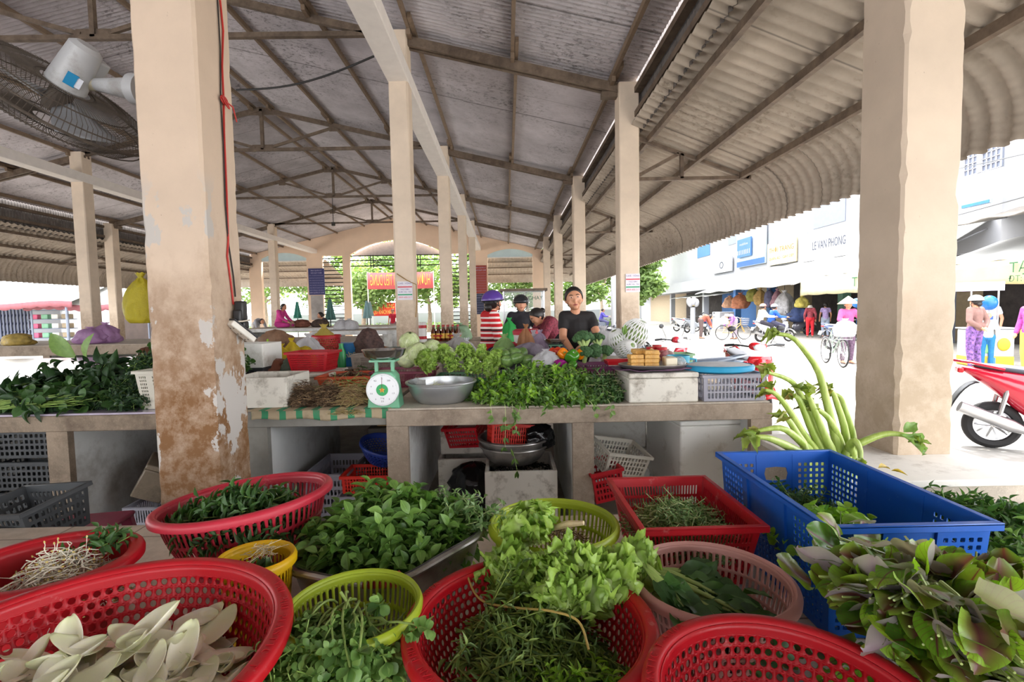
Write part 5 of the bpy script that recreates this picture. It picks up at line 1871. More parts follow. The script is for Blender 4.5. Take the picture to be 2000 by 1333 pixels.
def scooter(label, loc, rz, colr, seatc='34353b', cub=True, second=None, group=None):
 """underbone motor scooter, nose along +x, standing on its wheels"""
 t = thing('scooter', label, 'motorbike', loc, rz, group=group)
 pm = mat('paint_' + colr, colr, 0.18, var=0.04)
 pm.node_tree.nodes['Principled BSDF'].inputs['Coat Weight'].default_value = 0.6
 p2 = mat('paint_' + (second or '2a2a2e'), second or '2a2a2e', 0.4)
 R_ = 0.235
 wheel(t, (-0.6, 0, R_), R_, 0.095, 10)
 wheel(t, (0.62, 0, R_), R_, 0.065, 10)
 m = MB()
 loft(m, [(-0.86, 0.80, 0.03, 0.02), (-0.74, 0.75, 0.09, 0.06), (-0.6, 0.69, 0.12, 0.12), (-0.45, 0.60, 0.15, 0.20), (-0.28, 0.52, 0.16, 0.27), (0.0, 0.45, 0.15, 0.22), (0.12, 0.38, 0.11, 0.12)])
 m.build('rear_body', pm, t, sub=1)
 m = MB()
 loft(m, [(-0.78, 0.83, 0.05, 0.02), (-0.6, 0.815, 0.115, 0.035), (-0.3, 0.77, 0.13, 0.045), (-0.1, 0.735, 0.12, 0.045), (0.02, 0.70, 0.06, 0.03)])
 m.build('seat', mat('seat_' + seatc, seatc, 0.45, var=0.08), t, sub=1)
 m = MB()
 m.tube([(-0.55, 0.11, 0.80), (-0.8, 0.09, 0.86), (-0.9, 0.0, 0.87), (-0.8, -0.09, 0.86), (-0.55, -0.11, 0.80)], 0.014, 8)
 m.build('grab_rail', pm, t)
 m = MB(); m.box((-0.86, 0, 0.775), (0.05, 0.12, 0.05)); m.build('tail_light', mat('tail_red', 'b0101c', 0.2), t, bevel=0.012)
 m = MB(); m.box((-0.93, 0, 0.56), (0.012, 0.19, 0.14), rot=(0, R(20), 0)); m.build('number_plate', mat('plate_white', 'd8d6cf', 0.5), t, bevel=0.003)
 m = MB(); m.grid(lambda u, v: (-0.72 - 0.22 * u, (v - 0.5) * 0.16, 0.66 - 0.28 * u * u), 6, 4); m.build('rear_mudguard', BLKP, t, solid=0.008)
 m = MB(); loft(m, [(0.02, 0.34, 0.11, 0.05), (0.2, 0.30, 0.12, 0.035), (0.34, 0.33, 0.12, 0.05)]); m.build('footboard', p2, t, sub=1)
 m = MB()
 m.grid(lambda u, v: (0.30 + 0.20 * v + 0.05 * (1 - (2 * u - 1) ** 2) - 0.02, (u - 0.5) * (0.36 - 0.10 * v + 0.08 * math.sin(v * PI)), 0.30 + 0.52 * v), 10, 8)
 m.build('leg_shield', pm, t, solid=0.03)
 m = MB(); loft(m, [(0.40, 0.62, 0.10, 0.14), (0.50, 0.68, 0.10, 0.16), (0.58, 0.66, 0.05, 0.10)]); m.build('front_panel', pm, t, sub=1)
 m = MB()
 m.grid(lambda u, v: (0.62 + 0.29 * math.cos(R(20 + 130 * u)), (v - 0.5) * 0.13, R_ + 0.275 * math.sin(R(20 + 130 * u)) + 0.02 * math.cos((v - 0.5) * 3)), 12, 4)
 m.build('front_mudguard', pm, t, solid=0.008)
 m = MB()
 for sy in (-0.07, 0.07):
  m.tube([(0.62, sy, R_), (0.50, sy, 0.58)], 0.018, 8)
 m.build('fork', CHR, t)
 m = MB(); loft(m, [(0.30, 0.93, 0.06, 0.05), (0.40, 0.95, 0.13, 0.06), (0.47, 0.93, 0.09, 0.05)]); hb = m.build('handlebar_cowl', pm, t, sub=1)
 m = MB(); m.ball((0.465, 0, 0.93), (0.03, 0.075, 0.045), 14); m.build('headlight', mat('lens', 'dfe6ea', 0.08), hb)
 for sy in (-1, 1):
  m = MB()
  m.tube([(0.37, sy * 0.1, 0.94), (0.33, sy * 0.24, 0.96), (0.28, sy * 0.34, 0.95)], 0.012, 8)
  m.tube([(0.31, sy * 0.26, 0.96), (0.27, sy * 0.37, 0.95)], 0.018, 8)
  m.tube([(0.37, sy * 0.2, 0.95), (0.38, sy * 0.34, 0.93)], 0.006, 6)
  m.build('grip', BLKP, t)
 for sy in (-1, 1):
  m = MB(); m.tube([(0.33, sy * 0.18, 0.97), (0.33, sy * 0.24, 1.08), (0.33, sy * 0.28, 1.14)], 0.005, 6)
  m.ball((0.335, sy * 0.30, 1.17), (0.012, 0.055, 0.036), 12)
  m.build('mirror', BLKP, t)
 m = MB(); m.box((-0.12, 0, 0.28), (0.26, 0.17, 0.15)); m.box((-0.38, 0.09, 0.24), (0.42, 0.045, 0.08)); m.build('engine', mat('engine_grey', '5a5a5e', 0.5, 0.6), t, bevel=0.02)
 m = MB(); m.lathe([(0.075, -0.012), (0.08, 0.0), (0.07, 0.012)], 20, (-0.33, -0.15, 0.25), Matrix.Rotation(PI / 2, 3, 'X')); m.build('engine_cover', CHR, t)
 m = MB(); m.tube([(-0.1, -0.11, 0.2), (-0.35, -0.12, 0.2), (-0.5, -0.125, 0.26), (-0.88, -0.13, 0.42)], [0.02, 0.026, 0.062, 0.055], 14); m.build('exhaust', CHR, t)
 m = MB()
 for sy in (-0.11, 0.11):
  m.tube([(-0.6, sy, R_), (-0.52, sy, 0.62)], 0.02, 8)
 m.build('shock_absorber', CHR, t)
 m = MB(); m.tube([(-0.05, -0.05, 0.2), (-0.1, -0.16, 0.0), (-0.02, -0.2, 0.0)], 0.01, 6); m.build('stand', BLKP, t)
 return t
def bicycle(label, loc, rz, colr='8a9a90', basket=True):
 t = thing('bicycle', label, 'bicycle', loc, rz)
 pm = mat('frame_' + colr, colr, 0.4)
 r_ = 0.33
 wheel(t, (-0.52, 0, r_), r_, 0.035, 32, True)
 wheel(t, (0.52, 0, r_), r_, 0.035, 32, True)
 m = MB()
 m.tube([(-0.52, 0.03, r_), (-0.08, 0, 0.30)], 0.01, 8)
 m.tube([(-0.52, -0.03, r_), (-0.18, 0, 0.78)], 0.009, 8)
 m.tube([(-0.08, 0, 0.30), (-0.2, 0, 0.86)], 0.015, 8)
 m.tube([(-0.08, 0, 0.30), (0.34, 0, 0.68)], 0.018, 8)
 m.tube([(-0.14, 0, 0.55), (0.34, 0, 0.74)], 0.014, 8)
 m.tube([(0.52, 0.04, r_), (0.38, 0.03, 0.62), (0.32, 0, 0.95)], 0.012, 8)
 m.tube([(0.52, -0.04, r_), (0.38, -0.03, 0.62)], 0.012, 8)
 m.build('frame', pm, t)
 m = MB(); m.ball((-0.2, 0, 0.89), (0.12, 0.07, 0.03), 12); m.build('saddle', BLKP, t)
 m = MB(); m.tube([(0.2, -0.27, 0.99), (0.30, -0.2, 1.0), (0.32, 0, 0.96), (0.30, 0.2, 1.0), (0.2, 0.27, 0.99)], 0.011, 8); m.build('handlebar', CHR, t)
 m = MB(); m.tube([(-0.08, -0.07, 0.3), (-0.08, -0.07, 0.14)], 0.01, 6); m.tube([(-0.08, 0.07, 0.3), (-0.08, 0.07, 0.46)], 0.01, 6); m.box((-0.08, -0.12, 0.14), (0.09, 0.09, 0.02)); m.box((-0.08, 0.12, 0.46), (0.09, 0.09, 0.02)); m.build('pedals', BLKP, t)
 if basket:
  m = MB()
  for z, e in ((0.66, 0.8), (0.76, 0.9), (0.86, 1.0), (0.95, 1.05)):
   pts = [(0.52 + 0.13 * e * a, 0.18 * e * b, z) for a, b in ((-1, -1), (1, -1), (1, 1), (-1, 1), (-1, -1))]
   m.tube(pts, 0.005, 5)
  for a in np.linspace(-1, 1, 7):
   for b in (-1, 1):
    m.tube([(0.52 + 0.13 * 0.8 * a, 0.18 * 0.8 * b, 0.66), (0.52 + 0.13 * 1.05 * a, 0.18 * 1.05 * b, 0.95)], 0.003, 4)
    m.tube([(0.52 + 0.13 * 0.8 * b, 0.18 * 0.8 * a, 0.66), (0.52 + 0.13 * 1.05 * b, 0.18 * 1.05 * a, 0.95)], 0.003, 4)
  m.build('wire_basket', CHR, t)
 return t
# ------------------------------------------------------------------ bags, boxes and other goods
def bagmat(name, c, rough=0.25, tr=0.35):
 if name in MATS:
  return MATS[name]
 s = NT(name)
 b = hx(c)
 n = s.noise(14, 8, 0.7)
 s.col(s.mix(s.ramp(n, 0.3, 0.7), tuple(x * 0.8 for x in b), tuple(min(1, x * 1.12) for x in b)))
 s.rm(rough)
 s.bump(s.noise(18, 8, 0.65), 0.6, 0.03)
 t_ = s.n('BsdfTranslucent')
 t_.inputs[0].default_value = (*b, 1)
 ms = s.n('MixShader'); ms.inputs[0].default_value = tr
 s.l(s.p.outputs[0], ms.inputs[1]); s.l(t_.outputs[0], ms.inputs[2]); s.l(ms.outputs[0], s.out.inputs[0])
 MATS[name] = s.m
 return s.m
def clearmat(name, c, fac=0.45):
 if name in MATS:
  return MATS[name]
 s = NT(name)
 s.col(hx(c)); s.rm(0.15)
 s.bump(s.noise(20, 8, 0.65), 0.6, 0.03)
 t_ = s.n('BsdfTransparent')
 ms = s.n('MixShader'); ms.inputs[0].default_value = fac
 s.l(s.p.outputs[0], ms.inputs[1]); s.l(t_.outputs[0], ms.inputs[2]); s.l(ms.outputs[0], s.out.inputs[0])
 MATS[name] = s.m
 return s.m
def bag(name, label, cat, c, sx, sy, sz, m, seed, knot=True, group=None):
 """crumpled plastic bag standing at c"""
 r = random.Random(seed)
 ph = Vector((r.uniform(0, 50), r.uniform(0, 50), r.uniform(0, 50)))
 mb = MB()
 nu, nv = 36, 20
 prof = [(0.02, 0), (0.75, 0.01), (0.98, 0.12), (1.0, 0.35), (0.88, 0.6), (0.6, 0.78), (0.28, 0.88), (0.12, 0.91)] + ([(0.26, 0.97), (0.3, 1.0)] if knot else [(0.02, 0.95)])
 if not knot:
  prof = [(0.02, 0), (0.75, 0.01), (0.98, 0.14), (1.0, 0.4), (0.92, 0.65), (0.75, 0.83), (0.45, 0.95), (0.02, 1.0)]
 def fn(u, v):
  q = v * (len(prof) - 1)
  i = min(len(prof) - 2, int(q))
  f = q - i
  rr = prof[i][0] * (1 - f) + prof[i + 1][0] * f
  z = prof[i][1] * (1 - f) + prof[i + 1][1] * f
  a = 2 * PI * u
  p = Vector((math.cos(a), math.sin(a), z * 1.5)) * 1.7 + ph
  n = mnoise.noise(p) * 0.3 + mnoise.noise(p * 3.1) * 0.2 + abs(mnoise.noise(p * 6)) * 0.14
  k = rr * (1 + n)
  return (sx * k * math.cos(a), sy * k * math.sin(a), max(0, sz * (z + 0.1 * n * (z > 0.1))))
 c = Vector(c)
 if 0.01 < c.z - 0.77 < 0.36 and c.y > 4 and abs(c.x) < 4 and c.x < 1.8:
  sz += c.z - 0.77
  c.z = 0.77
 mb.grid(fn, nu, nv, wrapu=True)
 o = mb.build(name, m, angle=80)
 o.location = c
 return tag(o, label, cat, group)
def foam_box(label, c, w, l, h, m=None, rz=0.0, open_=True, name='foam_box', rot=None):
 m = m or M_FOAM
 t = thing(name, label, 'box', c, rz, rot=rot)
 mb = MB()
 tk = 0.022
 if open_:
  mb.bb(-w / 2, w / 2, -l / 2, -l / 2 + tk, 0, h); mb.bb(-w / 2, w / 2, l / 2 - tk, l / 2, 0, h)
  mb.bb(-w / 2, -w / 2 + tk, -l / 2 + tk, l / 2 - tk, 0, h); mb.bb(w / 2 - tk, w / 2, -l / 2 + tk, l / 2 - tk, 0, h)
  mb.bb(-w / 2 + tk, w / 2 - tk, -l / 2 + tk, l / 2 - tk, 0, tk)
  mb.build('box', m, t, bevel=0.004)
 else:
  mb.bb(-w / 2, w / 2, -l / 2, l / 2, 0, h - 0.035)
  mb.build('box', m, t, bevel=0.01)
  mb = MB(); mb.bb(-w / 2 - 0.003, w / 2 + 0.003, -l / 2 - 0.003, l / 2 + 0.003, h - 0.033, h)
  mb.build('lid', m, t, bevel=0.01)
 return t
def fruit(name, label, cat, c, r, m, rot=(0, 0, 0), group=None, prof=None, stem=None, n=16, lobes=0):
 """lathed vegetable, axis along z before rotation; r = (radius, length)"""
 mb = MB()
 pr = prof or [(0.001, -0.5), (0.45, -0.47), (0.8, -0.3), (1.0, 0.0), (0.85, 0.28), (0.45, 0.46), (0.001, 0.5)]
 mb.lathe([(a * r[0], b * r[1]) for a, b in pr], n)
 if lobes:
  mb.v = [(x * (1 + 0.10 * math.cos(lobes * math.atan2(y, x))), y * (1 + 0.10 * math.cos(lobes * math.atan2(y, x))), z) for x, y, z in mb.v]
 o = mb.build(name, m, sub=1, angle=80)
 o.location = c
 o.rotation_euler = rot
 tag(o, label, cat, group)
 if stem:
  k = MB(); k.tube([(0, 0, r[1] * 0.42), (0.003, 0, r[1] * 0.42 + stem)], [0.006, 0.004], 6)
  k.build('stem', G_STEM, o)
 return o
# ================================================================== MARKET COUNTERS
T = 0.77
YF = 2.98
def counter(label, x0, x1, y0, y1, legs, z=T, th=0.11, front=M_CONC, top=M_CONCL, wall=M_WHITEW, lw=0.13, wlen=None, name='market_counter'):
 t = thing(name, label, 'counter', ((x0 + x1) / 2, (y0 + y1) / 2, 0))
 cx, cy = (x0 + x1) / 2, (y0 + y1) / 2
 mb = MB(); mb.bb(x0 - cx, x1 - cx, y0 - cy, y1 - cy, z - th, z - 0.012); mb.build('slab', front, t, bevel=0.006)
 mb = MB(); mb.bb(x0 - cx + 0.012, x1 - cx - 0.012, y0 - cy + 0.01, y1 - cy - 0.01, z - 0.012, z); mb.build('worktop', top, t, bevel=0.003)
 for lx in legs:
  mb = MB(); mb.bb(lx - cx, lx + lw - cx, y0 - cy + 0.005, y0 - cy + 0.05, 0, z - th)
  leg = mb.build('leg', front, t, smooth=False)
  mb = MB(); mb.bb(lx - cx + 0.002, lx + lw - cx - 0.002, y0 - cy + 0.05, (wlen or (y1 - y0) - 0.05) + y0 - cy, 0, z - th)
  mb.build('whitewashed_side', wall, leg, smooth=False)
 return t
M_TILEP = mat('glazed_tile', 'b4aabc', 0.12, var=0.15, scale=9, dirt='857a80', dirtamt=0.3)
counter('rough concrete counter in the middle carrying the leafy heap', -0.75, 1.62, YF, 4.38, (-0.75, 0.39, 1.49))
counter('low part of the counter behind the big pillar, edge hung with green cloth', -1.95, -0.76, YF + 0.05, 4.38, (-1.62,), front=mat('grey_concrete', '8a8780', 0.8, var=0.2), lw=0.12)
counter('dark concrete counter at far left under the heaps of greens', -6.6, -2.0, YF + 0.05, 4.4, (-6.2, -4.4, -2.86), top=M_TILEP, front=concrete('dark_concrete', '8d7d6b', amt=0.8))
counter('tiled counter where the woman in the black shirt squats', -0.9, 1.9, 4.4, 5.3, (-0.8, 0.5, 1.75), top=M_CONCL)
counter('tiled counter behind the root bundles at left', -3.4, -0.95, 4.4, 6.6, (-3.2, -1.2), top=M_CONCL)
counter('long glazed tile counter at far left', -10.0, -3.6, 4.45, 7.6, (-10, -6, -3.9), top=M_TILEP)
counter('concrete edged counter at left by the pink bags', -13.5, -5.6, 9.6, 11.9, (-13, -9, -5.9), z=0.86, th=0.2, top=M_CONCL)
counter('raised counter end at left in front of the pink bags', -6.2, -3.4, 8.4, 9.5, (-6.1, -3.6), z=0.84, th=0.15, top=M_CONCL)
counter('counter of bottled sauces behind the tied poster pillar', -2.2, -0.45, 9.8, 11.4, (-2.1, -0.7), top=M_CONC)
counter('counter of the food stall behind the women', 0.2, 1.65, 7.9, 9.2, (0.25, 1.4), top=M_CONCL)
counter('long whitewashed counter where the woman in pink kneels', -9.2, -4.0, 16.6, 19.5, (-9.1, -6.5, -4.2), z=0.93, th=0.12, top=M_CONCL, front=M_WHITEW)
counter('whitewashed counter front at left middle distance', -4.6, -2.6, 8.0, 10.4, (-4.5, -2.8), z=0.9, th=0.13, top=M_CONCL, front=M_WHITEW)
mb = MB(); mb.bb(-4.55, -2.65, 8.02, 8.06, 0, 0.77)
struct(mb.build('trim_counter_panel', M_WHITEW, smooth=False))
s = NT('green_striped_cloth')
x = s.sep(s.co('Object'))[0]
st = s.math('GREATER_THAN', s.math('FRACT', s.math('MULTIPLY', x, 9.5)), 0.62)
c = s.mix(st, hx('b3a184'), hx('3f8f66'))
c = s.mix(s.ramp(s.noise(9, 7, 0.7), 0.5, 0.7, 0, 0.5), c, hx('776a55'))
s.col(c); s.rm(0.85)
mb = MB()
def cl(u, v):
 x = -1.58 + 0.86 * u
 w = mnoise.noise(Vector((x * 7, v * 2, 1)))
 if v < 0.5:
  return (x, YF + 0.12 - 0.17 * v * 2 * (v < 0.5), T + 0.006 + 0.004 * w)
 q = (v - 0.5) * 2
 return (x, YF + 0.035 - 0.012 * w - 0.01, T + 0.006 - q * (0.065 + 0.03 * mnoise.noise(Vector((x * 5, 3, 2)))))
mb.grid(cl, 60, 10)
tag(mb.build('counter_cloth', s.m, solid=0.003), 'dirty green striped cloth hanging over the counter edge under the roots', 'cloth')
# ---- goods on the front edge ---------------------------------------
foam_box('stained open foam box on the counter beside the big pillar', (-1.56, 3.24, T + 0.008), 0.36, 0.36, 0.19)
for i, (px, py, rx, ry, h, n, dark, ln, lab) in enumerate((
  (592, 765, 0.10, 0.13, 0.16, 700, 1, 0.06, 'dark clump of hairy roots next to the foam box'),
  (640, 768, 0.11, 0.14, 0.15, 700, 1, 0.07, 'brown clump of roots in the middle of the root heap'),
  (690, 775, 0.11, 0.13, 0.13, 600, 0, 0.08, 'light tan clump of roots nearest the spring scale'))):
 p = P(px, py, 3.16)
 strand_pile('root_bundle', lab, 'roots', (p.x, 3.17, T + 0.012), rx, ry, h, n, ln, 0.0016, [G_ROOTD if dark else G_ROOT, G_ROOT, mat('straw_stalk', 'b5a26c', 0.7)], 50 + i, curl=0.8, m=[0, 0, 1, 0] if dark else [0, 1, 2, 2], over=0.5)
strand_pile('root_bundle', 'thin green tops lying behind the root clumps', 'roots', (-1.1, 3.4, T + 0.02), 0.28, 0.12, 0.14, 160, 0.16, 0.0022, [G_STEM, mat('straw_stalk', 'b5a26c', 0.7)], 55, curl=0.3, m=[0, 1])
strand_pile('root_bundle', 'stray roots hanging over the green cloth', 'roots', (-0.99, YF - 0.005, T - 0.03), 0.12, 0.03, 0.05, 60, 0.06, 0.0016, [mat('straw_stalk', 'b5a26c', 0.7)], 56, curl=0.6)
def scale_(label, c, dr, grn='6cab88', detail=True):
 """spring dial scale facing the camera, pan on top"""
 t = thing('spring_scale', label, 'scale', c)
 gm = mat('scale_green_' + grn, grn, 0.35, var=0.08)
 k = dr / 0.1
 mb = MB()
 mb.poly([(-0.1 * k, 0), (0.1 * k, 0), (0.075 * k, 0.2 * k), (0.05 * k, 0.225 * k), (-0.05 * k, 0.225 * k), (-0.075 * k, 0.2 * k)], 0.0, 0.13 * k)
 mb.build('housing', gm, t, bevel=0.006 * k)
 mb = MB(); mb.lathe([(0.001, -0.018), (0.97, -0.018), (1.0, -0.012), (1.0, 0.0), (0.001, 0.0)], 48, (0, 0, 0.118 * k), Matrix.Rotation(PI / 2, 3, 'X') @ Matrix.Scale(1, 3), m=0)
 mb.v = [((x) * dr if True else x, y, z) for x, y, z in mb.v]
 mb.v = [(x, -(0.0) + y * 1.0, 0.118 * k + (z - 0.118 * k) * dr) for x, y, z in mb.v]
 mb.v = [(x, -abs(y), z) for x, y, z in mb.v]
 d = mb.build('dial', mat('dial_white', 'e9ebee', 0.35, var=0.02), t, angle=30)
 y = -0.0195
 cz = 0.118 * k
 mb = MB()
 for q in range(100 if detail else 20):
  a = 2 * PI * q / (100 if detail else 20)
  l = 0.07 if q % (10 if detail else 2) == 0 else 0.035
  mb.beam((math.sin(a) * dr * (0.93 - l), y, cz + math.cos(a) * dr * (0.93 - l)), (math.sin(a) * dr * 0.93, y, cz + math.cos(a) * dr * 0.93), 0.0008 * k, 0.0006)
 if detail:
  for q, n_ in enumerate(('5', '500', '1', '1.5', '2', '2.5', '3', '3.5', '4', '4.5')):
   a = 2 * PI * q / 10
   add_text(mb, n_, (math.sin(a) * dr * 0.70, y, cz + math.cos(a) * dr * 0.70), (1, 0, 0), (0, 0, 1), dr * 0.14)
  add_text(mb, '5 kg', (0, y, cz - dr * 0.50), (1, 0, 0), (0, 0, 1), dr * 0.13)
 mb.build('dial_marks', mat('print_black', '22242a', 0.5), d, smooth=False)
 mb = MB(); n = 32
 mb.add([(0, y - 0.001, cz)] + [(math.cos(2 * PI * i / n) * dr * 0.36, y - 0.001, cz + math.sin(2 * PI * i / n) * dr * 0.36) for i in range(n)], [(0, i + 1, (i + 1) % n + 1) for i in range(n)])
 mb.build('green_disc', mat('dial_green', '2aa35a', 0.4), d)
 mb = MB(); st = []
 for i in range(10):
  rr = dr * (0.19 if i % 2 == 0 else 0.09)
  st.append((math.sin(PI * i / 5) * rr, cz + math.cos(PI * i / 5) * rr))
 mb.poly(st, y - 0.004, y - 0.002); mb.build('star_emblem', mat('emblem_gold', 'e8a020', 0.4), d, smooth=False)
 mb = MB(); mb.beam((0, y - 0.005, cz - dr * 0.1), (0, y - 0.005, cz + dr * 0.8), 0.002 * k, 0.001); mb.build('needle', mat('needle_red', '702020', 0.4), d, smooth=False)
 mb = MB()
 for sx in (-1, 1):
  mb.beam((sx * 0.05 * k, 0.06 * k, 0.22 * k), (sx * 0.05 * k, 0.06 * k, 0.29 * k), 0.02 * k, 0.02 * k)
 mb.box((0, 0.06 * k, 0.292 * k), (0.16 * k, 0.12 * k, 0.012 * k)); mb.build('pan_support', gm, t, smooth=False)
 mb = MB()
 pr = [(0.001, 0.0), (0.085, 0.0), (0.115, 0.02), (0.13, 0.055), (0.136, 0.056), (0.133, 0.05), (0.118, 0.016), (0.085, -0.004), (0.001, -0.004)]
 mb.lathe([(a * k, b * k) for a, b in pr[::-1]], 48, (0, 0.06 * k, 0.305 * k))
 mb.build('weighing_pan', M_STEELB, t, angle=50)
 return t
scale_('green spring scale with white round dial and steel pan on the front counter', (P(745, 797, 2.95).x, 3.0, T), 0.1)
bx = (-0.44, 3.22, T)
basin('aluminium basin of white sprouts on the counter edge', bx, 0.228, 0.135, mat('bright_aluminium', 'b9bbbd', 0.32, 0.8, var=0.08), base=0.6)
strand_pile('bean_sprouts', 'pale sprouts in the aluminium basin on the counter', 'bean sprouts', (bx[0] - 0.03, bx[1] - 0.03, T + 0.06), 0.12, 0.1, 0.06, 350, 0.05, 0.0016, [mat('sprout_pale', 'd9dcae', 0.4)], 57, curl=0.4)
mb = MB()
mb.grid(lambda u, v: (bx[0] - 0.09 + 0.13 * math.cos(2.6 + u * 1.9) * (0.4 + 0.6 * v), bx[1] + 0.13 * math.sin(2.6 - u * 1.9) * (0.4 + 0.6 * v), T + 0.06 + 0.075 * v + 0.006 * math.sin(u * 12)), 16, 6)
tag(mb.build('plastic_liner', bagmat('liner_white', 'dcdcda', 0.4, 0.3)), 'white plastic liner against the wall of the sprout basin', 'bag')
sprig_pile('herb_heap', 'big spreading heap of small leaved greens over the counter edge', 'herbs', (0.23, 3.26, T), 0.50, 0.30, 0.22, 520, 0.05, 0.024, T_OVAL, [G_BASIL, G_STEMP], 60, pairs=4, slen=0.16, up=0.35, fill=1800, loose=0.6)
sprig_pile('herb_heap', 'light green leaves strewn on top of the spreading heap', 'herbs', (0.2, 3.22, T + 0.02), 0.46, 0.27, 0.215, 90, 0.05, 0.028, T_HEART, [G_BRIGHT, G_STEMP], 64, pairs=4, slen=0.13, up=0.6, fill=120)
sprig_pile('herb_heap', 'dark right end of the leafy heap against the foam box', 'herbs', (0.60, 3.2, T), 0.15, 0.2, 0.19, 120, 0.04, 0.015, T_LANCE, [G_DARK, G_STEMP], 61, pairs=4, slen=0.15, up=0.3, fill=400, loose=0.6)
lc = LC(62); r = lc.r
for (px, zl, L0) in ((985, 0.0, 0.26), (1000, 0.0, 0.16), (1015, 0, 0.10), (960, 0, 0.07), (1060, 0, 0.05), (1150, 0, 0.06), (1190, 0, 0.05)):
 p0 = P(px, 800, YF - 0.03)
 n_ = 6
 t_ = np.linspace(0, 1, n_)[:, None]
 pts = np.array([p0.x, YF + 0.02, T + 0.03]) + np.array([r.normal(0.01, 0.02), -0.05, -0.0]) * np.minimum(1, t_ * 4) + np.array([r.normal(0, 0.02), 0, -L0 - 0.02]) * t_ ** 1.3
 lc.stem(pts, 0.0018, 0.0012, 1, 5)
 k = max(4, int(L0 * 60))
 idx = r.randint(2, n_, k)
 dd = np.stack([r.normal(0, 0.8, k), -abs(r.normal(0, 0.3, k)), -abs(r.normal(0.6, 0.5, k))], 1)
 lc.leaf(pts[idx] + r.normal(0, 0.006, (k, 3)), dd, np.tile([0.1, -1.0, 0.3], (k, 1)) + r.normal(0, 0.4, (k, 3)), r.uniform(0.025, 0.05, k), r.uniform(0.012, 0.03, k), T_HEART, 0)
o = lc.build('trailing_vines', [G_MID, G_STEMP])
tag(o, 'leafy vines trailing from the heap down over the counter front', 'vines', kind='stuff')
foam_box('stained foam block under the tray of tofu on the counter', (0.96, 3.21, T), 0.43, 0.40, 0.185, open_=False)
FT = T + 0.187
mb = MB()
rr = random.Random(3)
mb.grid(lambda u, v: (0.92 + (0.02 + 0.235 * v) * math.cos(2 * PI * u), 3.14 + (0.02 + 0.155 * v) * math.sin(2 * PI * u), FT + 0.005 + 0.012 * v * (1 + mnoise.noise(Vector((u * 20, v * 2, 0)))) - 0.0 * v), 60, 6, wrapu=True)
tag(mb.build('purple_cloth', mat('purple_rag', '5c3f58', 0.8, var=0.3, scale=30), solid=0.004), 'crumpled purple cloth under the tofu tray', 'cloth')
TR = FT + 0.022
t = thing('tray', 'round metal tray carrying fried and white tofu', 'tray', (0.93, 3.14, TR))
mb = MB(); mb.lathe([(0.001, 0.002), (0.19, 0.002), (0.215, 0.022), (0.221, 0.022), (0.221, 0.018), (0.195, -0.003), (0.001, -0.003)], 48, ey=0.72); mb.build('plate', M_ALU, t, angle=50)
s = NT('fried_tofu')
uz = s.noise(60, 6, 0.7)
c = s.mix(s.ramp(uz, 0.35, 0.65), hx('c08a3e'), hx('e0b468')); c = s.mix(s.ramp(s.noise(14, 5), 0.55, 0.7, 0, 0.6), c, hx('8f5c24')); s.col(c); s.rm(0.5); s.bump(uz, 0.5, 0.003)
M_TOFU = s.m
M_WTOFU = mat('white_tofu', 'dcd2ba', 0.4, var=0.04, scale=20)
first = None
tz = TR + 0.004
for (dx, dy, dz, rzz, rx, lab) in ((-0.115, -0.02, 0, 0.1, 0, 'fried tofu block at the bottom of the left stack'), (-0.112, -0.018, 1, 0.05, 0, 'fried tofu block in the middle of the left stack'), (-0.117, -0.02, 2, 0.12, 0, 'fried tofu block at the top of the left stack'),
         (-0.02, -0.03, 0, -0.1, 0, 'fried tofu block at the bottom of the right stack'), (-0.022, -0.028, 1, -0.05, 0, 'second fried tofu block of the right stack'), (-0.018, -0.03, 2, -0.12, 0, 'third fried tofu block of the right stack'), (-0.02, -0.028, 3, -0.05, 0, 'top fried tofu block of the right stack'),
         (-0.075, 0.04, 3.0, 0.3, 0.12, 'fried tofu block lying tilted across the two stacks'), (0.025, 0.05, 2.6, 1.2, 0.5, 'fried tofu block leaning behind the right stack'), (-0.06, 0.07, 0, 0.2, 0, 'fried tofu block at the back bottom of the tray'), (-0.06, 0.07, 1, 0.2, 0, 'fried tofu block second from the bottom at the back of the tray'), (-0.06, 0.07, 2, 0.2, 0, 'fried tofu block third up at the back of the tray'), (0.03, 0.06, 1.2, 1.3, 0.3, 'fried tofu block standing behind the white tofu')):
 mb = MB(); mb.box((0, 0, 0), (0.088, 0.07, 0.026))
 if first is None:
  first = mb.build('fried_tofu', M_TOFU, bevel=0.004)
  o = first
 else:
  o = first.copy(); C.objects.link(o)
 o.location = (0.93 + dx, 3.14 + dy, tz + 0.0135 + dz * 0.0268)
 o.rotation_euler = (rx, 0, rzz)
 tag(o, lab, 'tofu', 'fried tofu blocks on the tray')
for i in range(3):
 mb = MB(); mb.box((0, 0, 0), (0.072, 0.04, 0.055)); o = mb.build('white_tofu', M_WTOFU, bevel=0.006)
 o.location = (0.93 + 0.10 + 0.006 * i, 3.14 - 0.05 + 0.043 * i, tz + 0.03)
 tag(o, ['front slab of white tofu on the tray', 'middle slab of white tofu on the tray', 'back slab of white tofu on the tray'][i], 'tofu', 'white tofu slabs on the tray')
o = bag('clear_bag', 'clear plastic bag lying against the white tofu', 'bag', (0.93 + 0.165, 3.12, tz), 0.035, 0.06, 0.06, clearmat('clear_plastic', 'e9ecef', 0.6), 5, knot=False)
crate('grey slotted crate under the blue rimmed lid at the counter end', (1.395, 3.17, T), 0.41, 0.36, 0.17, PL_GREY, cells=(3, 3), pitch=0.026, hole=(0.34, 0.4), taper=0.97, handle=False)
t = thing('basin_lid', 'round white lid with a blue rim lying on the grey crate', 'lid', (1.36, 3.16, T + 0.171))
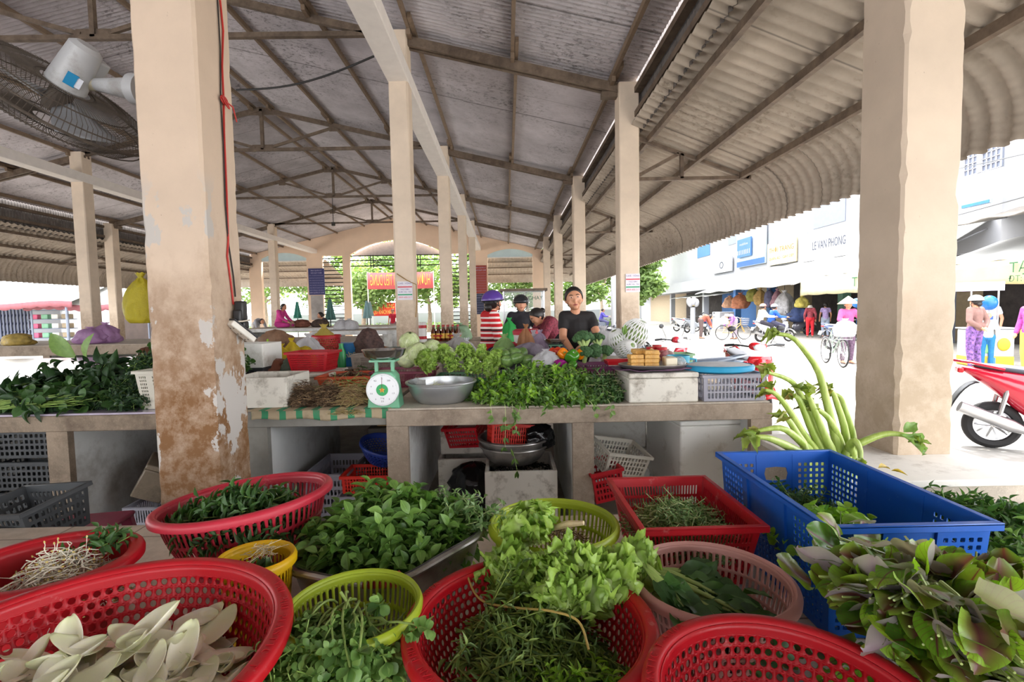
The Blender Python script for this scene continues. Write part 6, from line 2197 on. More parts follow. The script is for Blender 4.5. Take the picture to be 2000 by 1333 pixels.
mb = MB(); mb.lathe([(0.001, 0.05), (0.17, 0.048), (0.205, 0.04), (0.001, 0.034)], 56, ey=0.8); mb.build('white_sheet', bagmat('sheet_white', 'e4e6ea', 0.4, 0.2), t)
mb = MB(); mb.lathe_open([(0.2, 0.0), (0.218, 0.012), (0.222, 0.036), (0.21, 0.043), (0.2, 0.04)], 56, ey=0.8); mb.build('rim', mat('sky_blue_plastic', '2f9cc8', 0.35, var=0.1), t, solid=0.004)
# ---- second tier: baskets that lift the vegetables --------------------
def at(px, py, Y):
 return P(px, py, Y)
crate('maroon slotted basket under the cabbages', (-0.83, 3.98, T), 0.50, 0.34, 0.13, PL_MAROON, cells=(4, 4), pitch=0.016, hole=(0.3, 0.42), taper=0.9, handle=False, name='basket', cat='basket')
crate('orange slotted basket holding brown tubers', (-1.19, 3.75, T), 0.44, 0.36, 0.13, PL_ORANGE, cells=(4, 4), pitch=0.016, hole=(0.3, 0.3), taper=0.86, handle=False, name='basket', cat='basket')
crate('bright red rectangular basket standing on the counter behind the roots', (-1.58, 4.02, T + 0.13), 0.36, 0.28, 0.16, PL_RED, cells=(7, 6), pitch=0.012, hole=(0.3, 0.3), taper=0.82, handle=False, name='basket', cat='basket', rz=R(-4))
foam_box('low foam lid under the bright red rectangular basket', (-1.6, 4.02, T), 0.46, 0.40, 0.128, open_=False)
crate('purple slotted basket under the broccoli', (0.78, 3.72, T), 0.52, 0.34, 0.17, mat('purple_plastic', '6b2150', 0.4, var=0.1), cells=(3, 3), pitch=0.024, hole=(0.3, 0.42), taper=0.9, handle=False, name='basket', cat='basket')
crate('dark crate under the gourds and peppers', (0.2, 3.85, T), 0.56, 0.40, 0.15, PL_DARK, cells=(3, 3), pitch=0.03, hole=(0.3, 0.3), taper=0.95, handle=False)
crate('flat green crate under the bright lettuce heap', (-0.33, 3.85, T), 0.48, 0.42, 0.09, mat('green_plastic', '3f7a4a', 0.4), cells=(3, 3), pitch=0.03, hole=(0.3, 0.3), taper=0.95, handle=False)
t = None
M_CAB = leafmat('cabbage_leaf', ['b9c98a', 'cbd8a0', 'd8e0b4', 'a4ba70'], vein='e4e8cc', veinw=0.0, transl=0.15, rough=0.4)
def cabbage(seed):
 """closed head of overlapping ribbed leaves, axis along z"""
 lc = LC(seed); r = lc.r
 mb = None
 n = 16
 tm = []
 for i in range(n):
  a = i * 2.4
  L = 0.155
  vs, uv, fs = [], [], []
  rr = 0.055 + 0.0012 * i
  for u in range(9):
   for v in range(7):
    q = u / 8
    th = (v / 6 - 0.5) * 2.1 * (0.6 + 0.5 * math.sin(q * PI))
    rad = rr * (0.25 + math.sin(min(1, q * 1.05) * PI) ** 0.6 * 0.85) + 0.005 * math.sin(v * 2.5 + i) + 0.006 * math.sin(u * 2.1 + v * 1.7 + i) * (q > 0.5)
    vs.append((rad * math.cos(a + th), rad * math.sin(a + th), q * L * 1.02 - 0.0))
    uv.append((q, v / 6))
  for u in range(8):
   for v in range(6):
    k = u * 7 + v
    fs.append((k, k + 1, k + 8, k + 7))
  tm.append((vs, uv, fs, Matrix.Identity(4)))
 return leafy_mesh('cabbage', tm, M_CAB)
CM = [cabbage(1), cabbage(2)]
for i, (px, py, Y, rot, sc, lab) in enumerate(((800, 668, 4.05, (0.5, 0.2, 0), 1.05, 'cabbage on top of the cabbage heap'), (818, 692, 3.88, (0.3, 0.3, 0.4), 1.15, 'cabbage in the middle front of the cabbage heap'), (843, 685, 3.95, (0.2, 0.35, 1.1), 1.1, 'tall cabbage right of the middle one'), (795, 700, 3.9, (0.9, -0.5, 2), 1.0, 'greener cabbage lowest at left of the heap'), (858, 690, 4.05, (0.4, 0.9, 0.6), 0.95, 'cabbage lying behind at the right of the heap'), (872, 690, 4.1, (0.2, 1.3, 0.2), 0.8, 'small cabbage at the far right of the heap'))):
 o = bpy.data.objects.new('cabbage', CM[i % 2]); C.objects.link(o)
 p = P(px, py, Y)
 o.rotation_euler = rot
 o.scale = (sc,) * 3
 o.location = p - (Euler(rot).to_matrix() @ Vector((0, 0, 0.078 * sc)))
 tag(o, lab, 'cabbage', 'cabbages piled on the maroon basket')
for i, (px, py, Y, d) in enumerate(((850, 715, 3.66, (-0.5, -0.7, 0.2)), (885, 710, 3.62, (0.1, -0.9, 0.2)), (915, 715, 3.6, (0.5, -0.8, 0.1)), (945, 712, 3.62, (0.7, -0.6, 0.15)), (870, 700, 3.78, (-0.3, -0.6, 0.6)), (905, 698, 3.78, (0.2, -0.6, 0.6)), (938, 702, 3.76, (0.5, -0.5, 0.5)), (960, 706, 3.7, (0.9, -0.3, 0.3)), (840, 705, 3.75, (-0.8, -0.3, 0.4)))):
 o = bpy.data.objects.new('leafy_green', LM[i % 3]); C.objects.link(o)
 o.location = P(px, py, Y); o.scale = (0.8,) * 3
 o.rotation_euler = (Vector(d).to_track_quat('X', 'Z').to_matrix() @ Euler((i, 0, 0)).to_matrix()).to_euler()
 tag(o, ['bright green bunch at the lower left of the heap behind the sprout basin', 'bright green bunch second from left in the front row of that heap', 'bright green bunch in front above the sprout basin rim', 'bright green bunch at the right front beside the gourds', 'bright green bunch in the upper row below the tall cabbage', 'bright green bunch in the upper row below the cucumbers', 'bright green bunch of the upper row left of the gourds', 'rightmost bright green bunch touching the gourds', 'leftmost bright green bunch touching the cabbages'][i], 'greens', 'bright green bunches on the flat crate')
M_CUKE = mat('pale_cucumber', '9dbb62', 0.4, var=0.2, scale=12)
CUKE = [(0.001, -0.5), (0.6, -0.47), (0.92, -0.35), (1, 0), (0.92, 0.35), (0.6, 0.47), (0.001, 0.5)]
for i, (px, py, rz_, lab) in enumerate(((912, 690, 0.3, 'pale cucumber leftmost behind the bright greens'), (922, 688, 0.1, 'pale cucumber second from left'), (942, 685, -0.2, 'pale cucumber at the back right lying flat'), (950, 692, -0.4, 'pale cucumber nearest the gourds'), (932, 692, 0.5, 'pale cucumber in the middle of the cucumbers'))):
 fruit('cucumber', lab, 'cucumber', P(px, py, 3.98), (0.024, 0.15), M_CUKE, rot=(R(70), 0, rz_ * 2), group='cucumbers behind the bright greens', prof=CUKE)
s = NT('gourd_green'); c = s.mix(s.ramp(s.noise(24, 6, 0.7, stretch=(2, 2, 0.5)), 0.4, 0.65), hx('4c6f34'), hx('7f9c56')); s.col(c); s.rm(0.3); M_GOURD = s.m
GP = [(0.001, -0.5), (0.5, -0.47), (0.85, -0.32), (1.0, -0.05), (0.88, 0.2), (0.55, 0.38), (0.3, 0.48), (0.001, 0.5)]
for i, (px, py, Y, rot, lab) in enumerate(((985, 694, 3.75, (1.3, 0, 0.3), 'green gourd upper left of the gourd pile'), (1002, 690, 3.82, (1.4, 0, 1.2), 'green gourd at the top of the gourd pile'), (990, 706, 3.66, (1.2, 0.2, -0.6), 'green gourd lowest at the left front of the pile'), (1010, 700, 3.7, (1.5, 0.1, 2.2), 'green gourd with brown end in the middle of the pile'), (1030, 704, 3.72, (1.3, 0, 0.9), 'dark green gourd at the right end of the pile'), (1020, 690, 3.9, (1.2, 0, 2.8), 'striped green gourd behind at the right of the pile'), (972, 688, 3.85, (1.2, 0, 1.8), 'green gourd at the left back below the striped sweater'))):
 fruit('green_gourd', lab, 'gourd', P(px, py, Y), (0.048, 0.135), M_GOURD, rot=rot, group='green gourds piled on the dark crate', prof=GP, stem=0.02)
M_PG = mat('pepper_green', '3c7a1e', 0.15, var=0.15)
M_PO = mat('pepper_orange', 'e8820c', 0.15, var=0.12)
M_PR = mat('pepper_red', 'c8381c', 0.15)
PP = [(0.15, -0.42), (0.7, -0.5), (0.95, -0.25), (1.0, 0.1), (0.9, 0.38), (0.5, 0.5), (0.15, 0.40), (0.001, 0.38)]
fruit('bell_pepper', 'large glossy green bell pepper among the peppers', 'pepper', P(1117, 697, 3.5), (0.05, 0.10), M_PG, rot=(0.9, 0.2, 0.3), prof=PP, stem=0.03, lobes=4)
fruit('bell_pepper', 'orange bell pepper left of the green one, stem showing', 'pepper', P(1099, 691, 3.58), (0.042, 0.08), M_PO, rot=(1.3, 0.0, 0.2), prof=PP, stem=0.025, lobes=4)
fruit('bell_pepper', 'orange red bell pepper half hidden right of the green one', 'pepper', P(1134, 692, 3.6), (0.036, 0.08), M_PO, rot=(0.4, 0.2, 0.3), prof=PP, stem=0.02, lobes=4)
fruit('bell_pepper', 'red bell pepper peeking out behind the orange one', 'pepper', P(1090, 688, 3.66), (0.035, 0.07), M_PR, rot=(0.5, 0, 0), prof=PP, lobes=4)
fruit('bell_pepper', 'small green bell pepper under the large green one', 'pepper', P(1118, 714, 3.42), (0.034, 0.06), M_PG, rot=(0.7, 0, 0.3), prof=PP, lobes=4)
bag('magenta_bag', 'small magenta plastic bag below the peppers', 'bag', P(1094, 716, 3.48), 0.045, 0.04, 0.05, bagmat('magenta_bagm', 'c0249c'), 8, knot=False)
fruit('tomato', 'red tomato half hidden beside the white plastic bag', 'tomato', P(1079, 686, 3.7), (0.03, 0.055), M_PR)
bag('white_bag', 'round tied white plastic bag between gourds and peppers', 'bag', P(1066, 716, 3.55), 0.095, 0.085, 0.125, bagmat('bag_white', 'dedde0', 0.25, 0.4), 9)
bag('grey_bag', 'crumpled mauve grey plastic sheet behind the gourds', 'bag', P(1035, 690, 4.15), 0.17, 0.1, 0.09, bagmat('bag_mauve', '8d8290', 0.35, 0.2), 10, knot=False)
M_BROC = mat('broccoli_floret', '3f6238', 0.8, var=0.25, scale=30, bump=0.8)
M_BST = mat('broccoli_stalk', '9cb06c', 0.5, var=0.15)
def broccoli(label, c, sc, seed):
 r = random.Random(seed)
 t = thing('broccoli', label, 'broccoli', c, group='broccoli on the purple basket')
 mb = MB()
 for i in range(26):
  a = i * 2.4; q = math.sqrt(i / 26)
  x, y = q * 0.062 * math.cos(a), q * 0.062 * math.sin(a)
  z = 0.05 + 0.035 * (1 - q * q)
  mb.ball((x, y, z), 0.019 + r.uniform(0, 0.006), 10, k=6)
  for j in range(6):
   b = r.uniform(0, 6.28); e = r.uniform(0.2, 1.4)
   mb.ball((x + 0.018 * math.cos(b) * math.sin(e), y + 0.018 * math.sin(b) * math.sin(e), z + 0.018 * math.cos(e)), 0.0075, 6, k=4)
 mb.build('floret', M_BROC, t)
 mb = MB()
 for i in range(7):
  a = i * 0.9
  mb.tube([(0, 0, -0.05), (0.012 * math.cos(a), 0.012 * math.sin(a), 0.0), (0.045 * math.cos(a), 0.045 * math.sin(a), 0.045)], [0.02, 0.014, 0.008], 8)
 mb.build('stalk', M_BST, t)
 t.scale = (sc,) * 3
 t.rotation_euler = (r.uniform(-0.6, 0.9), r.uniform(-0.5, 0.5), 0)
 return t
for i, (px, py, Y, sc, lab) in enumerate(((1141, 676, 3.72, 1.1, 'large broccoli head before the woman\'s knee'), (1168, 674, 3.85, 0.9, 'broccoli head at the upper right by the white net'), (1163, 692, 3.7, 0.8, 'small broccoli floret with pale stalks in the middle'), (1142, 698, 3.62, 0.8, 'broccoli head low at the left with pale stalks'), (1182, 694, 3.75, 0.75, 'broccoli floret at the right above the red tray'))):
 broccoli(lab, P(px, py, Y), sc, 70 + i)
t = thing('tray', 'small bright red plastic tray left of the tofu', 'tray', P(1208, 708, 3.45))
mb = MB(); mb.bb(-0.08, 0.08, -0.06, 0.06, -0.012, -0.008); mb.build('base', PL_RED, t)
mb = MB()
for a in (-1, 1):
 mb.box((a * 0.086, 0, 0.002), (0.005, 0.13, 0.03), rot=(0, a * 0.4, 0)); mb.box((0, a * 0.066, 0.002), (0.17, 0.005, 0.03), rot=(-a * 0.4, 0, 0))
mb.build('side', PL_RED, t, smooth=False)
M_MELON = mat('melon_green', '6f8648', 0.4, var=0.2)
M_NET = mat('foam_net', 'e3e4e2', 0.6, var=0.04)
def netmelon(label, c, rx, rl, rot):
 t = thing('netted_melon', label, 'melon', c, rot=rot)
 mb = MB(); mb.ball((0, 0, 0), (rx, rx, rl), 28, k=14); mb.build('melon', M_MELON, t)
 mb = MB()
 n, k = 22, 16
 for s_ in (1, -1):
  for j in range(n):
   pts = []
   for i in range(k + 1):
    v = 0.10 + 0.80 * i / k
    a = 2 * PI * j / n + s_ * v * 1.0
    th = PI * v
    pts.append(((rx + 0.004) * math.sin(th) * math.cos(a), (rx + 0.004) * math.sin(th) * math.sin(a), -(rl + 0.004) * math.cos(th)))
   mb.tube(pts, 0.0055, 5)
 mb.build('foam_net', M_NET, t)
 return t
netmelon('large melon in a white foam net, upper right of the three', P(1240, 652, 4.0), 0.105, 0.12, (0.3, 0.5, 0))
netmelon('melon in a white foam net at the back left of the three', P(1210, 668, 4.05), 0.085, 0.11, (0.2, -0.5, 0))
netmelon('small melon in a white foam net lying in front of the other two', P(1222, 682, 3.8), 0.062, 0.095, (1.0, 0.8, 0))
foam_box('foam box raising the netted melons', (1.0, 4.02, T), 0.42, 0.3, 0.19, open_=False)
lc = LC(77); lc.leaf([P(1218, 655, 3.85)] * 3, [(0.2, 0, 1), (0.5, 0, 0.8), (-0.1, 0, 0.9)], [(0, -1, 0.2)] * 3, [0.09, 0.06, 0.07], [0.03, 0.025, 0.02], T_OVAL)
tag(lc.build('melon_leaf', [G_MID]), 'green leaf sticking out between the netted melons', 'leaf')
bag('white_bag', 'thin white plastic bag behind the broccoli', 'bag', P(1178, 682, 4.3), 0.12, 0.09, 0.2, bagmat('bag_white', 'dedde0', 0.25, 0.4), 12)
def jar(label, c, r_, h, fill):
 t = thing('jar', label, 'jar', c, group='plastic jars with red lids')
 mb = MB(); mb.lathe([(0.001, 0), (r_ * 0.95, 0.0), (r_, 0.01), (r_, h * 0.82), (r_ * 0.85, h * 0.87), (0.001, h * 0.87)], 20); mb.build('jar_body', clearmat('jar_clear_' + fill, fill, 0.25), t)
 mb = MB(); mb.lathe([(0.001, 0), (r_ * 0.9, 0.0), (r_ * 0.9, h * 0.7), (0.001, h * 0.7)], 16, (0, 0, 0.006)); mb.build('contents', mat('jar_fill_' + fill, fill, 0.5, var=0.35, scale=50), t)
 mb = MB(); mb.lathe([(r_ * 0.9, h * 0.87), (r_ * 0.92, h), (0.001, h)], 20); mb.build('lid', PL_RED, t)
for i, (px, Y, r_, fill, lab) in enumerate(((1272, 3.75, 0.042, 'b5502e', 'orange filled jar with a red lid, leftmost'), (1292, 3.7, 0.045, '8e3a3c', 'dark red filled jar with a red lid, nearest the blue pitcher'), (1283, 3.95, 0.04, 'a8442e', 'jar with a red lid behind the other two'))):
 p = P(px, 690, Y); jar(lab, (p.x, Y, T + 0.13), r_, 0.16, fill)
foam_box('white foam box raising the jars behind the tofu', (1.18, 3.85, T), 0.36, 0.34, 0.128, open_=False)
bag('clear_bag', 'clear bag of mixed pickles behind the blue pitcher', 'bag', (1.27, 3.9, T + 0.13), 0.07, 0.06, 0.13, bagmat('bag_mix', 'c9a9a4', 0.3, 0.4), 13)
t = thing('pitcher', 'light blue plastic pitcher at the right of the tofu', 'pitcher', (1.235, 3.55, T))
mb = MB(); mb.lathe_open([(0.001, 0.0), (0.062, 0.0), (0.066, 0.01), (0.078, 0.235), (0.082, 0.24)], 28); mb.build('body', mat('aqua_plastic', '49a8c4', 0.3, var=0.08), t, solid=0.003)
mb = MB(); mb.tube([(0.075, -0.01, 0.215), (0.125, -0.01, 0.21), (0.13, -0.01, 0.15), (0.12, -0.01, 0.05), (0.07, -0.01, 0.04)], 0.009, 8); mb.build('handle', mat('aqua_plastic', '49a8c4', 0.3), t)
crate('green striped basket behind the blue pitcher', (1.5, 4.3, T), 0.22, 0.2, 0.19, mat('sage_plastic', '86ab84', 0.4), cells=(3, 3), pitch=0.02, taper=0.9, handle=False, name='basket', cat='basket')
# ---- left of the scale ------------------------------------------------
strand_pile('tubers', 'brown knobbly tubers heaped in the orange basket', 'tubers', (-1.17, 3.75, T + 0.07), 0.17, 0.13, 0.09, 60, 0.08, 0.009, [mat('tuber_brown', '6a5038', 0.8, var=0.4, scale=20), G_ROOTD], 80, curl=0.4, m=[0, 1], nn=8)
crate('dark slotted crate under the white foam box at left', (-2.2, 4.1, T), 0.5, 0.36, 0.17, PL_DARK, cells=(2, 2), pitch=0.03, taper=0.96, handle=False, hole=(0.3, 0.42))
foam_box('torn white foam box on the dark crate beside the big pillar', (-2.2, 4.1, T + 0.17), 0.5, 0.34, 0.19, m=M_FOAMW)
M_BY = bagmat('bag_yellow', 'd9bf2c', 0.3, 0.35)
bag('yellow_bag', 'yellow plastic bag left of the red rectangular basket', 'bag', P(548, 700, 4.5), 0.13, 0.1, 0.13, M_BY, 14)
bag('yellow_bag', 'second yellow plastic bag behind, twisted upright', 'bag', P(570, 690, 4.7), 0.09, 0.08, 0.14, M_BY, 15)
bag('yellow_bag', 'flat yellow bag just left behind the red rectangular basket', 'bag', P(595, 695, 4.8), 0.1, 0.08, 0.09, M_BY, 16, knot=False)
bag('brown_bag', 'small bag of brown chillies in front of the yellow bags', 'bag', P(540, 722, 4.15), 0.12, 0.1, 0.09, bagmat('bag_brown', '8a4c34', 0.3, 0.2), 17, knot=False)
bag('clear_bag', 'clear bag of dark greens beside the red rectangular basket', 'bag', P(578, 722, 4.1), 0.12, 0.1, 0.12, bagmat('bag_murky', '5f6a58', 0.2, 0.3), 18, knot=False)
bag('brown_bag', 'big brown paper sack lying on its side behind the yellow bags', 'bag', P(540, 682, 5.6), 0.2, 0.14, 0.22, bagmat('bag_tan', '8c6a52', 0.6, 0.1), 19, knot=False)
bag('carrier_bag', 'white carrier bag with a pink heart print behind the red basket', 'bag', P(604, 690, 5.0), 0.16, 0.1, 0.2, bagmat('bag_white', 'dedde0', 0.25, 0.4), 20)
sprig_pile('herb_heap', 'light green vegetables behind the torn foam box', 'herbs', (P(512, 690, 5.2).x, 5.2, T), 0.2, 0.14, 0.30, 60, 0.06, 0.03, T_OVAL, [G_BRIGHT, G_STEMP], 81, pairs=3, slen=0.14, fill=60)
p = P(638, 682, 5.35)
round_basket('tall bright red bucket basket with a yellow bag on top', (p.x, 5.35, T), 0.16, 0.15, 0.36, 'round', PL_RED, 36, 12, base=0.86, lip=0.015)
bag('yellow_bag', 'yellow plastic bag bulging out of the tall red bucket', 'bag', (p.x - 0.02, 5.35, T + 0.32), 0.14, 0.12, 0.16, bagmat('bag_straw', 'c9b45a', 0.35, 0.35), 21)
t = thing('bottle', 'green squeeze bottle beside the tall red bucket', 'bottle', (P(667, 694, 5.15).x, 5.15, T))
t.scale = (1.2, 1.2, 1.4)
mb = MB(); mb.lathe([(0.001, 0), (0.035, 0), (0.036, 0.14), (0.02, 0.17), (0.02, 0.2), (0.001, 0.2)], 20); mb.build('bottle_body', mat('bottle_green', '2fa058', 0.3), t, angle=50)
p = P(692, 666, 5.6)
t = thing('carton', 'bright blue printed drinks carton standing behind the scale pan', 'carton', (p.x, 5.6, T))
mb = MB(); mb.bb(-0.2, 0.2, -0.12, 0.12, 0, 0.26); mb.build('box', mat('carton_blue', '1f86cc', 0.45, var=0.05), t, bevel=0.004)
mb = MB(); add_text(mb, 'Number1', (-0.04, -0.122, 0.13), (1, 0, 0.25), (-0.25, 0, 1), 0.09); mb.build('lettering', mat('print_pale_yellow', 'e8dca0', 0.5), t, smooth=False)
mb = MB(); mb.ball((0.13, -0.121, 0.15), (0.05, 0.004, 0.045), 16); mb.build('printed_cup', mat('print_amber', 'e0a83c', 0.5), t)
bag('patterned_bag', 'dark patterned cloth bag right of the blue carton', 'bag', P(722, 678, 5.3), 0.14, 0.1, 0.2, mat('dark_floral', '4a3530', 0.7, var=0.6, scale=40), 22, knot=False)
crate('dull pink grey slotted basket behind the scale pan', (P(735, 690, 4.85).x, 4.85, T), 0.46, 0.26, 0.19, mat('ash_plastic', 'a49a90', 0.5), cells=(4, 4), pitch=0.016, hole=(0.3, 0.42), taper=0.92, handle=False, name='basket', cat='basket')
p = P(750, 666, 5.6); round_basket('shallow red basin of groceries left of the poster pillar', (p.x, 5.6, T), 0.14, 0.13, 0.12, 'solid', PL_RED, 28, 3)
bag('clear_bag', 'bag of orange snacks in the shallow red basin', 'bag', (p.x, 5.6, T + 0.08), 0.1, 0.1, 0.13, bagmat('bag_orange', 'b8743c', 0.3, 0.3), 23, knot=False)
p = P(770, 690, 5.2); round_basket('dark green lidded pail against the poster pillar', (p.x, 5.2, T), 0.09, 0.09, 0.22, 'solid', mat('forest_plastic', '2f5a44', 0.4), 24, 3, base=0.85, lip=0.01)
strand_pile('dried_goods', 'brown dried goods and small jars behind the orange basket', 'dried goods', (-1.25, 4.12, T), 0.22, 0.1, 0.15, 120, 0.1, 0.006, [G_ROOTD, G_DARK, mat('jar_brown', '4a3828', 0.3)], 82, curl=0.4, m=[0, 1, 2], nn=6)
# ---- around the women ---------------------------------------------------
bag('white_bag', 'greyish white plastic bag behind the bright greens', 'bag', P(893, 690, 4.5), 0.15, 0.1, 0.18, bagmat('bag_grey', 'b8b4b2', 0.3, 0.35), 24)
p = P(915, 672, 4.9); round_basket('bright green round basket left of the striped sweater', (p.x, 4.9, T), 0.15, 0.13, 0.2, 'slot', mat('jade_plastic', '2fa86a', 0.35), 30, 3)
bag('clear_bag', 'clear bag in front of the bright green basket', 'bag', P(912, 690, 4.55), 0.1, 0.08, 0.14, clearmat('clear_plastic', 'e9ecef', 0.6), 25)
bag('orange_net_bag', 'tall see-through bag of orange produce with carrot tops between the women', 'bag', P(1028, 680, 4.6), 0.085, 0.08, 0.22, bagmat('bag_amber', 'b8845c', 0.2, 0.5), 26, knot=True)
p = P(1028, 650, 5.3)
t = thing('bucket', 'white bucket with a red rimmed lid behind the orange bag', 'bucket', (p.x, 5.3, T))
mb = MB(); mb.lathe([(0.001, 0), (0.11, 0), (0.14, 0.35), (0.001, 0.35)], 28); mb.build('pail', mat('bucket_white', 'd9dad6', 0.35), t, angle=50)
mb = MB(); mb.lathe([(0.146, 0.33), (0.15, 0.37), (0.12, 0.39), (0.001, 0.395)], 28); mb.build('lid', PL_RED2, t)
p = P(1004, 660, 5.5); round_basket('dark red basket carried in front of the helmeted vendor', (p.x, 5.15, T), 0.15, 0.13, 0.25, 'round', PL_RED2, 30, 6)
for i, (px, py, Y, sx, sz, cc, lab) in enumerate(((965, 0, 0, 0, 0, 0, ''), (995, 650, 6.6, 0.12, 0.2, '3fc060', 'bright green carrier bag behind the striped sweater'), (1055, 672, 4.9, 0.1, 0.14, 'c9b6d2', 'pale lilac bag of garlic beside the orange bag'), (1042, 676, 5.0, 0.1, 0.16, 'd6cfd8', 'thin white bag right of the orange bag'), (985, 680, 4.7, 0.12, 0.13, '9cc07a', 'clear bag of green leaves at the striped woman\'s hand'))):
 if i:
  bag('plastic_bag', lab, 'bag', P(px, py, Y), sx, sx * 0.8, sz, bagmat('bagc_' + cc, cc, 0.25, 0.35), 30 + i)
scale_('small green spring scale with a pale dial beside the squatting woman', (P(1082, 690, 4.8).x, 4.62, T + 0.02), 0.08, detail=False)
BT = None
def bottle_mesh():
 t = thing('sauce_bottle', '', 'bottle', (0, 0, 0))
 mb = MB(); mb.lathe([(0.001, 0), (0.032, 0), (0.034, 0.01), (0.034, 0.15), (0.014, 0.2), (0.013, 0.235), (0.001, 0.235)], 14); mb.build('glass', mat('sauce_amber', '5a2a14', 0.15), t)
 mb = MB(); mb.lathe_open([(0.0345, 0.04), (0.0345, 0.12)], 14); mb.build('paper_label', mat('label_yellow', 'd8a83c', 0.5, var=0.3, scale=30), t)
 mb = MB(); mb.lathe([(0.015, 0.225), (0.016, 0.255), (0.001, 0.256)], 12); mb.build('cap', mat('cap_red', 'b02a20', 0.4), t)
 return t
for bi, (px, Y, gl) in enumerate(((857, 10.0, 'sauce bottles in the left red basket'), (885, 10.0, 'sauce bottles in the right red basket'), (1068, 8.1, 'sauce bottles on the stall behind the squatting woman'))):
 p = P(px, 663, Y)
 if bi < 2:
  round_basket('red basket of sauce bottles, %s of the pair behind the pillar' % ('left' if bi == 0 else 'right'), (p.x, Y, T), 0.17, 0.15, 0.13, 'slot', PL_RED, 26, 2)
 for i in range(9):
  pos = (p.x - 0.1 + 0.1 * (i % 3), Y - 0.08 + 0.08 * (i // 3), T + 0.018 if bi < 2 else T)
  lab = ['brown sauce bottle with a yellow label standing in the left red basket', 'brown sauce bottle with a yellow label standing in the right red basket', 'brown sauce bottle standing on the stall behind the squatting woman'][bi]
  if BT is None:
   BT = bottle_mesh(); BT.location = pos; BT.scale = (1.25,) * 3; BT['label'] = lab; BT['group'] = gl
  else:
   dup(BT, pos, 0, label=lab, group=gl)
p = P(825, 660, 9.9)
t = thing('thermos', 'white printed tin standing beside the poster pillar', 'tin', (p.x, 9.9, T)); mb = MB(); mb.lathe([(0.001, 0), (0.09, 0), (0.09, 0.38), (0.08, 0.4), (0.001, 0.4)], 20); mb.build('tin_body', mat('tin_white', 'dcd8d4', 0.4, var=0.1), t, angle=50)
mb = MB(); mb.lathe_open([(0.091, 0.06), (0.091, 0.12)], 20); mb.lathe_open([(0.091, 0.28), (0.091, 0.34)], 20); mb.build('printed_band', PL_RED, t)
bag('plastic_bag', 'pale green bag in front of the slatted window pillars', 'bag', (P(898, 660, 10.3).x, 10.3, T), 0.26, 0.2, 0.36, bagmat('bagc_mint', 'b4d4b0', 0.3, 0.4), 40)
for i, (px, Y, n_, lab) in enumerate(((560, 17.2, 'a7897a', 'bundle of roots and bags right of the woman in pink'), (590, 17.4, '7a4a3a', 'bundle of red onions on the far counter'), (625, 17.4, '4a3a30', 'dark basket of goods at the end of the far counter'))):
 bag('goods', lab, 'goods', (P(px, 640, Y).x, Y, 0.93), 0.28, 0.2, 0.28, mat('goods_' + n_, n_, 0.8, var=0.5, scale=12), 45 + i, knot=False)
for i, (px, lab) in enumerate(((668, 'white garlic bag left of the poster pillar'), (683, 'white garlic bag nearest the poster pillar'))):
 bag('garlic_bag', lab, 'bag', (P(px, 640, 12.8).x, 12.8, 0.95), 0.2, 0.18, 0.3, bagmat('bag_white', 'dedde0', 0.25, 0.4), 50 + i)
counter('counter of goods left of the poster pillar in the middle distance', -4.9, -2.7, 12.4, 14.0, (-4.8, -2.9), z=0.95, top=M_CONCL, front=M_WHITEW)
def umbrella(px, py0, py1, Y, colr, lab):
 a, b = P(px, py0, Y), P(px, py1, Y)
 h = a.z - b.z
 t = thing('folded_umbrella', lab, 'umbrella', (a.x, Y, 0))
 mb = MB(); mb.tube([(0, 0, 0), (0, 0, a.z + 0.08)], 0.02, 8); mb.build('pole', M_DARKM, t)
 mb = MB(); mb.grid(lambda u, v: (math.cos(2 * PI * u) * (0.04 + h * 0.16 * v) * (1 + 0.25 * math.cos(2 * PI * u * 6)), math.sin(2 * PI * u) * (0.04 + h * 0.16 * v) * (1 + 0.25 * math.cos(2 * PI * u * 6)), a.z - h * v), 48, 6, wrapu=True); mb.build('canopy', mat('umb_' + colr, colr, 0.8), t, solid=0.01)
umbrella(644, 585, 625, 18.0, '4f7a74', 'grey green folded umbrella before the slatted window')
umbrella(580, 590, 622, 24, '3f8a7a', 'teal folded umbrella at far left of the navy board')
umbrella(716, 588, 622, 22, '8fb4b8', 'pale blue folded umbrella left of the small red banner')
umbrella(722, 590, 618, 25, 'a4c0c4', 'second pale blue folded umbrella beside the first')
M_LIL = bagmat('bag_lilac', 'c9a0cc', 0.3, 0.45)
bag('pink_bag', 'lilac plastic bag, left one on the concrete edged counter', 'bag', (P(178, 676, 10).x, 10.0, 0.86), 0.3, 0.2, 0.34, M_LIL, 60)
bag('pink_bag', 'lilac plastic bag, right one leaning on the far pillar', 'bag', (P(208, 674, 10.2).x, 10.2, 0.86), 0.27, 0.2, 0.42, M_LIL, 61)
bag('goods', 'small heap of yellow squash on the far left counter', 'goods', P(36, 676, 10.0), 0.25, 0.2, 0.25, mat('squash_yellow', 'a8904a', 0.6, var=0.4, scale=10), 62, knot=False)
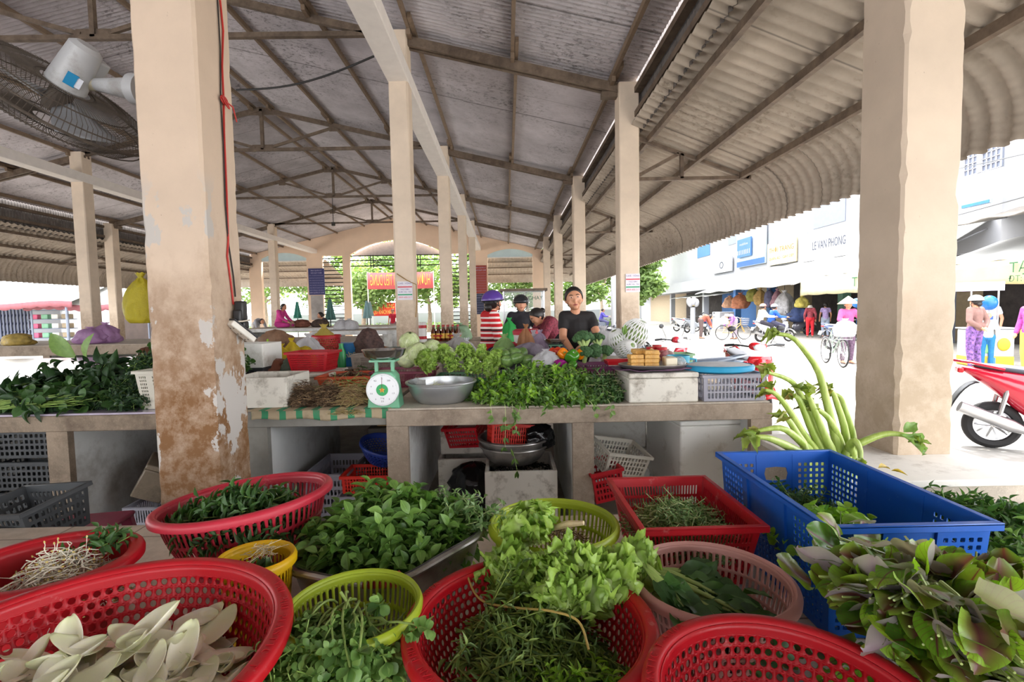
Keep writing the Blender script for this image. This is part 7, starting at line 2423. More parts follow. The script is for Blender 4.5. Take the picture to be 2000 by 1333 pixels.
# ---- left counter greens -------------------------------------------------
sprig_pile('herb_heap', 'long glossy leaves heaped at the far left counter', 'herbs', (-2.95, 3.55, T), 0.75, 0.45, 0.28, 150, 0.13, 0.05, T_LANCEB, [G_VDARK, G_STEM], 90, pairs=3, slen=0.25, up=0.2, fill=420, aim=(-1, -0.2, 0.1), aimw=0.3)
sprig_pile('herb_heap', 'round dark leaves in front of the long leaves at left', 'herbs', (-2.9, 3.25, T), 0.5, 0.16, 0.18, 60, 0.08, 0.07, T_ROUND, [G_DARK, G_STEM], 91, pairs=2, slen=0.15, up=0.3, fill=80)
sprig_pile('herb_heap', 'dark small leaved bundle left of the off-white crate', 'herbs', (-2.42, 3.35, T), 0.24, 0.28, 0.33, 260, 0.045, 0.022, T_OVAL, [G_VDARK, G_STEM], 92, pairs=4, slen=0.14, up=0.5, fill=500)
sprig_pile('herb_heap', 'bushy leafy bundle rising above the off-white crate', 'herbs', (-2.3, 3.62, T + 0.16), 0.36, 0.28, 0.34, 240, 0.055, 0.045, T_ROUND, [G_DARK, G_STEM], 93, pairs=3, slen=0.16, up=0.7, fill=350)
strand_pile('stalk_bundle', 'bundle of pale green stalks at the counter edge, far left', 'stalks', P(85, 795, 3.12), 0.16, 0.07, 0.07, 90, 0.3, 0.004, [G_STEM], 94, curl=0.06, aim=(1, -0.15, 0.1), aimw=0.85, nn=6)
strand_pile('stalk_bundle', 'second bundle of stalks left of the first at the counter edge', 'stalks', P(35, 795, 3.14), 0.14, 0.07, 0.07, 70, 0.26, 0.004, [G_STEM], 95, curl=0.08, aim=(1, 0.25, 0.15), aimw=0.85, nn=6)
lc = LC(96); lc.leaf([P(150, 700, 3.9), P(170, 705, 3.9)], [(-0.7, -0.2, 0.7), (0.2, -0.3, 0.8)], [(-0.3, -1, 0.5)] * 2, [0.3, 0.24], [0.14, 0.1], leaf_template('oval', 6, 0.2, 0.6)); tag(lc.build('broad_leaf', [G_MID]), 'broad bright leaf standing up behind the dark greens', 'leaf')
sprig_pile('herb_heap', 'dark reddish bundle lying behind on the tiled counter at left', 'herbs', (-3.1, 4.1, T), 0.45, 0.2, 0.2, 110, 0.07, 0.016, T_LANCE, [leafmat('dusky_leaf', ['241c1a', '33261f', '24301c']), G_STEM], 97, pairs=4, slen=0.16, fill=300)
p = P(258, 803, 3.07)
crate('off-white plastic crate with slotted panels beside the big pillar', (-2.13, 3.27, T), 0.46, 0.36, 0.25, PL_WHITE, cells=(4, 9), pitch=0.02, style='band', taper=0.88, rz=R(-3))
lc = LC(98); tag(bag('wilted_leaves', 'brown wilted bundle tucked against the big pillar', 'greens', P(288, 715, 3.7), 0.06, 0.06, 0.14, mat('wilted', '5f3a26', 0.7, var=0.5, scale=30), 63, knot=False))
# ---- under the counters ---------------------------------------------------
foam_box('large clean white foam box under the right end of the counter', (1.28, 3.42, 0.13), 0.42, 0.62, 0.5, m=M_FOAMW, open_=False, rz=R(4))
foam_box('big white foam box lying behind under the counter', (0.80, 3.95, 0.28), 0.52, 0.4, 0.36, m=M_FOAMW, open_=False)
foam_box('long white foam box at the bottom under the counter', (0.85, 3.95, 0.0), 0.66, 0.5, 0.275, m=M_FOAMW, open_=False)
foam_box('low foam slab under the large clean foam box', (1.28, 3.42, 0.0), 0.42, 0.62, 0.128, m=M_FOAMW, open_=False)
crate('off-white slotted crate tilted beneath the counter behind the red basket', (0.70, 3.22, 0.30), 0.34, 0.26, 0.16, PL_WHITE, cells=(4, 4), pitch=0.03, hole=(0.32, 0.4), taper=0.95, handle=False, rot=(R(14), R(12), R(20)))
crate('faded red crate wedged against the middle counter leg', (0.60, 3.12, 0.16), 0.22, 0.3, 0.2, PL_RED, cells=(4, 4), pitch=0.026, taper=0.95, handle=False, rot=(0, R(-8), R(10)))
foam_box('dirty foam box at the bottom under the stacked wash basins', (0.07, 3.28, 0.0), 0.46, 0.44, 0.34, open_=True)
basin('lower of the two grey aluminium basins stacked under the counter', (0.03, 3.30, 0.335), 0.235, 0.125, M_ALU)
basin('upper of the two grey aluminium basins stacked under the counter', (0.03, 3.30, 0.385), 0.24, 0.12, M_ALU)
crate('bright red slotted crate sitting in the stacked basins', (-0.01, 3.28, 0.43), 0.30, 0.2, 0.17, plastic('scarlet_plastic', 'd42818'), cells=(5, 4), pitch=0.018, hole=(0.3, 0.42), taper=0.96, handle=False, rot=(R(-8), R(7), R(12)))
crate('second red crate tilted behind the bright red one under the counter', (-0.28, 3.6, 0.42), 0.28, 0.3, 0.17, PL_RED, cells=(4, 4), pitch=0.022, taper=0.96, handle=False, rot=(R(18), R(-6), R(-20)))
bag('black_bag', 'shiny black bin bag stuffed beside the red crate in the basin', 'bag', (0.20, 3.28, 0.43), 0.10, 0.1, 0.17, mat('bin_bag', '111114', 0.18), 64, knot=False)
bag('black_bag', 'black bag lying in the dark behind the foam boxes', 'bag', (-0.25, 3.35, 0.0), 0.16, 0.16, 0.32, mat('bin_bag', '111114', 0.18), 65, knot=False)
foam_box('upper dirty foam box with its opening facing out, left of the basins', (-0.33, 3.75, 0.32), 0.34, 0.44, 0.17, open_=False)
foam_box('dirty foam box on its side left of the wash basins', (-0.33, 3.6, 0.0), 0.36, 0.3, 0.31, open_=True)
lc = LC(99); r = lc.r
pts = np.array([[0.01, 3.04, 0.49], [0.03, 3.02, 0.44], [0.045, 3.01, 0.36]])
lc.stem(pts, 0.002, 0.002, 1); lc.leaf(pts[[0, 1, 1, 2, 2]], [(0.3, 0, -1), (-0.4, 0, -1), (0.5, 0, -0.9), (0.1, 0, -1), (-0.3, 0, -1)], [(0, -1, 0.2)] * 5, 0.06, 0.018, T_LANCE)
tag(lc.build('leafy_sprig', [G_MID, G_STEM]), 'wilting green sprig hanging over the stacked basins', 'sprig')
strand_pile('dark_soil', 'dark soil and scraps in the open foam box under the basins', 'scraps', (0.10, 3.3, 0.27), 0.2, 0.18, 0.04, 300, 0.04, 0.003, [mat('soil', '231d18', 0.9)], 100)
p = P(712, 900, 3.3)
round_basket('navy blue round colander resting on the red crate', (-0.88, 3.35, 0.33), 0.17, 0.15, 0.14, 'round', PL_NAVY, 40, 6, base=0.6, lip=0.01, rot=(R(12), R(14), 0))
crate('bright red folding crate under the navy colander', (-0.93, 3.22, 0.20), 0.32, 0.26, 0.12, plastic('scarlet_plastic', 'd42818'), cells=(4, 4), pitch=0.022, taper=0.97, handle=False, hole=(0.34, 0.4))
crate('white crate at the bottom under the red folding crate', (-0.93, 3.24, 0.0), 0.36, 0.32, 0.19, PL_GREY, cells=(3, 3), pitch=0.03, taper=0.97, handle=False)
crate('bluish grey crate left of the red folding crate', (-1.22, 3.45, 0.0), 0.3, 0.5, 0.30, PL_GREY, cells=(4, 4), pitch=0.03, taper=0.97, handle=False)
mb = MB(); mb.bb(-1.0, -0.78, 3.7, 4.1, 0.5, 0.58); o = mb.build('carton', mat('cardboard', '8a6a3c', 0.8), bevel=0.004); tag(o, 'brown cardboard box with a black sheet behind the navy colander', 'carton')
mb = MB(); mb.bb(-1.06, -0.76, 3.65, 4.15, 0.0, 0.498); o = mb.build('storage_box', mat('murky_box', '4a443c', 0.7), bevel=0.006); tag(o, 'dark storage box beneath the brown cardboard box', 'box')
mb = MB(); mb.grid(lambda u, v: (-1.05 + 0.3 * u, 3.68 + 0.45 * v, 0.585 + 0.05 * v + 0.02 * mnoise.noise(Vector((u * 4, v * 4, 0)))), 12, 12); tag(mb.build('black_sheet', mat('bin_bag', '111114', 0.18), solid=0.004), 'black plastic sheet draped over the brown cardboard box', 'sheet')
crate('dark grey crate on the shelf space under the far left counter', (-3.35, 3.5, 0.42), 0.6, 0.42, 0.2, PL_DARK, cells=(4, 4), pitch=0.04, taper=0.98, handle=False)
crate('second dark crate below the first under the far left counter', (-3.35, 3.5, 0.2), 0.6, 0.42, 0.2, PL_DARK, cells=(4, 4), pitch=0.04, taper=0.98, handle=False)
crate('lowest dark crate under the far left counter', (-3.35, 3.5, 0.0), 0.6, 0.42, 0.19, PL_DARK, cells=(4, 4), pitch=0.04, taper=0.98, handle=False)
M_GRUB = mat('grimy_foam', '8a7c6a', 0.35, var=0.3, scale=5, dirt='2c2620', dirtamt=0.7)
foam_box('grimy foam box standing on end left of the big pillar', (-2.28, 3.45, 0.13), 0.16, 0.3, 0.46, m=M_GRUB, open_=False, rot=(0, R(4), R(10)))
foam_box('broken grimy foam piece leaning on the standing one', (-2.47, 3.32, 0.16), 0.18, 0.22, 0.24, m=M_GRUB, open_=False, rot=(R(10), R(28), R(30)))
crate('dark slotted crate behind the standing foam box', (-2.05, 3.6, 0.13), 0.3, 0.36, 0.34, PL_DARK, cells=(5, 5), pitch=0.03, taper=0.97, handle=False)
crate('grey slotted crate lying on the floor left of the big pillar', (-2.28, 3.35, 0.0), 0.48, 0.4, 0.125, PL_GREY, cells=(1, 1), pitch=0.02, hole=(0.3, 0.44), taper=0.98, handle=False)
crate('dark basket with diamond holes at the far left edge', (-2.15, 2.2, 0.36), 0.4, 0.3, 0.2, PL_DARK, cells=(4, 4), pitch=0.03, taper=0.85, handle=False, rot=(R(8), R(-6), R(-12)), name='basket', cat='basket')
t = thing('plastic_stool', 'dark pink plastic stool behind the basket with diamond holes', 'stool', (-2.15, 2.45, 0.0), R(10))
mb = MB(); mb.bb(-0.16, 0.16, -0.14, 0.14, 0.30, 0.325); mb.build('seat', mat('rose_plastic', '9a3a58', 0.35), t, bevel=0.01)
for a in (-1, 1):
 for b in (-1, 1):
  mb = MB(); mb.beam((a * 0.13, b * 0.11, 0.3), (a * 0.17, b * 0.15, 0), 0.05, 0.03); mb.build('leg', mat('rose_plastic', '9a3a58', 0.35), t, smooth=False)
# ---- hung on the near pillar -----------------------------------------
XR = -1.42
def wire(name, cols, pts, lab, r_=0.004):
 mb = MB(); mb.tube(pts, r_, 6); tag(mb.build(name, cols), lab, 'cable')
def onx(px, py, x=XR + 0.006):
 w = ray(px, py); return CAM + w * (x / w.x)
pr = [onx(430, 0), onx(436, 60), onx(434, 130), onx(437, 195), onx(438, 260), onx(443, 380), onx(446, 470), onx(444, 500), onx(452, 560), onx(456, 595)]
wire('red_cable', mat('red_wire', 'b02a24', 0.5), pr, 'red electric cable running down the right face of the big pillar', 0.005)
pr = [onx(425, 0), onx(430, 90), onx(431, 195), onx(436, 280), onx(440, 400), onx(447, 480), onx(456, 540), onx(460, 580)]
wire('black_cable', mat('black_rubber', '1c1a1a', 0.6), pr, 'black electric cable beside the red one on the big pillar', 0.0035)
mb = MB()
cc = onx(434, 196)
for k in range(3):
 mb.tube([cc + Vector((0.01 + 0.004 * k, 0.03 * math.cos(a + k), 0.018 * math.sin(a) - 0.006 * k)) for a in np.linspace(0, 2 * PI, 12)], 0.004, 6)
mb.tube([cc + Vector((0.01, 0.0, 0)), cc + Vector((0.02, 0.06, -0.01)), cc + Vector((0.015, 0.10, -0.07))], 0.004, 6)
tag(mb.build('cable_knot', mat('red_wire', 'b02a24', 0.5)), 'knot of red and black cable tied half way up the big pillar', 'cable')
a0 = onx(459, 600)
t = thing('plug', 'black plug and adapter strapped to the corner of the big pillar', 'plug', a0)
mb = MB(); mb.box((0.03, 0.0, -0.02), (0.045, 0.05, 0.10)); mb.box((0.028, -0.025, -0.05), (0.04, 0.035, 0.07)); mb.box((0.032, 0.01, -0.095), (0.04, 0.05, 0.04)); mb.build('housing', BLKP, t, bevel=0.008)
mb = MB(); mb.tube([(0.0, -0.05, -0.075), (0.055, -0.04, -0.075), (0.055, 0.03, -0.07)], 0.004, 6); mb.build('tie', mat('tie_white', 'cfc4b4', 0.6), t)
t = thing('power_strip', 'white power strip hanging tilted on the right face of the big pillar', 'power strip', onx(463, 648))
t.rotation_euler = (R(-38), 0, R(-25))
mb = MB(); mb.box((0.03, 0, 0), (0.055, 0.16, 0.03)); mb.build('body', mat('strip_white', 'd6d2c8', 0.4), t, bevel=0.005)
mb = MB(); mb.box((0.03, 0, 0.019), (0.057, 0.165, 0.01)); mb.build('backing', BLKP, t, bevel=0.003)
for k in range(3):
 mb = MB()
 for q in (-1, 1):
  mb.box((0.03 + q * 0.012, -0.05 + 0.05 * k, -0.0155), (0.005, 0.007, 0.002))
 mb.build('socket', BLKP, t, smooth=False)
M_YB = bagmat('bag_lemon', 'cfc23a', 0.3, 0.5)
bag('yellow_bag', 'yellow plastic bag hanging on the left side of the big pillar', 'bag', P(280, 632, 2.5), 0.075, 0.06, 0.25, M_YB, 66)
def poster(px, py, Y, w, h, lab):
 p = P(px, py, Y)
 t = thing('poster', lab, 'poster', (p.x, Y, p.z))
 MB().box((0, 0, 0), (w, 0.006, h)).build('sheet', mat('poster_white', 'dcd8e0', 0.5, var=0.03), t, smooth=False)
 mb = MB(); add_text(mb, 'CAFÉ - VÕNG', (0, -0.005, h * 0.38), (1, 0, 0), (0, 0, 1), h * 0.12); add_text(mb, 'THỰC ĐƠN', (0, -0.005, h * 0.06), (1, 0, 0), (0, 0, 1), h * 0.09); add_text(mb, 'NƯỚC MÍA - TRÀ', (0, -0.005, -h * 0.08), (1, 0, 0), (0, 0, 1), h * 0.09)
 mb.build('lettering', mat('print_violet', '5a4a88', 0.5), t, smooth=False)
 mb = MB(); mb.box((0, -0.004, h * 0.2), (w * 0.96, 0.002, h * 0.07)); mb.build('red_band', mat('print_red', 'd04a58', 0.5), t, smooth=False)
 mb = MB(); mb.box((0, -0.004, -h * 0.22), (w * 0.96, 0.002, h * 0.07)); mb.build('green_band', mat('print_green', '2a9a6a', 0.5), t, smooth=False)
 mb = MB(); add_text(mb, '0909.400.317', (0, -0.005, -h * 0.37), (1, 0, 0), (0, 0, 1), h * 0.13); mb.build('phone_number', mat('print_red', 'd04a58', 0.5), t, smooth=False)
poster(791, 568, YR[1] - 0.012, 0.22, 0.27, 'price poster with coloured bands on the middle pillar')
poster(1236, 553, YR[1] - 0.012, 0.21, 0.27, 'price poster with coloured bands on the street side pillar')
mb = MB(); mb.tube([P(775, 535, YR[1] - 0.02), P(795, 548, YR[1] - 0.02), P(813, 556, YR[1] - 0.02), P(814, 590, YR[1] - 0.02), P(812, 620, YR[1] - 0.02)], 0.008, 6)
tag(mb.build('cord', mat('tan_cord', '9a7a4a', 0.8)), 'tan cord tied round the middle pillar above the poster', 'cord')
# ---- wall fan ------------------------------------------------------------
t = thing('wall_fan', 'large wall fan with a dusty wire cage hanging tilted left of the big pillar', 'fan', P(112, 196, 2.55))
fc = Vector((0, 0, 0))
_v = ray(115, 170).normalized()
_e = ray(165, 80) - ray(115, 170)
_e = (_e - _v * _e.dot(_v)).normalized()
axis = (_e * 0.96 - _v * 0.27).normalized()
tgt = axis
F = tgt.to_track_quat('Z', 'Y').to_matrix()
fr = 0.40
M_CAGE = mat('dusty_cage', '4d443c', 0.8, 0.2, var=0.3, scale=20)
mb = MB()
for (rr_, z) in ((fr, 0.0), (fr * 0.97, 0.045), (fr * 0.97, -0.045), (fr * 0.7, 0.075), (fr * 0.7, -0.085), (fr * 0.35, -0.105), (fr * 0.3, 0.09)):
 mb.tube([F @ Vector((rr_ * math.cos(a), rr_ * math.sin(a), z)) for a in np.linspace(0, 2 * PI, 49)], 0.0035 if rr_ < fr else 0.007, 5, cap=False)
for i in range(110):
 a = 2 * PI * i / 110
 ca, sa = math.cos(a), math.sin(a)
 mb.tube([F @ Vector((r_ * ca, r_ * sa, z)) for r_, z in ((fr * 0.14, -0.11), (fr * 0.5, -0.10), (fr * 0.85, -0.07), (fr, 0.0), (fr * 0.9, 0.06), (fr * 0.55, 0.085), (fr * 0.25, 0.09))], 0.0016, 4)
mb.build('wire_cage', M_CAGE, t)
for k in range(3):
 mb = MB()
 a0 = 2 * PI * k / 3 + 0.4
 mb.grid(lambda u, v: F @ Vector(((0.05 + 0.30 * u) * math.cos(a0 + (v - 0.5) * 1.1 * (1 - 0.3 * u)), (0.05 + 0.30 * u) * math.sin(a0 + (v - 0.5) * 1.1 * (1 - 0.3 * u)), 0.03 * (v - 0.5) * 2)), 8, 6)
 mb.build('blade', mat('fan_blade', '8a8c90', 0.4, var=0.2), t, solid=0.004)
mb = MB(); mb.tube([F @ Vector((0, 0, -0.05)), F @ Vector((0, 0, 0.06))], 0.05, 20); mb.build('hub', M_CAGE, t)
M_FAN = mat('fan_grey', 'a9aaac', 0.4, var=0.06, dirt='7c756c', dirtamt=0.3)
mb = MB()
mb.tube([F @ Vector((0.0, 0, z)) for z in (0.07, 0.09, 0.22, 0.30, 0.32)], [0.07, 0.085, 0.075, 0.068, 0.045], 28)
mo = mb.build('motor_housing', M_FAN, t)
mb = MB(); mb.box(F @ Vector((0.065, 0.0, 0.23)), (0.09, 0.08, 0.1), rot=F); mb.build('gearbox', M_FAN, t, bevel=0.01)
e = F @ Vector((0, -0.0, 0.15))
vd = (CAM - (t.location + e)).normalized()
sidev = axis.cross(vd).normalized()
nn_ = (vd - axis * vd.dot(axis)).normalized()
mb = MB()
for i, (nm, w_, h_, off, cname, cc_) in enumerate((('blue_sticker', 0.045, 0.062, -0.014, 'sticker_blue', '1b7aa8'), ('white_sticker', 0.022, 0.05, 0.016, 'sticker_white', 'cdd2dc'))):
 mb = MB()
 ctr = e + nn_ * 0.084 - sidev * (off + 0.02) * -1
 mb.box(ctr, (0.003, w_, h_), rot=Matrix((nn_, sidev, axis)).transposed())
 mb.build(nm, mat(cname, cc_, 0.4), mo, smooth=False)
br0 = F @ Vector((0.05, 0, 0.13))
pw = P(262, 175, 2.55) - t.location
mb = MB(); mb.tube([br0, br0.lerp(pw, 0.35)], [0.035, 0.03], 14); mb.build('tilt_joint', mat('joint_cream', 'b4ac94', 0.4), t)
mb = MB(); mb.tube([br0.lerp(pw, 0.3), pw], [0.03, 0.055], 20); mb.tube([pw, pw + (pw - br0).normalized() * 0.05], [0.075, 0.075], 20); mb.build('wall_bracket', M_FAN, t)
# ---- elephant ear stalks --------------------------------------------------
s = NT('taro_stalk')
z = s.sep(s.co('Object'))[2]
c = s.mix(s.ramp(s.noise(12, 6, 0.7, stretch=(3, 3, 0.4)), 0.35, 0.65), hx('86a038'), hx('b4c46c')); s.col(c); s.rm(0.35)
M_TARO = s.m
M_TLEAF = leafmat('taro_scrap', ['6f8a34', '97a44a', '7f9a40', 'a88a4c'], transl=0.3)
t = thing('taro_bunch', 'bunch of tall elephant ear stalks with torn leaf tips behind the blue crate', 'vegetable', (0, 0, 0))
paths = [
 [(1640, 900, 2.02), (1618, 800, 2.02), (1600, 730, 2.02), (1575, 690, 2.0), (1545, 658, 2.0), (1510, 652, 2.0)],
 [(1620, 900, 2.05), (1590, 830, 2.05), (1560, 765, 2.03), (1540, 742, 2.0), (1500, 728, 1.98)],
 [(1600, 900, 2.0), (1570, 850, 1.98), (1540, 800, 1.96), (1515, 770, 1.95), (1495, 762, 1.95)],
 [(1655, 900, 2.06), (1650, 840, 2.06), (1635, 790, 2.06), (1625, 765, 2.05), (1610, 758, 2.05)],
 [(1590, 900, 1.96), (1560, 860, 1.92), (1530, 838, 1.9), (1500, 838, 1.9), (1470, 845, 1.9)],
 [(1560, 885, 1.9), (1530, 868, 1.88), (1495, 855, 1.86), (1462, 855, 1.86)],
 [(1650, 890, 2.0), (1690, 862, 1.98), (1730, 848, 1.97), (1765, 850, 1.95), (1790, 860, 1.93)],
 [(1630, 900, 1.98), (1610, 850, 1.98), (1590, 800, 1.98), (1580, 775, 1.98), (1572, 762, 1.98)],
 [(1645, 900, 2.02), (1640, 860, 2.02), (1620, 820, 2.0), (1600, 802, 2.0), (1585, 795, 2.0)],
 [(1662, 885, 2.0), (1660, 872, 1.98), (1670, 862, 1.95), (1680, 880, 1.93), (1680, 905, 1.92)],
 [(1665, 900, 2.08), (1665, 850, 2.08), (1650, 800, 2.08), (1640, 775, 2.1), (1620, 770, 2.1)],
 [(1610, 900, 2.0), (1585, 840, 2.0), (1565, 790, 2.0), (1555, 775, 2.0), (1540, 770, 2.0)],
 [(1575, 890, 1.93), (1555, 845, 1.93), (1535, 815, 1.93), (1520, 810, 1.93)],
]
lcs = LC(130)
for i, pa in enumerate(paths):
 pts = [P(*q) for q in pa]
 if i not in (5, 9):
  b = pts[0].copy(); b.z = DZ + 0.02; b.y = max(b.y, 1.93) if b.x < 1.3 else b.y
  pts = [b] + pts
 pts = smooth_path(pts)
 n = len(pts)
 mb = MB(); mb.tube(pts, [0.020 - 0.013 * k / (n - 1) for k in range(n)], 10)
 mb.build('stalk', M_TARO, t)
 e = pts[-1]; d = (pts[-1] - pts[-3]).normalized()
 k = 4
 r = lcs.r
 dd = np.array([tuple(d)] * k) + r.normal(0, 0.38, (k, 3))
 lcs.leaf(np.array([tuple(e)] * k) + r.normal(0, 0.008, (k, 3)) - np.array(tuple(d)) * 0.02, dd, np.tile([0, -0.5, 1.0], (k, 1)) + r.normal(0, 0.5, (k, 3)), r.uniform(0.04, 0.085, k), r.uniform(0.02, 0.045, k), leaf_template('lance', 6, 0.8, 0.8, 1.2), 0)
lcs.build('torn_leaf', [M_TLEAF], t)
lc = LC(131); e = P(1760, 850, 1.94)
lc.leaf([e, e + Vector((0.01, 0, 0.01))], [(0.8, -0.1, -0.6), (0.5, 0, 0.35)], [(0.3, -0.9, 0.5), (-0.6, -0.8, 0.3)], [0.13, 0.07], [0.06, 0.05], leaf_template('lance', 6, 0.7, 0.3, 1.0)); lc.build('leaf_tip', [G_MID], t)
lc = LC(132); lc.leaf([P(1715, 915, 1.95), P(1740, 920, 1.98)], [(1, 0.2, 0.1), (0.8, -0.5, 0.05)], [(0, -0.3, 1)] * 2, [0.07, 0.06], [0.025, 0.01], T_LANCE); tag(lc.build('fallen_leaf', [leafmat('yellow_leaf', ['d0a02c', 'c8b45c'])]), 'yellowed fallen leaf on the plinth before the cream pillar', 'leaf')
# ---- glass food cart behind the vendor ------------------------------------
ca = P(985, 640, 8.2); cb = P(1062, 568, 8.2)
t = thing('food_cart', 'glass fronted food cart lettered BANH MI CHAY behind the helmeted vendor', 'cart', ((ca.x + cb.x) / 2, 8.45, 0))
w2 = (cb.x - ca.x) / 2
for sx in (-w2, w2):
 for yy in (-0.22, 0.22):
  mb = MB(); mb.bb(sx - 0.015, sx + 0.015, yy - 0.015, yy + 0.015, T, cb.z); mb.build('post', CHR, t, smooth=False)
mb = MB(); mb.bb(-w2 - 0.06, w2 + 0.06, -0.28, 0.28, cb.z, cb.z + 0.04); mb.build('roof', WDCK if False else M_STEEL, t, smooth=False)
mb = MB(); mb.bb(-w2, w2, -0.235, -0.23, T + 0.02, cb.z); mb.build('glass_pane', clearmat('cart_glass', 'dfe8e6', 0.75), t, smooth=False)
mb = MB(); add_text(mb, 'BÁNH MÌ CHAY', (0, -0.24, cb.z - 0.12), (1, 0, 0), (0, 0, 1), 0.09); mb.build('lettering', mat('cart_green_text', '2f5a44', 0.5), t, smooth=False)
mb = MB(); mb.bb(-w2, w2, -0.2, 0.2, T, T + 0.03); mb.bb(-w2 + 0.02, w2 - 0.02, -0.15, 0.15, T + 0.3, T + 0.32); mb.build('shelf', CHR, t, smooth=False)
# ================================================================== PEOPLE IN THE MARKET
s = NT('striped_knit')
z = s.sep(s.co('Object'))[2]
fr = s.math('FRACT', s.math('MULTIPLY', z, 17.0))
st = s.math('GREATER_THAN', fr, 0.6)
alt = s.math('GREATER_THAN', s.math('FRACT', s.math('MULTIPLY', z, 8.5)), 0.5)
x = s.sep(s.co('Object'))
band = s.math('MULTIPLY', s.math('GREATER_THAN', z, 0.98), s.math('LESS_THAN', z, 1.29))
arm = s.math('GREATER_THAN', s.math('ABSOLUTE', x[0]), 0.145)
where = s.math('MAXIMUM', band, arm)
c = s.mix(s.math('MULTIPLY', st, where), hx('c4141f'), hx('e8dcd8'))
dk = s.math('MULTIPLY', s.math('MULTIPLY', s.math('GREATER_THAN', s.math('FRACT', s.math('ADD', s.math('MULTIPLY', z, 17.0), 0.45)), 0.6), alt), s.math('MULTIPLY', where, s.math('LESS_THAN', z, 1.2)))
c = s.mix(dk, c, hx('3a1218'))
s.col(c); s.rm(0.85)
M_STRIPE = s.m
w1 = P(957, 640, 5.85)
person('woman in a red sweater with white stripes and a purple helmet, seen from behind', (w1.x, 5.85, 0.0), R(112), pose=dict(chest=(0, -0.02, 1.18), neck=(0, -0.02, 1.34), head=(0, -0.05, 1.47), er=(0.22, -0.06, 1.06), wr=(0.19, -0.26, 0.93), el=(-0.22, -0.02, 1.05), wl=(-0.2, -0.2, 0.87)), topmat=M_STRIPE, bottom='232c4a', hairs='low', hat='573c92', detail=True, topname='sweater', collar=True, headrot=(R(-4), 0, R(18)))
b1 = P(1128, 690, 4.78)
s = NT('black_shirt')
c = s.mix(s.math('MULTIPLY', s.ramp(s.noise(95, 1, 0.5), 0.70, 0.73), s.ramp(s.sep(s.co('Object'))[2], 0.33, 0.2, 0, 1)), hx('1d1a1b'), hx('b8b8c0'))
s.col(c); s.rm(0.8); M_BSH = s.m
person('woman in a black v-neck shirt squatting on the counter, looking at the camera', (b1.x, 4.8, T), R(0), pose=dict(pel=(0.05, 0.12, 0.12), chest=(0.01, 0.02, 0.41), neck=(-0.02, -0.02, 0.575), head=(-0.035, -0.06, 0.70), sl=(-0.125, 0.0, 0.525), sr=(0.13, 0.0, 0.515), el=(-0.15, -0.10, 0.32), wl=(-0.085, -0.30, 0.205), er=(0.175, -0.13, 0.34), wr=(-0.03, -0.30, 0.225),
  hl=(-0.03, 0.1, 0.11), hr=(0.13, 0.1, 0.11), kl=(-0.26, -0.22, 0.08), kr=(0.12, -0.26, 0.30), al=(0.0, -0.2, 0.05), ar=(0.13, 0.0, 0.06)), topmat=M_BSH, bottom='1d1c26', hairs='low', sleeve='short', detail=True, feet=False, fingers=dict(l=(-0.05, -0.35, -0.9), r=(-0.5, -0.3, -0.8)), skin=mat('skin_warm', 'c48c6c', 0.45, var=0.05), headrot=(R(3), R(-6), R(-3)))
v = P(1018, 620, 7.3)
person('vendor in a dark shirt and black helmet standing behind the bucket, facing the camera', (v.x, 7.35, -0.02), R(4), pose=dict(el=(-0.24, -0.06, 1.08), wl=(-0.15, -0.26, 1.02), er=(0.24, -0.06, 1.08), wr=(0.1, -0.28, 1.05)), top='26242b', hairs='low', hat='26262a', detail=False, vox=0.012, collar=True)
v = P(1082, 628, 6.7)
person('woman with a hair bun bending over behind the squatting woman', (v.x + 0.05, 6.75, 0.1), R(-70), pose=dict(chest=(0, -0.12, 1.05), neck=(0, -0.22, 1.15), head=(0, -0.31, 1.18), sl=(-0.16, -0.17, 1.1), sr=(0.16, -0.17, 1.1), el=(-0.2, -0.3, 0.9), er=(0.2, -0.3, 0.9), wl=(-0.1, -0.42, 0.8), wr=(0.1, -0.42, 0.8)), topmat=mat('floral_maroon', '7a2c3c', 0.8, var=0.7, scale=45), hairs='bun', vox=0.012, headrot=(R(40), 0, 0))
kneel = dict(pel=(0, 0.05, 0.16), chest=(0, -0.04, 0.48), neck=(0, -0.1, 0.62), head=(0, -0.17, 0.73), sl=(-0.16, -0.06, 0.57), sr=(0.16, -0.06, 0.57), el=(-0.19, -0.16, 0.36), er=(0.19, -0.16, 0.36), wl=(-0.12, -0.36, 0.22), wr=(0.12, -0.36, 0.22), hl=(-0.09, 0.05, 0.13), hr=(0.09, 0.05, 0.13), kl=(-0.12, -0.38, 0.1), kr=(0.12, -0.38, 0.1), al=(-0.12, 0.0, 0.06), ar=(0.12, 0.0, 0.06))
v = P(545, 640, 17.0)
person('woman in bright pink kneeling on the long whitewashed counter', (v.x, 17.1, 0.93), R(80), pose=kneel, top='d23f8e', bottom='b02c78', hairs='low', vox=0.016, feet=False)
v = P(632, 640, 17.4)
person('dark haired person half hidden behind the yellow bag on the red bucket', (v.x, 17.6, 0.62), R(-60), pose=kneel, top='3a3440', hairs='bun', vox=0.016, feet=False)
v = P(768, 640, 26.0)
person('woman in a red top standing in the light beyond the arch', (v.x, 26.0, 0), R(0), top='c4203c', bottom='8a6a70', sleeve='short', hairs='bun', vox=0.02)
v = P(486, 640, 22.0)
bend = dict(chest=(0, -0.2, 1.02), neck=(0, -0.34, 1.06), head=(0, -0.44, 1.02), sl=(-0.16, -0.27, 1.04), sr=(0.16, -0.27, 1.04), el=(-0.2, -0.36, 0.8), er=(0.2, -0.36, 0.8), wl=(-0.14, -0.45, 0.6), wr=(0.14, -0.45, 0.6))
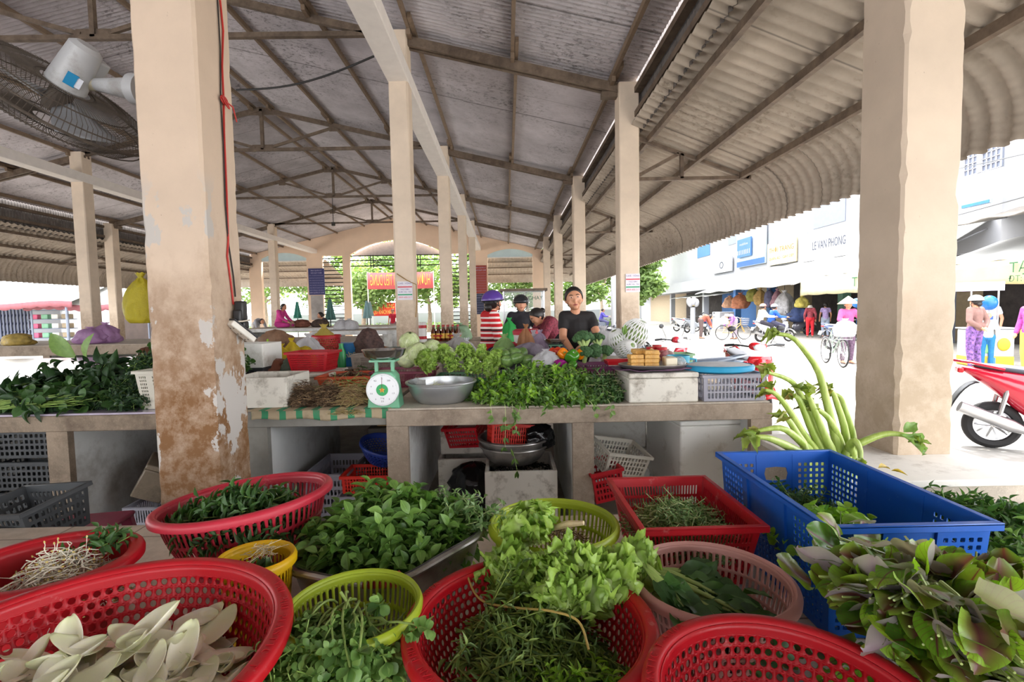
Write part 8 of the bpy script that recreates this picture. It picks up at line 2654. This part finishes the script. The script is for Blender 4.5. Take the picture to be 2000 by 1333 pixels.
person('stooping person in a pale grey shirt right of the power strip', (v.x, 22.6, 0), R(60), pose=bend, top='9a9aa0', bottom='c9c4be', hairs='low', vox=0.02, scale=1.1)
# ================================================================== THE STREET
SZ = -0.1
def FX(px, py, x):
 w = ray(px, py)
 return CAM + w * (x / w.x)
def quad(mb, pts, th=0.05, m=0):
 pts = [Vector(p) for p in pts]
 n = (pts[1] - pts[0]).cross(pts[2] - pts[0]).normalized() * th
 v = pts + [p + n for p in pts]
 k = len(pts)
 f = [tuple(range(k)), tuple(range(2 * k - 1, k - 1, -1))] + [(i, i + k, (i + 1) % k + k, (i + 1) % k) for i in range(k)]
 return mb.add(v, f, m)
def part(t, name, m, pts, th=0.05):
 mb = MB(); quad(mb, [Vector(p) - t.location for p in pts], th)
 return mb.build(name, m, t, smooth=False)
def fpanel(t, name, m, x, px0, px1, pyt, pyb, th=0.06):
 """panel on a facade parallel to the street: left/right pixel, top/bottom height at the left edge"""
 a = FX(px0, pyt, x); b = FX(px0, pyb, x); c = FX(px1, pyb, x)
 y1 = c.y
 return part(t, name, m, [(x, a.y, b.z), (x, y1, b.z), (x, y1, a.z), (x, a.y, a.z)], th)
W0 = mat('facade_white', '9c9ea2', 0.9, var=0.04, scale=0.6)
WG = mat('facade_grey', '6f7684', 0.8, var=0.05)
WB = mat('facade_blue', '3f6aa0', 0.8, var=0.06)
WT = mat('facade_tan', '94846a', 0.8, var=0.1)
WD = mat('shop_dark', '332d2a', 0.9, var=0.5, scale=3)  # shade inside the open shops put into a dark panel colour
WGR = mat('shutter_green', '557a68', 0.6, var=0.1)
AW = mat('awning_white', 'a6a6a2', 0.8, var=0.03, scale=1)
FXX = 16.0
t = thing('shop_house', 'long white two storey row of shops along the far side of the street', 'building', (FXX, 30, SZ))
mb = MB(); mb.bb(0, 8, -16, 40, 2.9, 10.5); mb.bb(1.6, 8, -16, 40, 0, 2.9)
mb.build('wall', W0, t, smooth=False)
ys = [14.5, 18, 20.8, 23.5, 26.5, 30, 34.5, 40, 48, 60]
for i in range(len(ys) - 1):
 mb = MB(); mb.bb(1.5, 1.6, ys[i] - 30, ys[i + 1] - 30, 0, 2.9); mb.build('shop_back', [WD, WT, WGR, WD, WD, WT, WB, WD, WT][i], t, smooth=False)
for i, y in enumerate(ys):
 mb = MB(); mb.bb(-0.05, 0.35, y - 30 - 0.18, y - 30 + 0.18, 0, 3.0); mb.build('shop_pillar', [WT, WG, WT, WGR, WT, WB, WB, W0, W0, W0][i], t, smooth=False)
for i, (px0, px1, a, b, m) in enumerate(((1589, 1650, 378, 448, WG), (1422, 1446, 440, 480, WG), (1362, 1386, 452, 505, WB), (1502, 1512, 455, 470, mat('pane_teal', '6fa8a8', 0.4)), (1448, 1456, 560, 560.1, W0))[:4]):
 fpanel(t, 'window', m, FXX - 0.04, px0, px1, a, b, -0.03)
mb = MB(); x = FXX
for q in range(26):
 y = 25.9 + q * 0.16; mb.bb(-0.05, -0.01, y - 30, y - 30 + 0.05, 5.2, 8.2)
mb.build('ribbed_sheet', mat('pale_ribs', 'd4dadc', 0.6), t, smooth=False)
mb = MB(); mb.bb(-0.9, 0, -1, 22, 2.85, 3.0); mb.bb(-0.9, -0.82, -1, 22, 3.0, 3.7)
mb.build('balcony', W0, t, smooth=False)
def sign(label, px0, px1, a, b, m, x=FXX - 0.15, text=(), tm=None, extra=None):
 A = FX(px0, a, x); B = FX(px0, b, x); Cc = FX(px1, b, x)
 t = thing('shop_sign', label, 'sign', (x, (A.y + Cc.y) / 2, (A.z + B.z) / 2))
 L = abs(A.y - Cc.y); H = A.z - B.z
 MB().box((0, 0, 0), (0.08, L, H)).build('panel', m, t, smooth=False)
 if text:
  mb = MB()
  for (s_, zf, sf, wf) in text:
   vs, fs = text_geo(s_, 1.0); ww = max(v.x for v in vs) - min(v.x for v in vs)
   sz = H * sf
   add_text(mb, s_, (-0.05, 0, H * zf), (0, -1, 0), (0, 0, 1), sz, wscale=L * wf / (ww * sz))
  mb.build('lettering', tm, t, smooth=False)
 if extra:
  mb = MB(); mb.box((-0.045, 0, H * extra[0]), (0.02, L * 0.96, H * extra[1])); mb.build('stripe', extra[2], t, smooth=False)
 return t
sign('long white shop sign reading LE VAN PHONG', 1561, 1690, 462, 514, mat('sign_white', '989a9e', 0.5), text=(('LE VAN PHONG', 0.0, 0.42, 0.50),), tm=mat('sign_navy', '22283c', 0.5))
sign('pale yellow shop sign with orange lettering left of the long white sign', 1500, 1556, 478, 520, mat('sign_cream', 'b4a888', 0.5), text=(('THỜI TRANG', 0.15, 0.32, 0.85), ('QUẦN ÁO - GIÀY DÉP', -0.22, 0.18, 0.85)), tm=mat('sign_orange', 'a05c1c', 0.5))
sign('white and blue shop sign with white block letters over the big awning', 1440, 1496, 452, 524, mat('sign_icy', '98a8bc', 0.5), text=(), extra=(-0.42, 0.14, mat('sign_blue', '184a88', 0.5)))
sign('small blue board on the white and blue sign', 1441, 1467, 470, 505, mat('sign_steel', '2f5a88', 0.5), x=FXX - 0.3, text=(('mobifone', 0.2, 0.2, 0.6), ('IIIIIIII', -0.25, 0.35, 0.9)), tm=W0)
sign('pale shop sign with a round grey badge', 1392, 1430, 510, 536, mat('sign_white', '989a9e', 0.5), text=(('O', 0.0, 0.7, 0.2),), tm=mat('sign_navy', '22283c', 0.5))
sign('blue shop board at the far end of the street by the trees', 1280, 1300, 560, 578, mat('sign_aqua', '1f6690', 0.5), x=FXX + 2, text=(('VIETTEL', 0.0, 0.3, 0.6),), tm=W0)
def awning(label, x0, z0, x1, z1, ya, yb, vz, m=AW, vm=None, txt=None, tm=None, big=0.6):
 """sloping sheet from the facade (x0,z0) to the street edge (x1,z1) with a hanging valance"""
 t = thing('awning', label, 'awning', (x1, (ya + yb) / 2, z1))
 yc = (ya + yb) / 2
 mb = MB(); mb.grid(lambda u, v: ((x0 - x1) * (1 - v), ya + (yb - ya) * u - yc, (z0 - z1) * (1 - v) - 0.10 * math.sin(PI * v) + 0.03 * math.sin(u * 30)), 40, 8); mb.build('sheet', m, t, solid=0.03)
 if vz:
  mb = MB(); mb.grid(lambda u, v: (0.02 * math.sin(u * 50) * v, ya + (yb - ya) * u - yc, -vz * v - 0.03 * abs(math.sin(u * 14)) * (v > 0.9)), 80, 4); mb.build('valance', vm or m, t, solid=0.01)
 for y in (ya + 0.2, yb - 0.2):
  mb = MB(); mb.tube([(0, y - yc, 0), (x0 - x1, y - yc, z0 - z1 - 0.35)], 0.025, 6); mb.build('strut', CHR, t)
 if txt:
  mb = MB()
  for (s_, yy, zz, sz, tm_) in txt:
   add_text(mb, s_, (-0.06, yy - yc, -zz), (0, -1, 0), (0, 0, 1), sz)
  mb.build('lettering', tm, t, smooth=False)
 return t
AY = mat('awning_yellow', 'c0ae7c', 0.8, var=0.04)
awning('big white awning over the motorbikes, nearest the middle of the street', FXX, ZR + 2.4, 12.6, ZR + 0.95, 21.6, 33, 0)
awning('white awning with a cream valance beside the cream pillar', FXX, ZR + 2.8, 12.9, ZR + 1.2, 16.2, 21.6, 0.72, vm=mat('awning_cream', 'b0a888', 0.8), txt=(('T', 18.15, 0.36, 0.5, 0),), tm=mat('text_green', '1f5a38', 0.6))
p = FX(1990, 550, 11.6)
awning('white awning with a yellow valance printed in green letters at far right', 15.0, ZR + 2.0, 11.6, ZR + 0.98, 9.0, 14.5, 0.55, vm=AY, txt=(('TẠP HÓA', 10.55, 0.2, 0.34, 0), ('ĐT: 0753', 10.9, 0.45, 0.2, 0)), tm=mat('text_green', '1f5a38', 0.6))
awning('grey folded canvas sheet above the yellow valanced awning', 15.2, ZR + 2.9, 12.4, ZR + 2.15, 9.0, 14.5, 0, m=mat('canvas_grey', '66625c', 0.8, var=0.2))
awning('small white awning far down the street near the trees', 18, ZR + 1.6, 15.2, ZR + 0.9, 36, 46, 0)
t = thing('shop_house', 'white house front with a barred window at the right edge', 'building', (14.5, 13, SZ))
mb = MB(); mb.bb(0, 6, -4.5, 1.45, 3.0, 9.5); mb.bb(1.0, 6, -4.5, 1.45, 0, 3.0); mb.build('wall', W0, t, smooth=False)
A = FX(1886, 225, 14.4); B = FX(1886, 345, 14.4); Cc = FX(1953, 345, 14.4)
mb = MB(); mb.bb(-0.06, -0.01, Cc.y - 13, A.y - 13, B.z - SZ, A.z - SZ + 0.6); w = mb.build('window', WG, t, smooth=False)
mb = MB()
for k in range(9):
 y = Cc.y - 13 + (A.y - Cc.y) * k / 8; mb.bb(-0.1, -0.07, y - 0.015, y + 0.015, B.z - SZ, A.z - SZ + 0.6)
for k in range(15):
 z = B.z - SZ + (A.z + 0.6 - B.z) * k / 14; mb.bb(-0.1, -0.07, Cc.y - 13, A.y - 13, z - 0.01, z + 0.01)
mb.build('window_bars', mat('bars_white', 'a8a8b0', 0.5), w, smooth=False)
mb = MB(); y = (Cc.y * 0.45 + A.y * 0.55) - 13; mb.bb(-0.12, -0.05, y - 0.06, y + 0.06, B.z - SZ, A.z - SZ - 0.75); z = A.z - SZ - 0.75; mb.bb(-0.12, -0.05, Cc.y - 13, A.y - 13, z, z + 0.14); mb.build('window_frame', W0, w, smooth=False)
sign('white and light blue board under the barred window', 1882, 1936, 352, 408, mat('sign_icy', '98a8bc', 0.5), x=13.9, extra=(-0.44, 0.1, mat('sign_aqua', '1f6690', 0.5)))
for i, (a, b, c_, d) in enumerate(((1880, 273, 2000, 236), (1880, 328, 2000, 301), (1880, 418, 2000, 385))):
 mb = MB(); p0 = P(a, b, 12.5); p1 = P(c_, d, 8.5); dv = (p1 - p0); mb.tube([p0 - dv * 1.5, p0, p1, p1 + dv], 0.012, 5); tag(mb.build('power_line', BLKP), ['top', 'middle', 'lowest'][i] + ' black power line crossing the white house front at right', 'cable')
K = PZ(1935, 716, SZ)
t = thing('kiosk', 'yellow and white promotion stand with a pole and top board', 'kiosk', (K.x, K.y, SZ), R(-18))
mb = MB(); mb.bb(-0.42, 0.42, 0, 0.5, 0.0, 0.85); mb.build('counter', mat('stand_white', 'a9adb0', 0.4), t, bevel=0.03)
mb = MB(); mb.bb(-0.425, 0.425, -0.01, 0.51, 0.0, 0.24); mb.build('yellow_base', mat('stand_yellow', 'b89c1c', 0.4), t, bevel=0.03)
mb = MB(); mb.ball((0.22, -0.012, 0.5), (0.12, 0.01, 0.15), 16); mb.build('printed_lemon', mat('lemon', 'b08c14', 0.4), t)
mb = MB(); mb.ball((-0.15, -0.012, 0.45), (0.2, 0.01, 0.16), 16); mb.build('printed_leaf', mat('print_leaf', '6fae6a', 0.4), t)
mb = MB(); mb.box((0.0, -0.02, 0.13), (0.14, 0.01, 0.14)); mb.build('printed_badge', mat('print_blue2', '3f7ab8', 0.4), t)
mb = MB(); mb.bb(-0.45, 0.45, -0.03, 0.52, 0.85, 0.88); mb.build('worktop', W0, t)
mb = MB()
for sx in (-0.4, 0.1):
 mb.tube([(sx, 0.02, 0.88), (sx, 0.02, 1.75)], 0.018, 8)
mb.build('pole', CHR, t)
mb = MB(); mb.bb(-0.9, 0.2, 0, 0.04, 1.72, 1.92); mb.build('top_board', mat('stand_lilac', 'b9b6d2', 0.5), t)
r = random.Random(5)
for i in range(12):
 o = MB().box((0, 0, 0), (0.07, 0.07, 0.13)).build('milk_carton', mat('milk_blue', '2250b0', 0.4, var=0.2, scale=30), bevel=0.004)
 q = Matrix.Rotation(R(-18), 3, 'Z') @ Vector((-0.25 + 0.09 * (i % 4), 0.12 + 0.1 * (i // 8), 0.88 + 0.066 + 0.132 * ((i // 4) % 2)))
 o.location = Vector((K.x, K.y, SZ)) + q; o.rotation_euler = (0, 0, R(-18))
 tag(o, 'small blue drink carton stacked on the promotion stand', 'carton', 'blue drink cartons on the promotion stand')
for i, (px, py, Y, lab) in enumerate(((1932, 592, 11.0, 'blue balloon beside the white helmet at the promotion stand'), (1673, 592, 17.5, 'blue balloon half hidden behind the cream pillar'))):
 mb = MB(); mb.ball((0, 0, 0), (0.15, 0.15, 0.17), 20, k=12); mb.tube([(0, 0, -0.16), (0.02, 0, -0.5), (0.0, 0, -0.95)], 0.004, 4)
 o = mb.build('balloon', mat('balloon_blue', '1260a8', 0.25)); o.location = P(px, py, Y); tag(o, lab, 'balloon')
def sp(px, py):
 return PZ(px, py, SZ)
FLOR = mat('floral_trousers', '6a4a86', 0.8, var=0.9, scale=22)
behind = dict(el=(-0.24, 0.06, 1.06), wl=(-0.06, 0.16, 0.92), er=(0.24, 0.06, 1.06), wr=(0.06, 0.16, 0.92))
p = sp(1901, 722); person('person in a brown jacket, floral trousers and white helmet with hands behind the back', p, R(190), pose=behind, top='7d5f58', botmat=FLOR, hairs='low', hat='e4e2de', vox=0.016)
p = sp(1926, 716); person('child in a white striped shirt and teal trousers beside the brown jacket', p, R(150), top='d9d4cc', bottom='1f6a9a', hairs=None, hat=None, vox=0.016, scale=0.78)
p = sp(1962, 708); person('vendor in a white and blue shirt behind the promotion stand', p + Vector((0.3, 0.7, 0)), R(-60), top='cdd0e0', bottom='4a4458', hairs='low', vox=0.016, sleeve='short')
p = sp(1999, 735); person('person in magenta and striped clothes cut by the right edge of the photo', p + Vector((0.12, 0, 0)), R(-90), topmat=mat('magenta_floral', 'a8489a', 0.8, var=0.5, scale=14), bottom='c9b04a', hairs='low', vox=0.016)
b = sp(1651, 719)
bicycle('bicycle with a wire basket pushed by the woman in the conical hat', b + Vector((0.1, 0.55, 0)), R(-104))
bag('white_bag', 'big white bag filling the bicycle basket', 'bag', b + Vector((0.0, 0.03, 0.72)), 0.22, 0.2, 0.42, bagmat('bag_white', 'dedde0', 0.25, 0.4), 70)
person('woman in a conical hat and pink shirt standing behind the bicycle', b + Vector((0.62, 0.85, 0)), R(-5), pose=dict(el=(-0.25, -0.1, 1.1), wl=(-0.26, -0.34, 1.0), er=(0.25, -0.1, 1.1), wr=(0.26, -0.34, 1.0)), top='b04a7c', botmat=mat('striped_dark', '5a4458', 0.8, var=0.6, scale=30), hairs='low', hat='conical', vox=0.016)
sit = dict(pel=(0, 0.1, 0.82), chest=(0, 0.02, 1.14), neck=(0, -0.02, 1.3), head=(0, -0.05, 1.43), sl=(-0.16, 0, 1.25), sr=(0.16, 0, 1.25), el=(-0.24, -0.14, 1.04), er=(0.24, -0.14, 1.04), wl=(-0.26, -0.4, 1.02), wr=(0.26, -0.4, 1.02), hl=(-0.1, 0.06, 0.8), hr=(0.1, 0.06, 0.8), kl=(-0.18, -0.34, 0.66), kr=(0.18, -0.34, 0.66), al=(-0.16, -0.26, 0.3), ar=(0.16, -0.26, 0.3))
p = sp(1612, 683)
scooter('parked blue grey scooter left of the bicycle', p + Vector((0.75, -0.1, 0)), R(-8), '4a5a86', seatc='9a9aa4')
p = sp(1604, 660); person('person in a red plaid shirt bending at the stall', p + Vector((-0.15, 0.6, 0)), R(150), pose=dict(chest=(0, -0.1, 1.16), neck=(0, -0.2, 1.28), head=(0, -0.3, 1.34)), topmat=mat('plaid_red', '8c3a44', 0.8, var=0.6, scale=30), bottom='c4202c', hairs='low', hat='brim', vox=0.018)
person('person in a lilac patterned shirt beside the plaid shirt', p + Vector((0.5, 0.5, 0)), R(160), topmat=mat('lilac_print', 'a894c4', 0.8, var=0.3, scale=20), bottom='a4b0c4', hairs='low', sleeve='short', vox=0.018)
p = sp(1512, 668)
scooter('white motorbike carrying two riders in the middle of the street', p, R(2), 'd8d8da')
person('front rider in a bright blue jacket and pale helmet', p + Vector((-0.05, 0, 0)), R(90), pose=sit, top='2458b8', bottom='3a3a50', hat='b9bcd4', vox=0.018, feet=False)
person('rear rider in a cream blouse and reddish helmet', p + Vector((-0.52, 0, 0.02)), R(90), pose=sit, top='e4dccc', bottom='2c2a34', hat='c08074', vox=0.018, feet=False)
p = sp(1432, 664)
bicycle('yellow framed bicycle left of the two riders', p, R(5), colr='c8a050', basket=True)
bag('white_bag', 'white bag in the basket of the yellow framed bicycle', 'bag', p + Vector((-0.45, 0, 0.7)), 0.22, 0.2, 0.35, bagmat('bag_white', 'dedde0', 0.25, 0.4), 71)
person('cyclist in a purple floral blouse and pale brimmed hat', p + Vector((0.3, 0.55, 0)), R(-70), pose=bend, topmat=mat('purple_floral', '9a6ab4', 0.8, var=0.4, scale=16), bottom='a49aa8', hat='brim', vox=0.018)
person('person in a rust shirt stooping behind the yellow framed bicycle', p + Vector((-0.9, 1.4, 0)), R(80), pose=bend, top='9c5444', bottom='5a4a48', vox=0.02)
for i, (px, py, rz_, cc, lab) in enumerate(((1381, 655, 60, '3a4a78', 'dark parked motorbike seen from behind under the big awning'), (1358, 650, 20, '9aa0a8', 'silver parked motorbike left of the dark one'), (1340, 648, -40, 'b4b8c0', 'pale parked motorbike at the left end of the parked row'), (1552, 655, 170, '5a5a66', 'grey parked motorbike by the green shutter'))):
 scooter(lab, sp(px, py), R(rz_), cc)
scooter('shiny red scooter cut by the right edge, rear wheel towards the camera', sp(1935, 875) + Vector((0.52, -0.30, 0)), R(-30), 'b0102c', seatc='3d3f4a')
p = P(1458, 690, 6.2); scooter('red and white scooter facing the camera behind the grey crate', (p.x + 0.25, 6.2 + 0.5, SZ), R(-98), 'cc1c28', second='e4e0e0')
p = P(1350, 690, 5.9); scooter('grey scooter seat and tail behind the blue pitcher', (p.x + -0.15, 6.2, SZ), R(160), '8f9aa8', seatc='6a7484')
p = P(1290, 640, 8.2); scooter('red motorbike with two round mirrors beside the street pillar', (p.x, 8.3, SZ), R(-60), 'c43040')
p = P(1178, 640, 15.0)
for i, (dx, dy, rz_, cc) in enumerate(((0, 0, -30, '9a9ea6'), (0.8, 0.6, -35, 'a8a4a8'), (-0.5, 1.4, -25, '7c8088'))):
 scooter(['silver motorbike parked behind the squatting woman, nearest one', 'silver motorbike parked right of the nearest one behind the melons', 'grey motorbike parked farthest left behind the squatting woman'][i], (p.x + dx, 15 + dy, SZ), R(rz_), cc)
p = sp(1177, 650); person('person in a violet shirt sitting by the utility pole', (p.x, p.y, SZ), R(70), pose=sit, top='4a44a0', bottom='4a4a70', vox=0.02, feet=False)
t = thing('monobloc_seat', 'grey seat under the person in the violet shirt', 'seat', (p.x, p.y + 0.0, SZ)); mb = MB(); mb.bb(-0.3, 0.15, -0.25, 0.25, 0.0, 0.68); mb.build('seat_block', WG, t, bevel=0.02)
t = thing('utility_pole', 'pale concrete utility pole left of the street pillar', 'pole', (P(1201, 640, 24).x, 24, SZ)); mb = MB(); mb.tube([(0, 0, 0), (0, 0, 9)], [0.2, 0.14], 12); mb.build('mast', W0, t)
t = thing('street_lantern', 'white flower shaped lamp post near the parked motorbikes', 'lamp', tuple(sp(1353, 652))); mb = MB(); mb.tube([(0, 0, 0), (0, 0, 1.5)], 0.14, 12); mb.build('column', W0, t)
mb = MB()
for k in range(7):
 a = k * 0.9; mb.ball((0.2 * math.cos(a), 0.2 * math.sin(a), 1.75 + 0.08 * (k % 2)), (0.16, 0.16, 0.24), 10)
mb.build('petals', W0, t); mb = MB(); mb.ball((0, -0.12, 1.75), 0.18, 12); mb.build('yellow_heart', mat('heart_yellow', 'e4c860', 0.5), t)
r = random.Random(12)
for i, (px, py, cc, w_, h_) in enumerate(((1446, 588, 'b8785a', 0.5, 1.0), (1470, 575, '8a8a44', 0.35, 0.9), (1485, 580, 'a88a54', 0.3, 1.0), (1503, 582, '5a5a74', 0.3, 1.1), (1518, 585, '94707c', 0.3, 1.1), (1532, 592, 'b8b8bc', 0.45, 1.3), (1566, 590, 'c4b85c', 0.3, 0.6), (1562, 612, '2c3c64', 0.5, 0.9), (1425, 590, 'c49a80', 0.4, 0.8))):
 x = 14.6; p = FX(px, py, x)
 ob = bag('hanging_goods', 'bundle of %s hanging goods at a shop front, number of its kind by place' % cc if False else ['rusty orange', 'olive', 'straw coloured', 'slate', 'dusty pink', 'pale grey', 'lemon', 'navy', 'salmon'][i] + ' bundle of goods hanging at a shop front behind the riders', 'goods', (p.x, p.y, p.z - h_ / 2), w_, w_, h_, mat('goods_' + cc, cc, 0.8, var=0.3, scale=8), 80 + i)
 mb = MB(); mb.tube([(0, 0, h_ * 0.9), (0, 0, 3.0 + SZ - p.z + h_ / 2)], 0.015, 5); mb.build('string', BLKP, ob)
mb = MB(); mb.tube([(14.6, 14, 3.0 + SZ), (14.6, 34, 3.0 + SZ)], 0.03, 6); tag(mb.build('hanging_rail', BLKP), 'dark rail under the awnings from which shop goods hang', 'rail')
mb = MB(); q = FX(1412, 640, 15.0); mb.bb(-0.5, 0.5, -0.6, 0.6, 0, 1.15); o = mb.build('display_case', mat('case_white', 'd0d4dc', 0.4), bevel=0.02); o.location = (15.0, q.y, SZ); tag(o, 'white display case at the shop front left of the hanging goods', 'case')
# ---- trees -----------------------------------------------------------
TL = leafmat('tree_leaf', ['54703a', '6a8448', '829a5c', '48602e', '94aa70'], transl=0.35, rough=0.6)
BARK = mat('bark', '9a8a78', 0.9, var=0.3, scale=8)
TT = leaf_template('oval', 3, 0.3, 0.4)
def tree(label, x, y, z0, h, cr, seed, n=4200, ls=0.34):
 t = thing('tree', label, 'tree', (x, y, z0))
 r = random.Random(seed)
 mb = MB()
 top = h * 0.36
 mb.tube([(0, 0, 0), (0.1, 0, top * 0.5), (0.0, 0.1, top)], [0.2, 0.15, 0.11], 10)
 lc = LC(seed)
 cl = []
 for i in range(16):
  a = r.uniform(0, 6.28); q = cr * math.sqrt(r.random()) * 0.8
  c = np.array([q * math.cos(a), q * math.sin(a), top + (h - top) * r.random()])
  cl.append((c, cr * r.uniform(0.3, 0.5)))
  if i < 7:
   mb.tube([(0, 0.05, top * 0.85), (c[0] * 0.5, c[1] * 0.5, (top + c[2]) / 2), tuple(c)], [0.08, 0.05, 0.02], 6)
 mb.build('trunk', BARK, t)
 k = n // 16
 for c, rad in cl:
  d = lc.r.normal(0, 1, (k, 3)); d /= np.linalg.norm(d, axis=1)[:, None]
  p = c + d * rad * lc.r.uniform(0.6, 1.05, (k, 1)) * np.array([1, 1, 0.7])
  lc.leaf(p, rdir(lc.r, k, 0.5), d + np.array([0, 0, 0.6]), ls * lc.r.uniform(0.7, 1.3, k), ls * 0.5, TT, 0)
 lc.build('foliage', [TL], t)
for i, (x, y, h, cr) in enumerate(((-10.5, 36, 6.5, 3.0), (-6.0, 38, 7.0, 3.4), (-2.0, 35, 6.0, 2.8), (1.5, 37, 6.5, 3.0), (-15, 38, 7, 3.4), (-19.5, 40, 8, 3.6), (4.5, 34, 5.5, 2.4), (8.0, 42, 8.5, 3.4), (12.0, 46, 9.5, 4.0), (7.6, 29.5, 5.2, 1.9))):
 tree(['leafy tree beyond the left slatted window', 'leafy tree behind the middle of the arch', 'leafy tree behind the poster pillar beyond the arch', 'leafy tree beyond the right arched opening', 'leafy tree seen left of the navy board', 'far left tree beyond the hall end', 'low bushy tree behind the squatting woman', 'tree between the two street side pillars', 'large tree at the far end of the street under the canopy edge', 'bright bushy tree just left of the street pillar'][i], x, y, SZ, h, cr, 200 + i)
mb = MB(); mb.bb(-24, 12, 44.1, 44.3, SZ, 1.4); o = mb.build('boundary_wall', W0, smooth=False); tag(o, 'low pale boundary wall beyond the hall and its trees', 'wall')
mb = MB(); mb.bb(-24, 12, 43, 43.8, SZ, 0.25); o = mb.build('hedge', leafmat('hedge', ['4f702a', '648838']), smooth=False); tag(o, 'low strip of hedge in front of the boundary wall', 'hedge')
lc = LC(300); k = 3000; r_ = lc.r; lc.leaf(np.stack([r_.uniform(-24, 12, k), r_.uniform(42.9, 44, k), r_.uniform(0, 0.5, k)], 1), rdir(r_, k), rdir(r_, k, 1), 0.2, 0.1, TT); o2 = lc.build('hedge_leaves', [TL], o)
# ---- buildings and stalls at far left --------------------------------------
YL = 24.0
t = thing('market_shed', 'pale building with a grey folding gate at far left', 'building', (-24, YL, SZ))
a = P(0, 640, YL); b = P(62, 640, YL)
mb = MB(); mb.bb(-12, b.x + 24 + 1.4, 0.3, 3, 0, 3.2); mb.build('wall', W0, t, smooth=False)
mb = MB()
for k in range(22):
 x = a.x + 24 - 2 + k * 0.17; mb.bb(x, x + 0.07, 0.1, 0.16, 0, 2.0)
 for q in range(5):
  mb.beam((x, 0.2, q * 0.4), (x + 0.17, 0.2, q * 0.4 + 0.4), 0.03, 0.02)
mb.build('folding_gate', mat('gate_grey', '50566c', 0.5), t, smooth=False)
mb = MB(); mb.bb(b.x + 24, b.x + 25.4, 0.0, 0.3, 0, 2.1); mb.build('gate_pier', W0, t, smooth=False)
mb = MB(); mb.bb(-10, 4.4, -0.4, 0.4, 3.2, 3.5); mb.build('eave', W0, t, smooth=False)
t = thing('tin_shed', 'bluish corrugated tin shed behind the striped awnings at left', 'building', (-22.0, 32, SZ))
mb = MB()
for k in range(26):
 mb.bb(-4.4, 4.5, -0.02 + 0.03 * (k % 2), 0.04 + 0.03 * (k % 2), 0.16 * k, 0.16 * k + 0.17)
mb.build('tin_wall', mat('tin_blue', '525c70', 0.6, var=0.1), t, smooth=False)
mb = MB(); mb.bb(-4.4, 5.0, -1.6, -1.5, 0, 2.0); o = mb.build('dark_fence', mat('fence_brown', '483c36', 0.8, var=0.15, scale=3), t, smooth=False)
for i, (px0, px1, py0, py1, Y, lab) in enumerate(((-60, 140, 558, 590, 21.5, 'white stall awning with a dark red scalloped edge at far left'), (140, 300, 573, 592, 22.0, 'white stall awning with a red scalloped edge behind the left pillars'))):
 A = P(px0, py0, Y + 2.5); B = P(px1, py1, Y)
 t = thing('stall_awning', lab, 'awning', (A.x, Y, B.z))
 L = B.x - A.x
 mb = MB(); mb.grid(lambda u, v: (L * u, 2.6 * (1 - v), (1.0 + 0.25 * math.sin(u * PI)) * (1 - v) + 0.06 * math.sin(u * 9)), 30, 6); mb.build('sheet', AW, t, solid=0.02)
 mb = MB(); mb.grid(lambda u, v: (L * u, 0, 0.06 * math.sin(u * 9) - v * (0.22 + 0.06 * abs(math.sin(u * 40)))), 80, 2); mb.build('valance', mat('valance_red', '80484e', 0.8), t, solid=0.01)
 for x in (0.3, L - 0.3):
  mb = MB(); mb.tube([(x, 0.05, 0), (x, 0.05, SZ - B.z)], 0.04, 8); mb.build('post', WG, t)
t = thing('goods_rack', 'metal shelf rack with coloured goods left of the first far pillar', 'rack', (P(104, 640, 22.8).x, 22.8, SZ))
for k in range(5):
 mb = MB(); mb.bb(-0.9, 0.9, -0.25, 0.25, 0.2 + 0.42 * k, 0.23 + 0.42 * k); mb.build('shelf', WG, t, smooth=False)
for sx in (-0.9, 0.88):
 mb = MB(); mb.bb(sx, sx + 0.04, -0.25, -0.2, 0, 2.0); mb.build('upright', WG, t, smooth=False)
r = random.Random(9)
for k in range(16):
 o = MB().box((0, 0, 0), (0.3, 0.3, 0.22)).build('goods_box', mat('goodsbox_%d' % (k % 4), ['b84a6a', '6a9a7a', 'c4c0b8', '8a7a60'][k % 4], 0.6), bevel=0.02)
 o.location = (P(104, 640, 22.8).x - 0.7 + 0.46 * (k % 4), 22.8, SZ + 0.345 + 0.42 * (k // 4)); tag(o, 'small %s box on the metal shelf rack at far left' % ['pink', 'green', 'pale', 'tan'][k % 4], 'box', '%s boxes on the shelf rack' % ['pink', 'green', 'pale', 'tan'][k % 4])
t = thing('fallen_tree', 'pale grey tree trunk slanting over the tin shed', 'tree', (0, 0, 0))
mb = MB(); mb.tube([P(80, 565, 23.5), P(120, 548, 23.5), P(150, 530, 23.7), P(175, 500, 24)], [0.14, 0.2, 0.25, 0.28], 10); mb.tube([P(140, 535, 23.6), P(158, 545, 23.5), P(170, 560, 23.5)], [0.18, 0.12, 0.08], 8); mb.build('trunk', mat('grey_bark', 'b4b4b0', 0.9, var=0.2), t)
